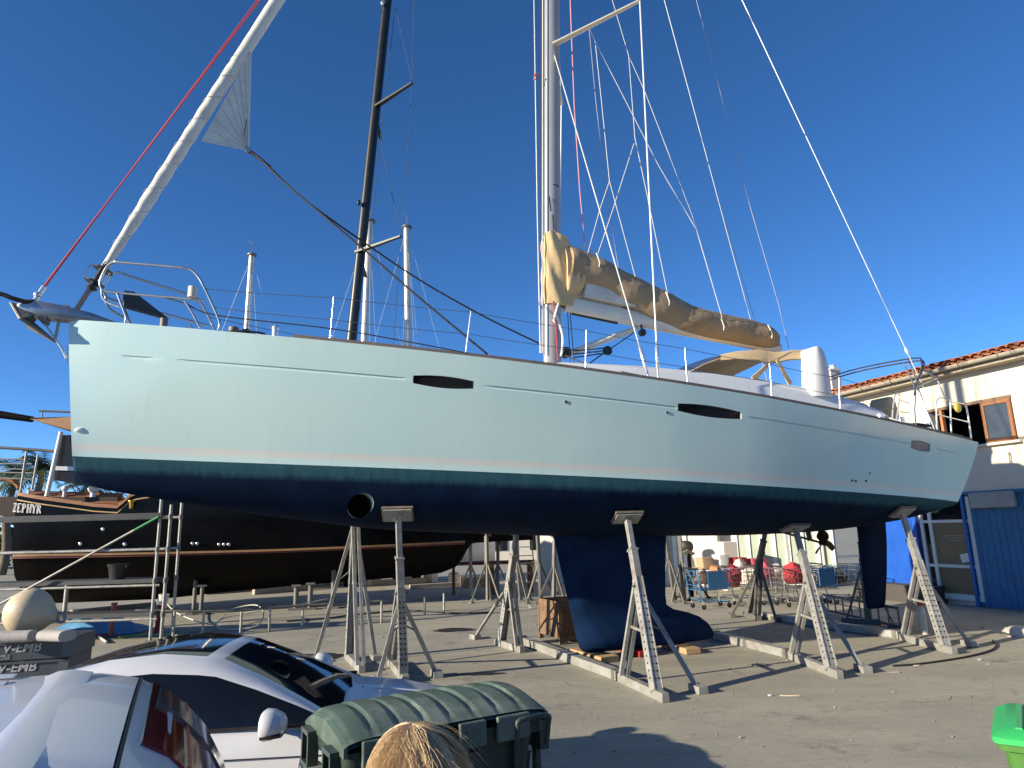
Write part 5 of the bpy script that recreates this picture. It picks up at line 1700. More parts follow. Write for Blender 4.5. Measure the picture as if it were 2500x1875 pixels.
t = thing('black_bucket', 'black bucket standing on the scaffold plank', 'bucket', (bk.x, bk.y, lv[2] + .045))
M().loft([ell(V((0, 0, z)), V((1, 0, 0)), V((0, 1, 0)), r, r, 18) for z, r in ((0, .15), (.3, .2), (.32, .21))]).build('pail', BLACKPL, t, 40)
M().path([V((.2 * math.cos(a), -.05, .3 - .12 * math.sin(a))) for a in [math.pi * k / 12 for k in range(13)]], .012, 6).build('handle', mat('handle_tan', (.3, .25, .12), .6), t, 60)

# ================================================================== crates and buoy
cg = AT(172, 1590, 8.0)
CA = R(14)
cw = V((cg.x, cg.y, 0)) + V((-math.cos(CA), -math.sin(CA), 0)) * .55 + V((-math.sin(CA), math.cos(CA), 0)) * .4
CRT = mat('grey_crate_plastic', (.052, .062, .075), .55, 0, .15, 5, .05, 40)
CRL = mat('crate_print', (.40, .40, .40), .7)
def text_mesh(txt, size, name, m, parent, loc, rot, ext=.002, shear=0.0):
    cu = bpy.data.curves.new(name, 'FONT')
    cu.body = txt
    cu.size = size
    cu.extrude = ext
    cu.shear = shear
    cu.offset = size * .018
    ob = bpy.data.objects.new(name + '_tmp', cu)
    COL.objects.link(ob)
    bpy.context.view_layer.update()
    me = bpy.data.meshes.new_from_object(ob.evaluated_get(bpy.context.evaluated_depsgraph_get()))
    bpy.data.objects.remove(ob, do_unlink=True)
    me.materials.clear(); me.materials.append(m)
    o_ = bpy.data.objects.new(name, me)
    COL.objects.link(o_)
    o_.parent = parent
    o_.location = loc
    o_.rotation_euler = rot
    return o_
topz = 2.1 - (1541 - 1318) / 1650 * 8.0
nst = 5
chh_ = topz / nst
clabels = ['grey plastic crate with pale lettering, topmost of the stack under the buoy', 'lettered grey plastic crate, second from the top under the buoy', 'lettered grey plastic crate, third from the top under the buoy', 'plain grey plastic crate, fourth from the top under the buoy', 'plain grey plastic crate at the bottom of the buoy stack']
for i in range(nst):
    z0 = topz - chh_ * (i + 1)
    sh = -.03 * i if i < 3 else -.03
    t = thing('plastic_crate', clabels[i], 'crate', (cw.x + sh, cw.y, z0 + (.002 if i == nst - 1 else 0)), CA, 'stack of grey lettered crates')
    w_, d_ = 1.1, .8
    b_ = M()
    th_ = .03
    b_.box((0, -d_ / 2 + th_ / 2, chh_ / 2 - .004), (w_, th_, chh_ - .012)).box((0, d_ / 2 - th_ / 2, chh_ / 2 - .004), (w_, th_, chh_ - .012))
    b_.box((-w_ / 2 + th_ / 2, 0, chh_ / 2 - .004), (th_, d_ - .06, chh_ - .012)).box((w_ / 2 - th_ / 2, 0, chh_ / 2 - .004), (th_, d_ - .06, chh_ - .012)).box((0, 0, .012), (w_ - .06, d_ - .06, .02))
    b_.build('tub', CRT, t, bevel=.006)
    M().box((w_ / 2 - .03, -d_ / 2 - .004, chh_ / 2), (.10, .02, chh_ - .03)).build('corner_post', mat('crate_corner', (.075, .088, .10), .5), t)
    M().box((0, -d_ / 2 - .006, chh_ - .02), (w_, .02, .025)).build('rim', mat('crate_rim', (.06, .07, .082), .5), t)
    if i < 3:
        text_mesh('V-EMB', .135, 'printed_name', CRL, t, (-.12, -d_ / 2 - .0045, chh_ * .45), (R(90), 0, 0), .002, .18)
        text_mesh('HPBL 21', .03, 'printed_code', CRL, t, (-.14, -d_ / 2 - .0045, chh_ * .24), (R(90), 0, 0), .001)
        text_mesh('17.5W', .03, 'printed_code', CRL, t, (-.12, -d_ / 2 - .0045, chh_ * .10), (R(90), 0, 0), .001)
bc = AT(76, 1490, 8.15)
rs = .27
bzc = max(topz + rs * .9, bc.z)
t = thing('buoy', 'dirty cream pear shaped buoy lying on the grey crates', 'buoy', (bc.x, bc.y, topz + .004))
by_ = M()
rows = []
axb = V((.97, .1, -.2)).normalized()
e1_ = axb.orthogonal().normalized(); e2_ = axb.cross(e1_)
for u, r in ((-.97, .07), (-.9, .12), (-.75, .18), (-.5, .235), (-.2, .265), (.1, .262), (.4, .225), (.65, .165), (.85, .105), (1.0, .075), (1.12, .06)):
    rows.append([V((0, 0, rs)) + axb * (u * rs) + (e1_ * math.cos(a) + e2_ * math.sin(a)) * r for a in [2 * math.pi * k / 24 for k in range(24)]])
by_.loft(rows)
by_.build('float', mat('buoy_cream', (.50, .42, .29), .55, 0, .15, 4, .08, 30, dirt=(.20, .13, .07), damt=.6, dscale=4), t, 50)
M().path([V((0, 0, rs)) + axb * (rs * 1.25) + axb * (.05 * math.cos(a)) + V((0, 0, 1)) * (.05 * math.sin(a)) for a in [2 * math.pi * k / 16 for k in range(16)]], .02, 8, closed=True).build('eye', mat('eye_grey', (.25, .24, .22), .6), t, 60)
for i, (px, py, ln_, rz_, lb_) in enumerate(((30, 1535, .42, .15, 'longer pale grey foam slab lying beside the buoy'), (140, 1530, .32, -.3, 'shorter pale grey foam slab lying under the buoy eye'))):
    c = AT(px, py, 7.75)
    o_ = M().loft([ell(V((x, 0, .065)), V((0, 1, 0)), V((0, 0, 1)), .11, .06, 12, .7) for x in (-ln_ / 2, ln_ / 2)]).build('foam_slab', mat('foam_grey', (.36, .34, .33), .9, 0, .1, 5, .2, 30), None, 50)
    o_.location = (c.x, c.y, topz + .003)
    o_.rotation_euler = (0, 0, rz_)
    tag(o_, lb_, 'foam slab')

# ================================================================== far masts of other boats, palms
def far_boat(label, ptop, pbot, depth, r, lean=0, spr=None, dark=False, stays=6):
    a, b = AT(ptop[0], ptop[1], depth), AT(pbot[0], pbot[1], depth)
    g = V((b.x, b.y, 0))
    t = thing('moored_sailboat', label, 'sailboat', g, 0, 'masts of boats beyond the yacht')
    rows = []
    for u in (-4, -3.4, -2, 0, 2, 3.2, 3.8):
        w = 1.4 * max(.05, 1 - (u / 4.05) ** 2)
        rows.append([V((u, -w, 1.9 - .02 * u)), V((u, -w * .9, 1.2)), V((u, -w * .4, .7)), V((u, 0, .6)), V((u, w * .4, .7)), V((u, w * .9, 1.2)), V((u, w, 1.9 - .02 * u))])
    M().loft(rows).build('hull', WHITE, t, 40)
    M().box((0, 0, .32), (1.2, .15, .64)).build('keel', BLKB, t)
    A, B = a - g, b - g
    d = (A - B).normalized()
    B0 = B - d * ((B.z - 1.85) / d.z)
    ms = M().tube(B0, A, r, 14, r * .8).build('mast', mat('far_mast_alu', (.55, .52, .46), .35, .5, .08, 2), t, 50)
    M().tube(A, A + V((0, 0, .08)), r * 1.3, 12).build('masthead', STEELD, ms, 50)
    M().path([A, A + V((.02, 0, .55)), A + V((-.22, 0, .75))], .012, 5).build('wind_vane', STEELD, ms, 60)
    sz = B0.lerp(A, .42)
    for sg in (-1, 1):
        M().bar(sz, sz + V((.5, sg * .9, .12)), .06, .03).build('spreader', STEELD, ms)
        M().path([A - V((0, 0, .1)), sz + V((.5, sg * .9, .12)), V((.3, sg * 1.2, 1.85))], .007, 4).build('shroud', WIRE, t, 60)
        M().path([B0.lerp(A, .9), V((-.4, sg * 1.2, 1.85))], .006, 4).build('shroud', WIRE, t, 60)
    M().path([A, V((-3.8, 0, 1.95))], .007, 4).build('forestay', WIRE, t, 60)
    M().path([A, V((3.6, 0, 1.85))], .006, 4).build('backstay', WIRE, t, 60)
    if spr:
        q = B0.lerp(A, spr)
        M().tube(q + V((.28, -.05, -.2)), q + V((.28, -.05, .3)), .07, 8).build('radar_reflector', WHITE, ms, 50)
    return t
far_boat('short pale mast with masthead vane rising above the yacht foredeck', (615, 625), (603, 806), 27, .15, spr=.2)
far_boat('pale mast standing close behind the black mast', (903, 542), (890, 838), 28, .19)
far_boat('slim pale mast standing clear of the black mast', (993, 557), (997, 848), 30, .19)
def palm(label, px, py, depth, h=None):
    a = AT(px, py, depth)
    g = V((a.x, a.y, 0))
    t = thing('palm_tree', label, 'palm tree', g, 0, 'palms far behind the black boat')
    h = a.z
    M().path([V((.15 * math.sin(k), 0, h * k / 8)) for k in range(9)], [.28 - .012 * k for k in range(9)], 10).build('trunk', mat('palm_trunk', (.13, .10, .07), .9, 0, .3, 4, .4, 10), t, 60)
    cr_ = M()
    rn = random.Random(int(px))
    top_ = V((.15 * math.sin(8), 0, h))
    for k in range(34):
        az, el = rn.uniform(0, 6.28), rn.uniform(-.5, 1.25)
        ln_ = rn.uniform(1.9, 2.7)
        d = V((math.cos(az) * math.cos(el), math.sin(az) * math.cos(el), math.sin(el)))
        spn = [top_ + d * (ln_ * s) + V((0, 0, -1.25 * s * s)) for s in [i / 9 for i in range(10)]]
        side = d.cross(V((0, 0, 1))).normalized()
        for i in range(1, 10):
            for sg in (-1, 1):
                for q in (0, .5):
                    p = spn[i - 1].lerp(spn[i], q)
                    L_ = .55 * math.sin(math.pi * (i / 10) ** .7 + .15)
                    e = p + side * sg * L_ + (spn[i] - spn[i - 1]) * .9 + V((0, 0, -.18))
                    w = (spn[i] - spn[i - 1]) * .16
                    cr_.add([p - w, p + w, e], [(0, 1, 2)])
        cr_.path(spn, .02, 3)
    o_ = cr_.build('crown', mat('palm_frond', (.055, .085, .03), .6, 0, .35, 2), t, fix=False)
    return t
palm('shaggy palm crown behind the stern rails of the black boat', 35, 1150, 45)
palm('tall palm crown beside the slanting pale post', 100, 1140, 42)
palm('low palm behind the white cowl vents', 215, 1185, 48)
hd = thing('clipped_hedge', 'dark green hedge far behind the black boat', 'hedge', AT(120, 1250, 55).xy.to_3d())
hm_ = M()
rn = random.Random(11)
for k in range(3500):
    p = V((rn.uniform(-14, 16), rn.uniform(-1, 1), 3.2 * rn.random() ** .6 + .6 * math.sin(rn.uniform(0, 6))))
    p.z = max(.05, min(3.6, p.z))
    s_ = rn.uniform(.12, .28)
    d1 = V((rn.uniform(-1, 1), rn.uniform(-1, 1), rn.uniform(-1, 1))).normalized() * s_
    d2 = d1.orthogonal().normalized() * s_ * .7
    hm_.add([p - d1, p + d2, p + d1, p - d2], [(0, 1, 2, 3)])
lf = hm_.build('foliage', mat('hedge_leaf', (.045, .07, .025), .7, 0, .4, 1.5), hd, fix=False)

# ================================================================== silver coupe
PAINT = mat('silver_car_paint', (.58, .59, .62), .32, .05, .03, 2, coat=.35, rvar=.03)
CARGLASS = mat('car_glass', (.006, .007, .009), .04, 0, .2, 2, rvar=.01)
ROOFGLASS = mat('black_roof_glass', (.010, .010, .012), .07, 0, .2, 2, rvar=.02)
TYRE = mat('tyre', (.02, .02, .02), .8, 0, .2, 10)
RIM = mat('wheel_rim', (.5, .5, .5), .25, .9, .05, 5)
def wheel(parent, c, r, w, out):
    t_ = M()
    rows = []
    for a, rr in ((-.5, .80), (-.45, .95), (-.3, 1), (.3, 1), (.45, .95), (.5, .80)):
        rows.append([V((c[0] + math.cos(t) * r * rr, c[1] + a * w, c[2] + math.sin(t) * r * rr)) for t in [2 * math.pi * k / 28 for k in range(28)]])
    w_ = t_.loft(rows).build('wheel', TYRE, parent, 50)
    m_ = M().tube((c[0], c[1] + out * w * .30, c[2]), (c[0], c[1] + out * w * .46, c[2]), r * .70, 24)
    m_.build('rim', RIM, w_, 40)
    return w_
roofc = V((-2.36, 5.28, 0))
CRA = R(7)
coupe = thing('coupe_car', 'silver coupe with black glass roof parked beside the dark green container', 'car', (roofc.x + .12 * math.cos(CRA), roofc.y + .12 * math.sin(CRA), 0), CRA)
# lower body: stations (x, half width at waist, waist z, shoulder/top z at centre, half width at top edge, sill z)
st = [(-2.08, .55, .62, .70, .45, .42), (-2.02, .72, .66, .86, .60, .30), (-1.8, .82, .70, .93, .70, .25), (-1.4, .895, .74, .97, .78, .22), (-.9, .91, .76, .96, .80, .20), (-.3, .90, .74, .93, .80, .19), (.4, .895, .73, .91, .79, .19), (.95, .90, .73, .90, .78, .20), (1.35, .91, .72, .86, .74, .22), (1.7, .88, .68, .80, .66, .22), (1.95, .78, .60, .72, .52, .22), (2.08, .60, .50, .60, .36, .26)]
rows = []
for x, w, zw, zt, wt, zs in st:
    half = [(w * .93, zs), (w, zs + .14), (w * 1.0, zw - .06), (w * .985, zw + .05), (wt + .045, zt - .03), (wt, zt), (wt * .75, zt + (.035 if x > .9 else .0)), (wt * .4, zt + (.015 if x > .9 else .0)), (0, zt + (.03 if x > .9 else 0))]
    rows.append([V((x, -y, z)) for y, z in half] + [V((x, y, z)) for y, z in half[::-1][1:]])
lowb = M().loft(rows).build('body', PAINT, coupe, 35)
# greenhouse: per-face glass and paint
gx = [(-1.66, .955, .64), (-1.42, 1.03, .64), (-1.14, 1.15, .63), (-.86, 1.25, .61), (-.52, 1.325, .585), (-.2, 1.345, .565), (.08, 1.315, .55), (.19, 1.293, .545), (.45, 1.18, .58), (.72, 1.045, .63), (.98, .905, .68)]
beltw = .80
rows, NM = [], []
for x, zt, wt in gx:
    zb = .925 + (.0 if -1.2 < x < .9 else .0)
    zb = min(zb, zt - .004)
    k = (zt - zb)
    half = [(beltw - .01, zb - .03), (beltw - .012, zb), (wt + (beltw - wt) * .34, zb + k * .76), (wt + .035, zb + k * .90), (wt - .075, zb + k * .985), (wt * .5, zt), (0, zt + .006)]
    rows.append([V((x, -y, z)) for y, z in half] + [V((x, y, z)) for y, z in half[::-1][1:]])
gm = M()
n_ = len(rows[0])
gm.v = [tuple(p) for r in rows for p in r]
for i in range(len(rows) - 1):
    for k in range(n_ - 1):
        kk = min(k, n_ - 2 - k)
        if kk == 0: mi = 0
        elif kk == 1: mi = 1 if 1 <= i <= 9 else 0
        elif kk in (2, 3): mi = 0
        else:
            mi = 2 if 3 <= i <= 5 else (0 if i == 6 else 1)
        gm.f.append((i * n_ + k, i * n_ + k + 1, (i + 1) * n_ + k + 1, (i + 1) * n_ + k))
        gm.m.append(mi)
gm.build('greenhouse', [PAINT, CARGLASS, ROOFGLASS], coupe, 40)
# trim seams, door line, wipers
GAP = mat('panel_gap', (.01, .01, .01), .6)
for sg in (-1, 1):
    M().path([V((x, sg * (w * .988 + .003), zw + .04)) for x, w, zw in [(-1.35, .893, .76), (-.9, .91, .76), (0, .9, .74), (.95, .90, .73)]], .004, 4).build('door_crease', GAP, coupe)
    M().path([V((-.86, sg * .905, .34)), V((-.90, sg * .912, .7)), V((-.92, sg * .86, .9))], .004, 4).build('door_gap', GAP, coupe)
    M().path([V((.78, sg * .90, .34)), V((.78, sg * .905, .7)), V((.8, sg * .85, .88))], .004, 4).build('door_gap', GAP, coupe)
    M().bar((-1.35, sg * .806, .925), (.95, sg * .806, .925), .014, .02).build('waist_seal', BLACKPL, coupe)
    mr_ = M()
    c = V((.62, sg * .985, .985))
    rows = []
    for dx, ry, rz_ in ((-.045, .115, .075), (-.03, .125, .085), (.02, .12, .08), (.07, .09, .055), (.095, .04, .025)):
        rows.append(ell(c + V((dx, 0, 0)), V((0, 1, 0)), V((0, 0, 1)), ry, rz_, 16, .8))
    mir = mr_.loft(rows).build('door_mirror', PAINT, coupe, 40)
    M().bar((.62, sg * .82, .93), (.63, sg * .92, .95), .08, .035).build('mirror_arm', BLACKPL, mir)
    M().loft([ell(c + V((-.0465, 0, 0)), V((0, 1, 0)), V((0, 0, 1)), .1, .065, 16, .8), ell(c + V((-.049, 0, 0)), V((0, 1, 0)), V((0, 0, 1)), .1, .065, 16, .8)]).build('mirror_glass', CHROME, mir)
    M().loft([ell(c + V((dx, 0, -.045)), V((0, 1, 0)), V((0, 0, 1)), ry, .022, 14, .8) for dx, ry in ((-.035, .122), (.02, .124), (.075, .085))]).build('mirror_base', BLACKPL, mir, 40)
    M().box((-1.95, sg * .55, .72), (.12, .34, .13)).build('rear_lamp', mat('lamp_red', (.25, .01, .012), .15, coat=.5), coupe, bevel=.03)
    M().box((1.86, sg * .58, .63), (.3, .26, .10), Matrix.Rotation(R(18), 3, 'Y')).build('headlamp', mat('lamp_clear', (.35, .36, .38), .08, .3), coupe, bevel=.03)
for y0 in (-.40, .1):
    M().path(smoothpts([V((1.12, y0 + .05, .925)), V((1.35, y0 + .06, .905)), V((1.8, y0 + .1, .83))], 4), .006, 4).build('bonnet_crease', PAINT, coupe, 60)
M().box((1.0, 0, .897), (.10, 1.0, .02)).build('scuttle', BLACKPL, coupe)
for x in (-1.24, 1.26):
    for sg in (-1, 1):
        wheel(coupe, (x, sg * .80, .325), .325, .235, sg)
M().box((0, 0, .26), (3.2, 1.3, .16)).build('floor_pan', BLACKPL, coupe)

# ================================================================== silver van at the left edge
VA = R(26)
vo = V((-1.2845, 2.802, 0))
VW = 1.72
van = thing('silver_van', 'silver van with ribbed roof and tall red rear lamp beside the coupe', 'van', vo, VA)
# local x = towards the rear (+), y = across (+ away); far rear corner near the origin, body spans y from -VW to 0
vprof = [(-4.15, .45, .70), (-4.1, .40, .85), (-3.85, .32, .98), (-3.2, .27, 1.06), (-2.75, .26, 1.22), (-2.2, .26, 1.55), (-1.8, .26, 1.645), (-1.0, .26, 1.675), (-.42, .26, 1.665), (-.28, .26, 1.655), (-.165, .26, 1.628)]
vrear = [(-.155, .26, 1.622), (-.06, .27, 1.565), (.04, .28, 1.46), (.12, .29, 1.31), (.17, .30, 1.05), (.18, .34, .8), (.12, .38, .6)]
def vring(x, zs, zt, tuck=0.0):
    w = VW / 2
    k = min(1, max(.0, (zt - .9) / .6))
    half = [(w - .03, zs), (w, zs + .16), (w, min(.88, zt - .14)), (w - .02 - .0 * k, min(1.0, zt - .10)), (w - .02 - .09 * k, zt - .085), (w - .06 - .10 * k, zt - .02), (w - .14 - .12 * k, zt), (w * .4, zt + .012), (0, zt + .016)]
    half = [(y * (1 - tuck), z) for y, z in half]
    return [V((x, -w - y, z)) for y, z in half] + [V((x, -w + y, z)) for y, z in half[::-1][1:]]
bodyv = M().loft([vring(*q) for q in vprof]).build('body', PAINT, van, 40)
tail = M().loft([vring(x, a, b, t_) for (x, a, b), t_ in zip(vrear, (.0, .01, .02, .03, .04, .05, .08))]).build('tail_section', PAINT, van, 40)
w = VW / 2
M().loft([[p + V((.001, 0, .0015)) for p in vring(-.162, .26, 1.628)], [p + V((.004, 0, .0015)) for p in vring(-.1575, .26, 1.6255)]]).build('tailgate_gap', GAP, van)
# roof ribs and rear roof band
for y_ in (-.28, -.40, -.62, -.86, -1.1, -1.34):
    M().loft([ell(V((x, y_, 1.668 + dz)), V((0, 1, 0)), V((0, 0, 1)), .035, .012 * k + .0015, 10) for x, dz, k in ((-1.75, -.01, .2), (-1.65, .0, 1), (-.62, .008, 1), (-.52, .008, .2))]).build('roof_rib', PAINT, van, 50)
M().loft([[V((x, y, 1.662 + dz)) for x, dz in ((-.44, .003), (-.40, .018), (-.36, .020), (-.30, .006))] + [V((-.30, y, 1.64)), V((-.44, y, 1.64))] for y in (-.30, -.5, -.86, -1.2, -1.42)]).build('roof_bow', PAINT, van, 50)
# rear lamp wrapping over the upper edge
def lamp_pt(t_, y, off):
    pts = [(-.148, 1.618), (-.06, 1.565), (.04, 1.46), (.12, 1.31), (.15, 1.15)]
    s_ = t_ * (len(pts) - 1); i = min(int(s_), len(pts) - 2); f = s_ - i
    x = pts[i][0] + (pts[i + 1][0] - pts[i][0]) * f; z = pts[i][1] + (pts[i + 1][1] - pts[i][1]) * f
    d = V((pts[i + 1][1] - pts[i][1], 0, -(pts[i + 1][0] - pts[i][0]))); nrm = V((-d.x, 0, -d.z)).normalized() if False else V((-(pts[i + 1][1] - pts[i][1]), 0, pts[i + 1][0] - pts[i][0])).normalized()
    yc = abs(y + VW / 2)
    z += .016 - .004 * min(1, yc / .344) - .012 * max(0, min(1, (yc - .344) / .256))
    return V((x, y, z)) + nrm * off
LRED = mat('rear_lamp_red', (.22, .008, .010), .10, 0, .1, 3, coat=.8, rvar=.02)
LREFL = mat('rear_lamp_reflection', (.16, .13, .12), .12, 0, .1, 3, coat=.8, rvar=.02)
def lamp_patch(t0, t1, y0, y1, off, th, nm, m, par):
    rows = []
    for i in range(7):
        t_ = t0 + (t1 - t0) * i / 6
        rows.append([lamp_pt(t_, y0, off), lamp_pt(t_, y1, off), lamp_pt(t_, y1, off - th), lamp_pt(t_, y0, off - th)])
    return M().loft(rows).build(nm, m, par, 40)
lampo = lamp_patch(.07, .74, -.27, -1.1, .008, .02, 'rear_lamp', LRED, van)
lamp_patch(.14, .64, -.315, -.62, .0105, .01, 'lamp_reflection_patch', LREFL, lampo)  # grey patch laid on the red lamp, a reflection put into colour
lamp_patch(.34, .365, -.28, -1.09, .0125, .01, 'light_line', mat('lamp_line', (.45, .02, .02), .15), lampo)
for sg, y_ in ((-1, -VW - .002), (1, .002)):
    M().loft([[V((-2.05, y_, .98)), V((-.5, y_ * 1.0 + (-.0), .98)), V((-.62, y_, 1.42)), V((-1.9, y_, 1.42))], [V((-2.05, y_ + .01 * -sg, .98)), V((-.5, y_ + .01 * -sg, .98)), V((-.62, y_ - .1 * sg, 1.42)), V((-1.9, y_ - .1 * sg, 1.42))]]).build('side_window', CARGLASS, van)
    M().path([V((-3.0, y_, .62)), V((-.3, y_, .62))], .02, 6).build('side_moulding', BLACKPL, van)
for x in (-3.35, -.72):
    for y_, o_ in ((-VW + .12, -1), (-.12, 1)):
        wheel(van, (x, y_, .31), .31, .2, o_)

# ================================================================== dark green waste container
A_, B_ = G(845, 1832, 1.05), G(1325, 1742, 1.05)
BA = math.atan2(B_.y - A_.y, B_.x - A_.x)
BL = (B_ - A_).length
BD = .72
bo = V((A_.x, A_.y, 0))
GBIN = mat('dark_green_plastic', (.022, .040, .034), .5, 0, .2, 3, .08, 40, dirt=(.10, .11, .10), damt=.35, dscale=3)
GLID = mat('green_lid_plastic', (.06, .095, .075), .40, 0, .2, 3, .06, 40, dirt=(.26, .28, .25), damt=.7, dscale=2.5)  # the pale blotches also stand in for reflections on the lid
bin_ = thing('waste_container', 'large dark green four wheeled container with ribbed rounded lid', 'container', bo, BA)
def rrect(x0, x1, y0, y1, z, r=.06, n=4):
    pts = []
    for cx_, cy_, a0 in ((x1 - r, y1 - r, 0), (x0 + r, y1 - r, 90), (x0 + r, y0 + r, 180), (x1 - r, y0 + r, 270)):
        for k in range(n + 1):
            a = R(a0 + 90 * k / n)
            pts.append(V((cx_ + r * math.cos(a), cy_ + r * math.sin(a), z)))
    return pts
M().loft([rrect(.12, BL - .12, .10, BD - .10, .17), rrect(.05, BL - .05, .045, BD - .045, .80), rrect(.035, BL - .035, .035, BD - .035, .90)]).build('body', GBIN, bin_, 35)
M().loft([rrect(-.01, BL + .01, -.01, BD + .01, .90), rrect(-.015, BL + .015, -.015, BD + .015, .965), rrect(.02, BL - .02, .02, BD - .02, .97)]).build('rim', GBIN, bin_, 35)
# curved lid with ribs
rows = []
nl_ = 14
ribs = []
xs_ = [BL * i / 96 for i in range(97)]
for i_, x in enumerate(xs_):
    row = []
    u = x / BL
    seg = (u * 8) % 1.0
    groove = -.011 if seg < .09 or seg > .91 else (.004 if (int(u * 8) % 2) else 0)
    for i in range(nl_ + 1):
        v = i / nl_
        y = -.025 + (BD + .05) * v
        arch = .115 * math.sin(math.pi * (.07 + .90 * v)) ** .55
        row.append(V((x, y, .975 + arch + groove * min(1, 6 * v) - .02 * abs(2 * u - 1) ** 8)))
    rows.append(row)
lid_m = M().grid(rows).grid([[p - V((0, 0, .02)) for p in r] for r in rows])
lid_m.loft([[rows[0][i] for i in range(nl_ + 1)] + [V((0, BD + .025, .95)), V((0, -.025, .95))], [rows[0][i] + V((-.02, 0, -.012)) for i in range(nl_ + 1)] + [V((-.02, BD + .025, .95)), V((-.02, -.025, .95))]])
lid_m.loft([[rows[-1][i] for i in range(nl_ + 1)] + [V((BL, BD + .025, .95)), V((BL, -.025, .95))], [rows[-1][i] + V((.02, 0, -.012)) for i in range(nl_ + 1)] + [V((BL + .02, BD + .025, .95)), V((BL + .02, -.025, .95))]])
lid = lid_m.build('lid', GLID, bin_, 50)
for x0, x1 in ((.52 * BL, .66 * BL), (.72 * BL, .90 * BL), (.06 * BL, .2 * BL)):
    M().box(((x0 + x1) / 2, -.035, .955), (x1 - x0, .03, .12)).build('lid_flap', GLID, lid, bevel=.008)
hh = M().path(smoothpts([V((BL - .20, -.03, .84)), V((BL - .20, -.055, .94)), V((BL - .19, -.06, .985)), V((BL - .01, -.06, .985)), V((BL, -.055, .94)), V((BL, -.03, .84))], 4), .015, 8).build('front_handle', GBIN, bin_, 60)
# lift trunnions and end brackets
for x_, sg in ((-.0, -1), (BL, 1)):
    M().tube((x_, BD * .42, .82), (x_ + sg * .12, BD * .42, .82), .032, 14).build('lift_pin', STEEL, bin_, 40)
    for y0 in (.06, .5):
        f_ = M()
        for dy in (0, .13):
            f_.box((x_ + sg * .035, y0 + dy, .88), (.06, .022, .17))
        for dz in (.80, .955):
            f_.box((x_ + sg * .036, y0 + .065, dz), (.062, .15, .022))
        f_.build('side_handle', GBIN, bin_)
    M().bar((x_ + sg * .01, .1, .3), (x_ + sg * .01, .1, .88), .05, .03).build('end_rib', GBIN, bin_)
    M().loft([[V((x_ - sg * (.041 + .06 * (.78 - z) / .6), y, z)) for y, z in ((.12, .25), (BD - .12, .25), (BD - .08, .78), (.08, .78))], [V((x_ - sg * (.030 + .06 * (.78 - z) / .6), y, z)) for y, z in ((.12, .25), (BD - .12, .25), (BD - .08, .78), (.08, .78))]]).build('worn_sunlit_end_panel', mat('worn_sunlit_plastic', (.36, .38, .35), .6, 0, .25, 6, .1, 30, dirt=(.05, .07, .06), damt=.7, dscale=6), bin_)  # scuffed plastic, its pale colour also carrying the sunlight on the end
    M().bar((x_ + sg * .01, BD - .1, .3), (x_ + sg * .01, BD - .1, .88), .05, .03).build('end_rib', GBIN, bin_)
for q in range(4):
    x = BL * (.14 + .24 * q)
    M().bar((x, .052, .28), (x, .028, .86), .05, .035, up=(0, 1, 0)).build('front_rib', GBIN, bin_)
for x in (.2, BL - .2):
    for y in (.2, BD - .2):
        c_ = M().tube((x - .025, y, .08), (x + .025, y, .08), .08, 16).build('castor', RUBBER, bin_, 40)
        M().bar((x, y, .08), (x, y, .19), .07, .03).build('castor_fork', STEEL, c_)

bin_.scale = (1, 1, 1.07)

# ================================================================== bright green wheelie bin on the right
gb = G(2436, 1812, .93)
GREEN = mat('bright_green_plastic', (.07, .19, .04), .4, 0, .12, 3, .04, 40)
t = thing('wheelie_bin', 'bright green wheelie bin on the open concrete', 'bin', (gb.x, gb.y, 0), R(-36))
M().loft([rrect(.07, .47, .08, .62, .10), rrect(.02, .56, .02, .68, .98)]).build('body', GREEN, t, 35)
M().loft([rrect(-.01, .58, -.01, .71, .96), rrect(-.012, .582, -.012, .712, 1.0)]).build('rim', GREEN, t, 35)
lw = M().loft([rrect(-.025, .595, -.03, .72, 1.0, .05), rrect(-.025, .595, -.03, .72, 1.03, .05), rrect(.03, .54, .03, .66, 1.07, .06)]).build('lid', mat('lid_green', (.04, .42, .11), .35, 0, .1, 3), t, 35)
for k in range(3):
    M().bar((.10 + .18 * k, .05, 1.072), (.10 + .18 * k, .62, 1.072), .03, .012).build('lid_rib', MATS['lid_green'], lw)
M().tube((.05, .74, 1.0), (.52, .74, 1.0), .018, 8).build('handle', GREEN, t, 50)
for x in (.05, .52):
    M().tube((x - .03, .62, .1), (x + .03, .62, .1), .1, 18).build('wheel', RUBBER, t, 40)

t.scale = (1, 1, .93)

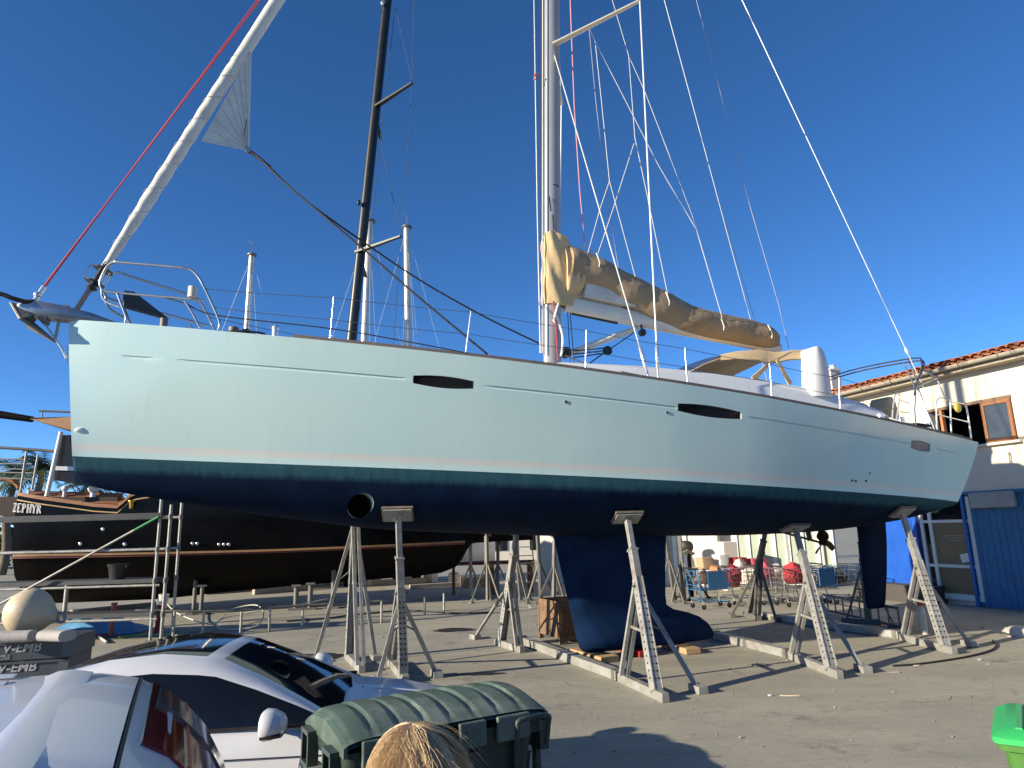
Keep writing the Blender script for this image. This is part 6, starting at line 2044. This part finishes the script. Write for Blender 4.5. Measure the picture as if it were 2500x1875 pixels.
# ================================================================== person with fair hair
pxy = AT(1003, 1830, 1.72)
HZ = 1.645
ps_o = thing('person', 'person with windblown fair hair seen from behind in front of the container', 'person', (pxy.x, pxy.y, 0), R(8))
SKIN = mat('skin', (.56, .30, .22), .5, 0, .08, 6)
HAIR = mat('fair_hair', (.54, .40, .235), .45, 0, .45, 40, stretch=(6, 6, .6))
def skin_mesh(name, verts, edges, radii, m, root=0, sub=2, parent=None):
    me = bpy.data.meshes.new(name)
    me.from_pydata([tuple(v) for v in verts], edges, [])
    o_ = bpy.data.objects.new(name, me)
    COL.objects.link(o_)
    md = o_.modifiers.new('skin', 'SKIN')
    if not me.skin_vertices: me.attributes
    for i, r in enumerate(radii):
        sv = me.skin_vertices[0].data[i]
        sv.radius = r if isinstance(r, tuple) else (r, r)
        sv.use_root = (i == root)
    s_ = o_.modifiers.new('sub', 'SUBSURF'); s_.levels = sub; s_.render_levels = sub
    bpy.context.view_layer.update()
    nm = bpy.data.meshes.new_from_object(o_.evaluated_get(bpy.context.evaluated_depsgraph_get()))
    bpy.data.objects.remove(o_, do_unlink=True)
    nm.materials.clear(); nm.materials.append(m)
    nm.polygons.foreach_set('use_smooth', [True] * len(nm.polygons))
    o_ = bpy.data.objects.new(name, nm)
    COL.objects.link(o_)
    o_.parent = parent
    return o_
# facing +y (away from the camera); x to the right
bv = [(0, 0, .90), (0, .01, 1.05), (0, .0, 1.22), (0, -.01, 1.34), (0, .0, 1.40), (0, .03, 1.46), (0, .045, 1.53), (0, .035, 1.58),
      (-.09, 0, .86), (-.095, .01, .48), (-.10, -.02, .09), (-.10, .10, .035), (.09, 0, .86), (.095, .01, .48), (.10, -.02, .09), (.10, .10, .035),
      (-.165, -.01, 1.325), (-.215, -.02, 1.07), (-.20, .13, .92), (-.15, .22, .95), (.165, -.01, 1.325), (.215, -.02, 1.07), (.20, .13, .92), (.15, .22, .95)]
be = [(0, 1), (1, 2), (2, 3), (3, 4), (4, 5), (5, 6), (6, 7), (0, 8), (8, 9), (9, 10), (10, 11), (0, 12), (12, 13), (13, 14), (14, 15), (3, 16), (16, 17), (17, 18), (18, 19), (3, 20), (20, 21), (21, 22), (22, 23)]
brd = [(.15, .11), (.125, .09), (.15, .10), (.12, .085), .05, (.075, .085), (.08, .095), (.07, .08), .085, .06, .04, .04, .085, .06, .04, .04, .055, .042, .034, .028, .055, .042, .034, .028]
skin_mesh('body', bv, be, brd, SKIN, 0, 2, ps_o)
# clothes
cv = [(0, 0, .93), (0, .01, 1.06), (0, .0, 1.22), (0, -.01, 1.335), (0, 0, 1.375), (-.165, -.01, 1.325), (-.22, -.02, 1.07), (-.205, .12, .94), (.165, -.01, 1.325), (.22, -.02, 1.07), (.205, .12, .94)]
ce = [(0, 1), (1, 2), (2, 3), (3, 4), (3, 5), (5, 6), (6, 7), (3, 8), (8, 9), (9, 10)]
skin_mesh('jumper', cv, ce, [(.18, .135), (.155, .115), (.175, .12), (.14, .10), .075, .072, .06, .05, .072, .06, .05], mat('navy_jumper', (.03, .04, .07), .9, 0, .15, 20, .3, 60), 0, 2, ps_o)
tv = [(0, 0, .96), (0, 0, .88), (-.092, 0, .80), (-.097, .01, .48), (-.10, -.015, .12), (.092, 0, .80), (.097, .01, .48), (.10, -.015, .12)]
skin_mesh('trousers', tv, [(0, 1), (1, 2), (2, 3), (3, 4), (1, 5), (5, 6), (6, 7)], [(.165, .125), (.16, .125), .11, .082, .065, .11, .082, .065], mat('denim', (.06, .08, .14), .9, 0, .2, 20), 0, 2, ps_o)
for sg in (-1, 1):
    M().loft([ell(V((sg * .10, .04, z)), V((1, 0, 0)), V((0, 1, 0)), a, b, 14) for z, a, b in ((.0, .05, .14), (.04, .052, .14), (.085, .042, .10))]).build('shoe', mat('shoe_white', (.6, .6, .58), .6), ps_o, 50)
    # ear, hands with five fingers
    ec = V((sg * .078, .04, 1.545))
    M().loft([ell(ec + V((sg * dx, -.004 * i, 0)), V((0, 1, 0)), V((0, 0, 1)), a, b, 14) for i, (dx, a, b) in enumerate(((-.01, .014, .024), (.004, .02, .032), (.012, .018, .030), (.015, .010, .02)))]).build('ear', SKIN, ps_o, 60)
    hb_ = V((sg * .15, .22, .95))
    hm2 = M().loft([ell(hb_ + V((sg * -.018 * i, .032 * i, .004 * i)), V((0, 0, 1)), V((1, 0, 0)), a, .014, 12) for i, a in enumerate((.026, .036, .040, .038))])
    hand = hm2.build('hand', SKIN, ps_o, 60)
    for f in range(5):
        if f < 4:
            b0_ = hb_ + V((sg * -.055, .10, .012 + .026 - .019 * f))
            ln_ = (.030, .034, .032, .026)[f]
            pts = [b0_, b0_ + V((sg * -.010, ln_, -.002)), b0_ + V((sg * -.03, ln_ * 1.6, -.006)), b0_ + V((sg * -.05, ln_ * 1.7, -.01))]
        else:
            b0_ = hb_ + V((sg * -.02, .03, .034))
            pts = [b0_, b0_ + V((sg * -.02, .02, .022)), b0_ + V((sg * -.034, .045, .03))]
        M().path(smoothpts(pts, 3), [.0088] * (len(smoothpts(pts, 3)) - 1) + [.005], 8).build('finger', SKIN, hand, 60)
# face on the far side
for sg in (-1, 1):
    M().sphere((sg * .032, .128, 1.545), .0125, 10, 8).build('eye', mat('eye_white', (.7, .7, .68), .2), ps_o, 60)
M().loft([ell(V((0, .135 + d, z)), V((1, 0, 0)), V((0, 1, 0)), a, .012, 10) for z, a, d in ((1.55, .008, -.008), (1.525, .011, .0), (1.508, .016, .008), (1.50, .010, .0))]).build('nose', SKIN, ps_o, 60)
M().loft([ell(V((x, .122, 1.475)), V((0, 1, 0)), V((0, 0, 1)), .008, a, 8) for x, a in ((-.026, .002), (-.012, .007), (0, .006), (.012, .007), (.026, .002))]).build('mouth', mat('lips', (.45, .16, .14), .5), ps_o, 60)
# hair: a base shell and many strands
hc = V((0, .018, 1.545))
rn = random.Random(21)
hrows = []
for i in range(11):
    t_ = i / 10
    th = .06 + 1.95 * t_
    row = []
    for k in range(28):
        a = 2 * math.pi * k / 28
        face = max(0, math.sin(a)) ** 3 * max(0, t_ - .35) * .10
        r_ = 1.0 + .03 * math.sin(5 * a + 3 * t_)
        row.append(hc + V((.092 * math.sin(th) * math.cos(a) * r_ * (1 + .12 * t_), (.108 * math.sin(th) * r_ * (1 + .05 * t_)) * math.sin(a) - face, .098 * math.cos(th) - .02 * t_)))
    hrows.append(row)
shell = M().loft(hrows).build('hair', mat('hair_under', (.40, .28, .15), .5, 0, .3, 4, stretch=(8, 8, 1)), ps_o, 60)
strand = M()
CLUMPS = []
for _ in range(230):
    CLUMPS.append((rn.uniform(0, 2 * math.pi), abs(rn.gauss(0, .62)) + .02, rn.uniform(.13, .26), rn.uniform(0, 6.28), rn.uniform(.3, 1.0), rn.uniform(-.5, .5)))
for s_ in range(13000):
    ca_, ct_, cl_, cw_, cb_, cs_w = CLUMPS[rn.randrange(len(CLUMPS))]
    if .9 < ca_ < 2.25 and rn.random() < .8: continue
    da, dt = rn.gauss(0, .16), rn.gauss(0, .10)
    ln_ = cl_ * rn.uniform(.8, 1.1)
    r0 = 1.0 + .075 * cb_ * rn.random()
    stray = rn.random() < .03
    pts = []
    for i in range(9):
        f = i / 8
        th = max(.01, ct_ + dt + f * ln_ / .1)
        aa = ca_ + da * (1 - .75 * f) / max(.5, min(1, th)) + cs_w * .35 * f * f + .05 * math.sin(4 * f + cw_)
        if th < 1.75:
            p = hc + V((.095 * math.sin(th) * math.cos(aa) * r0, .110 * math.sin(th) * math.sin(aa) * r0, .102 * math.cos(th) * r0))
        else:
            ex = (th - 1.75) * .1
            p = hc + V((.0935 * math.cos(aa) * r0 * (1 + 1.2 * ex), .108 * math.sin(aa) * r0 * (1 + .6 * ex), .102 * math.cos(1.75) * r0 - ex))
        p += V((math.sin(cw_ + 5 * f), math.cos(cw_ + 6 * f), 0)) * .006 * f
        if ca_ < 1.0 or ca_ > 5.0: p += V((.026 * f * f * (1 + math.sin(cw_)), 0, .016 * f * math.sin(cw_ * 2)))
        if stray: p += V((.05 * f * f, -.015 * f, .025 * f * math.sin(3 * f + cw_)))
        pts.append(p)
    w0 = .0004 if stray else rn.uniform(.0004, .0009)
    strand.path(pts, [w0] * 6 + [w0 * .8, w0 * .6, w0 * .25], 3)
so = strand.build('hair_strands', HAIR, ps_o, 80, fix=False)
so['kind'] = 'stuff'

# ================================================================== shopping trolleys with salvage
def trolley(label, px, py, rz, fm, loads, sc=1.0, blue_side=False):
    c = G(px, py)
    t = thing('shopping_trolley', label, 'trolley', (c.x, c.y, 0), rz, 'trolleys of salvage by the white wall')
    x0, x1 = -.45, .45
    def P(u, v, w):                # u along, v across, w height 0..1 of the basket
        hw = (.27 - .05 * u) + .03 * w
        return V((x0 + (x1 - x0) * u + (.06 * w if u > .5 else -.04 * w), (v - .5) * 2 * hw, .46 + .46 * w))
    b_ = M()
    for w_ in (0, .25, .5, .75, 1):
        b_.path([P(0, 0, w_), P(1, 0, w_), P(1, 1, w_), P(0, 1, w_)], .007 if w_ not in (0, 1) else .012, 4, closed=True)
    for k in range(10):
        for v in (0, 1):
            b_.path([P(k / 9, v, 0), P(k / 9, v, 1)], .005, 4)
    for k in range(1, 6):
        for u in (0, 1):
            b_.path([P(u, k / 6, 0), P(u, k / 6, 1)], .005, 4)
        b_.path([P(0, k / 6, 0), P(1, k / 6, 0)], .005, 4)
    b_.build('wire_basket', fm, t)
    f_ = M()
    for sg in (-1, 1):
        f_.path(smoothpts([V((-.52, sg * .27, .98)), V((-.50, sg * .27, .60)), V((-.42, sg * .26, .22)), V((.0, sg * .24, .17)), V((.42, sg * .2, .15))], 4), .015, 6)
    f_.path([V((-.42, -.26, .22)), V((-.42, .26, .22))], .013, 6)
    f_.path([V((.42, -.2, .15)), V((.42, .2, .15))], .013, 6)
    f_.build('frame', fm, t, 60)
    M().path([V((-.53, -.30, .99)), V((-.53, .30, .99))], .02, 8).build('handle', BLACKPL, t, 60)
    for x, y in ((-.40, -.24), (-.40, .24), (.40, -.19), (.40, .19)):
        w_ = M().tube((x - .0, y - .015, .062), (x, y + .015, .062), .06, 14).build('castor', RUBBER, t, 40)
        M().bar((x, y, .06), (x - .02, y, .19), .04, .012).build('castor_fork', STEEL, w_)
    if blue_side:
        M().box((.0, -.315, .70), (.55, .02, .42)).build('blue_panel', mat('trolley_blue_board', (.03, .14, .32), .6), t)
    for i, (dx, dz, rx, rz_, mm) in enumerate(loads):
        rows = []
        rn_ = random.Random(int(px) * 7 + i)
        for z, k in ((0, .7), (.25, 1), (.55, .95), (.85, .6), (1, .2)):
            rows.append([V((dx + math.cos(a) * rx * k * rn_.uniform(.6, 1.3), math.sin(a) * rx * .8 * k * rn_.uniform(.6, 1.25), .50 + dz + rz_ * (z + rn_.uniform(-.12, .12)))) for a in [2 * math.pi * q / 10 for q in range(10)]])
        M().loft(rows).build('load', mm, t, 50)
    return t
RED = mat('red_cloth', (.42, .03, .04), .8, 0, .25, 6, .3, 12)
PINK = mat('pink_plastic', (.5, .10, .16), .6, 0, .2, 6)
BROWN = mat('brown_junk', (.20, .12, .07), .8, 0, .3, 6, .3, 12)
GREYJ = mat('grey_junk', (.33, .32, .30), .8, 0, .3, 6, .3, 12)
BLUEW = mat('blue_wire', (.05, .18, .36), .4, .3, .1, 6)
GREYW = mat('grey_wire', (.34, .34, .35), .35, .7, .1, 6)
REDW = mat('red_wire', (.35, .04, .04), .45, .1, .1, 6)
trolley('blue shopping trolley with a blue side board next to the idle stands', 1738, 1484, R(20), BLUEW, [(-.2, .1, .22, .3, BROWN), (.2, .25, .2, .3, mat('orange_junk', (.45, .2, .1), .8))], blue_side=True)
trolley('grey shopping trolley heaped with red cloth beside the blue one', 1800, 1474, R(35), GREYW, [(-.1, .0, .3, .5, RED), (.25, .35, .18, .3, mat('white_junk', (.6, .56, .5), .8))])
trolley('grey shopping trolley holding pink plastic things', 1888, 1474, R(10), GREYW, [(-.15, .15, .28, .4, PINK), (.2, .1, .24, .4, GREYJ)])
trolley('grey shopping trolley with a red jacket hung over its side', 1945, 1478, R(15), GREYW, [(.0, .05, .32, .5, RED), (.3, .2, .15, .35, BROWN)])
trolley('blue framed shopping trolley with a pale card panel', 2002, 1476, R(25), BLUEW, [(.1, .1, .25, .35, GREYJ)], blue_side=True)
trolley('dark shopping trolley with black bags beside the navy rudder', 2050, 1470, R(5), GREYW, [(.0, .0, .3, .35, BLACKPL)])
c = G(1765, 1455)
t = thing('junk_table', 'low table of boxes and red tubs behind the trolleys', 'table', (c.x + .6, c.y + .6, 0), R(15))
M().box((0, 0, .78), (2.6, .7, .05)).build('table_top', TIMBER, t)
for x in (-1.2, 1.2):
    for y in (-.28, .28):
        M().box((x, y, .38), (.06, .06, .75)).build('leg', STEELD, t)
tb = Frame((c.x + .6, c.y + .6), R(15))
for i, (x, w_, h, mm, nm, lb_) in enumerate(((-1.0, .35, .28, mat('cardboard', (.42, .30, .18), .9), 'carton', 'brown carton on the junk table'), (-.45, .3, .35, WHITE, 'carton', 'white box on the junk table'), (.1, .4, .25, RED, 'tub', 'red tub on the junk table'), (.75, .5, .2, PINK, 'tub', 'pink tub on the junk table'))):
    p_ = tb.wld((x, 0, .807))
    o_ = M().loft([rrect(-w_ / 2, w_ / 2, -.2, .2, 0, .04), rrect(-w_ / 2 - .03, w_ / 2 + .03, -.22, .22, h, .04)]).build(nm, mm, None, 35)
    o_.location = p_; o_.rotation_euler = (0, 0, R(15))
    tag(o_, lb_, 'box')
# ---- stands stored out of use, with tilted round heads
def stored(label, px, py, h, rz, head=True, steel=STEELD, lean=(0, 0)):
    c = G(px, py)
    t = thing('stored_stand', label, 'boat stand', (c.x, c.y, 0), rz, 'idle boat stands stored in the yard')
    T = V((lean[0], lean[1], h))
    M().bar((0, 0, .05), T, .09, .09).build('column', steel, t)
    for a in (30, 150, 270):
        f = V((.5 * math.cos(R(a)), .5 * math.sin(R(a)), .02))
        M().bar(f, T * .62, .05, .04).build('leg', steel, t)
        M().box(f, (.14, .14, .03)).build('foot_plate', steel, t)
    if head:
        hd_ = M().box(T + V((0, 0, .08)), (.34, .26, .05), Matrix.Rotation(R(28), 3, 'X') @ Matrix.Rotation(R(15), 3, 'Y')).build('pad', RUST, t, bevel=.02)
        M().bar(T, T + V((0, 0, .07)), .05, .05).build('pad_fork', steel, t)
    return t
stored('idle pale stand with tilted pad beside the pallet pile', 1150, 1462, 1.7, .2, True, STEEL)
stored('idle dark stand behind the far steel stand', 1190, 1470, 1.9, .9)
stored('idle dark stand leaning against the work table', 1215, 1455, 1.6, 1.3, True, STEELD, (.15, 0))
stored('idle dark stand next to the yellow trimmed ladder', 1272, 1470, 2.0, .4, True, STEELD, (-.1, .1))
stored('idle dark stand with tilted pad behind the wooden crate', 1322, 1475, 1.9, 2.0, True, STEELD, (.1, 0))
stored('idle dark stand close to the keel leading edge', 1352, 1478, 1.75, .7, True, STEELD, (.12, 0))
stored('idle dark stand close behind the keel trailing edge', 1648, 1470, 1.95, .3, True, STEELD, (-.15, 0))
stored('idle dark stand between the keel and the office chair', 1672, 1468, 1.85, 1.1, True, STEELD, (-.1, 0))
stored('short idle stand between the keel and the blue trolley', 1690, 1462, 1.2, 1.7, True, BLKB)
# work table of pallets among them
c = G(1200, 1452)
t = thing('pallet_table', 'weathered pallet bench heaped with pipes among the idle stands', 'table', (c.x, c.y + .8, 0), R(5))
for k in range(7):
    M().box((0, -.5 + .16 * k, .95), (2.8, .12, .03)).build('slat', TIMBER, t)
for x in (-1.3, 0, 1.3):
    M().box((x, 0, .88), (.1, 1.1, .1)).build('bearer', TIMBER, t)
    for y in (-.45, .45):
        M().box((x, y, .42), (.1, .1, .83)).build('leg', OLDWOOD, t)
for k in range(5):
    o_ = M().tube((-1.2 + .1 * k, 0, 0), (1.0 + .12 * k, .05, .0), .03, 8).build('pipe', [REDROPE, STEELD, STEEL, OLDWOOD, STEELD][k], None, 50)
    o_.location = (c.x, c.y + .45 + .17 * k, .997)
    tag(o_, ['red pipe lying on the pallet bench', 'dark pipe lying next to the red pipe on the bench', 'bright steel pipe lying on the pallet bench', 'brown pole lying on the pallet bench', 'dark pipe at the back of the pallet bench'][k], 'pipe')
# tall step ladder, pallets, black chair back
c = G(1290, 1448)
t = thing('step_ladder', 'tall white step ladder with yellow edge behind the stands', 'ladder', (c.x, c.y + .6, 0), R(10))
for x in (-.28, .28):
    M().bar((x, 0, .02), (x * .75, .45, 2.55), .06, .03).build('rail', mat('ladder_yellow', (.5, .38, .08), .5) if x > 0 else WHITE, t)
for k in range(8):
    z = .3 + .29 * k
    M().box((0, .45 * z / 2.55, z), (.46, .09, .03)).build('tread', WHITE, t)
c = G(1692, 1440)
t = thing('office_chair', 'black office chair with round back behind the trolleys', 'chair', (c.x, c.y + .5, 0), R(-20))
M().loft([ell(V((0, y, 1.35)), V((1, 0, 0)), V((0, 0, 1)), a, b, 18, .8) for y, a, b in ((0, .20, .17), (.03, .24, .2), (.07, .22, .18))]).build('backrest', BLACKPL, t, 50)
M().bar((0, .05, .55), (.08, .06, 1.22), .05, .03).build('back_post', BLACKPL, t)
M().loft([rrect(-.24, .24, -.42, .06, z, .1) for z in (.50, .56)]).build('seat', BLACKPL, t, 40)
M().tube((0, -.18, .1), (0, -.18, .5), .03, 10).build('gas_lift', BLACKPL, t, 40)
for k in range(5):
    a = 2 * math.pi * k / 5
    M().bar((0, -.18, .1), (.28 * math.cos(a), -.18 + .28 * math.sin(a), .06), .05, .03).tube((.28 * math.cos(a), -.18 + .28 * math.sin(a) - .02, .03), (.28 * math.cos(a), -.18 + .28 * math.sin(a) + .02, .03), .03, 8).build('leg', BLACKPL, t)
# white sack stack beside the pier
block('white_carton', 'tall cream carton standing by the wall behind the trolleys', G(1782, 1440), (.5, .5, 1.5), R(15), CREAMP, 'box')
block('pallet_pile', 'low timber pallet pile beyond the black hull', G(1165, 1432), (1.2, .9, .35), R(10), TIMBER, 'pallet')
block('grate', 'pale metal grate leaning flat behind the wooden crate', G(1350, 1482), (1.3, .5, .06), R(5), STEEL, 'grate')
# oil stains: thin sheets a few millimetres above the concrete
for px, py, a_, b_ in ((765, 1606, .62, .42), (1165, 1646, .42, .12), (1110, 1538, .5, .3)):
    c = G(px, py)
    rn_ = random.Random(px)
    pts = [V((a_ * math.cos(t_) * rn_.uniform(.75, 1.15), b_ * math.sin(t_) * rn_.uniform(.75, 1.15), 0)) for t_ in [2 * math.pi * k / 22 for k in range(22)]]
    m_ = M(); m_.v = [tuple(p) for p in pts]; m_.f = [tuple(range(22))]; m_.m = [0]
    o_ = m_.build('oil_stain', mat('oil_stain', (.022, .019, .016), .5, 0, .3, 3))
    o_.location = (c.x, c.y, .004)
    tag(o_, None, None, kind='structure')

# ================================================================== boat shed behind the camera, mirrored in the glossy hull
sh_ = thing('boat_shed', 'long cream boat shed mirrored in the stern of the yacht', 'building', (14, -17, 0), R(4))
M().box((0, -4, 3.2), (46, 8, 6.4)).build('wall', PLASTER, sh_)
M().box((0, -4, 6.6), (47, 9, .4)).build('roof', MATS['far_roof'], sh_)
for k in range(6):
    d_ = M().box((-19 + 7.4 * k, .03, 2.1), (3.6, .1, 4.2)).build('door', mat('shed_door_grey', (.16, .17, .18), .6), sh_)
    M().box((-15.3 + 7.4 * k, .03, 4.3), (1.6, .1, 1.2)).build('window', DARKGLASS, sh_)

# ================================================================== grit and cracks on the concrete
rn = random.Random(99)
gm_ = M()
for k in range(1800):
    x, y = rn.uniform(-6, 9), rn.uniform(5, 17)
    r_ = rn.choice((.006, .008, .010, .014, .02)) * rn.uniform(.7, 1.2)
    if rn.random() < .03: r_ *= 2
    a0 = rn.uniform(0, 6.28)
    vs = [V((x + math.cos(a0 + a) * r_ * rn.uniform(.6, 1.3), y + math.sin(a0 + a) * r_ * rn.uniform(.6, 1.3), .002)) for a in (0, 1.57, 3.14, 4.71)] + [V((x, y, r_ * .7))]
    gm_.add(vs, [(0, 1, 4), (1, 2, 4), (2, 3, 4), (3, 0, 4)])
o_ = gm_.build('grit', mat('grit_stone', (.20, .19, .165), .9, 0, .5, 30), None, fix=False)
tag(o_, 'loose grit and small stones scattered over the concrete', 'grit', kind='stuff')
for (x0, y0, x1, y1) in ((900, 1560, 1330, 1530), (1120, 1610, 1480, 1690), (2150, 1720, 2500, 1690)):
    A_, B_ = G(x0, y0), G(x1, y1)
    pts = [A_.lerp(B_, i / 26) + V((rn.uniform(-.05, .05), rn.uniform(-.09, .09), 0)) for i in range(27)]
    ms_ = M()
    for i in range(26):
        w_ = rn.uniform(.0015, .004)
        d_ = (pts[i + 1] - pts[i]).normalized(); sd_ = V((-d_.y, d_.x, 0)) * w_
        ms_.add([pts[i] - sd_, pts[i] + sd_, pts[i + 1] + sd_, pts[i + 1] - sd_], [(0, 1, 2, 3)])
    o_ = ms_.build('ground_crack', mat('crack_dark', (.10, .095, .085), .95), None, fix=False)
    o_.location.z = .004
    tag(o_, None, None, kind='structure')

# ================================================================== clutter on the ground under the scaffold
c = G(235, 1545)
rows = []
for i in range(9):
    u = i / 8
    rows.append([V((-1.1 + 2.2 * u, -.5 + 1.0 * k / 8, .02 + (.30 + .10 * math.sin(i * 1.7 + k)) * math.sin(math.pi * u) ** .6 * math.sin(math.pi * k / 8) ** .5)) for k in range(9)])
o_ = M().grid(rows).build('blue_tarpaulin', mat('tarp_blue', (.10, .28, .48), .5, 0, .2, 4, .4, 8), None, 60)
o_.location = (c.x, c.y, 0)
tag(o_, 'pale blue tarpaulin bundled on the ground beneath the scaffold', 'tarpaulin')
for i, (px, py, h, mm, lb_) in enumerate(((270, 1552, .65, mat('red_white_post', (.45, .12, .08), .6), 'short rusty red post standing beneath the scaffold deck'), (382, 1545, .55, mat('dark_red_post', (.22, .02, .02), .6), 'dark red post beside the cream plastic pipe'))):
    c = G(px, py)
    o_ = M().tube((0, 0, 0), (.02, 0, h), .05, 12).tube((.02, 0, h), (.02, 0, h + .05), .065, 12).build('marker_post', mm, None, 50)
    o_.location = (c.x, c.y, 0)
    tag(o_, lb_, 'post')
for i in range(5):
    A_ = G(190 + 30 * i, 1548 - 3 * (i % 2)); ang = (.2, -.5, .9, .1, -.9)[i]
    o_ = M().tube((-.55, 0, .03), (.55, 0, .03), .025, 8).build('scaffold_tube', [STEELD, STEEL, REDROPE, STEELD, PALEC][i], None, 50)
    o_.location = (A_.x, A_.y - .45 - .12 * i, .0 + .003)
    o_.rotation_euler = (0, 0, ang)
    tag(o_, ['dark tube lying beside the crates under the scaffold', 'bright tube lying in front of the blue tarpaulin', 'red tube lying in front of the blue tarpaulin', 'dark tube lying behind the car roof', 'pale tube lying by the scaffold feet'][i], 'tube')
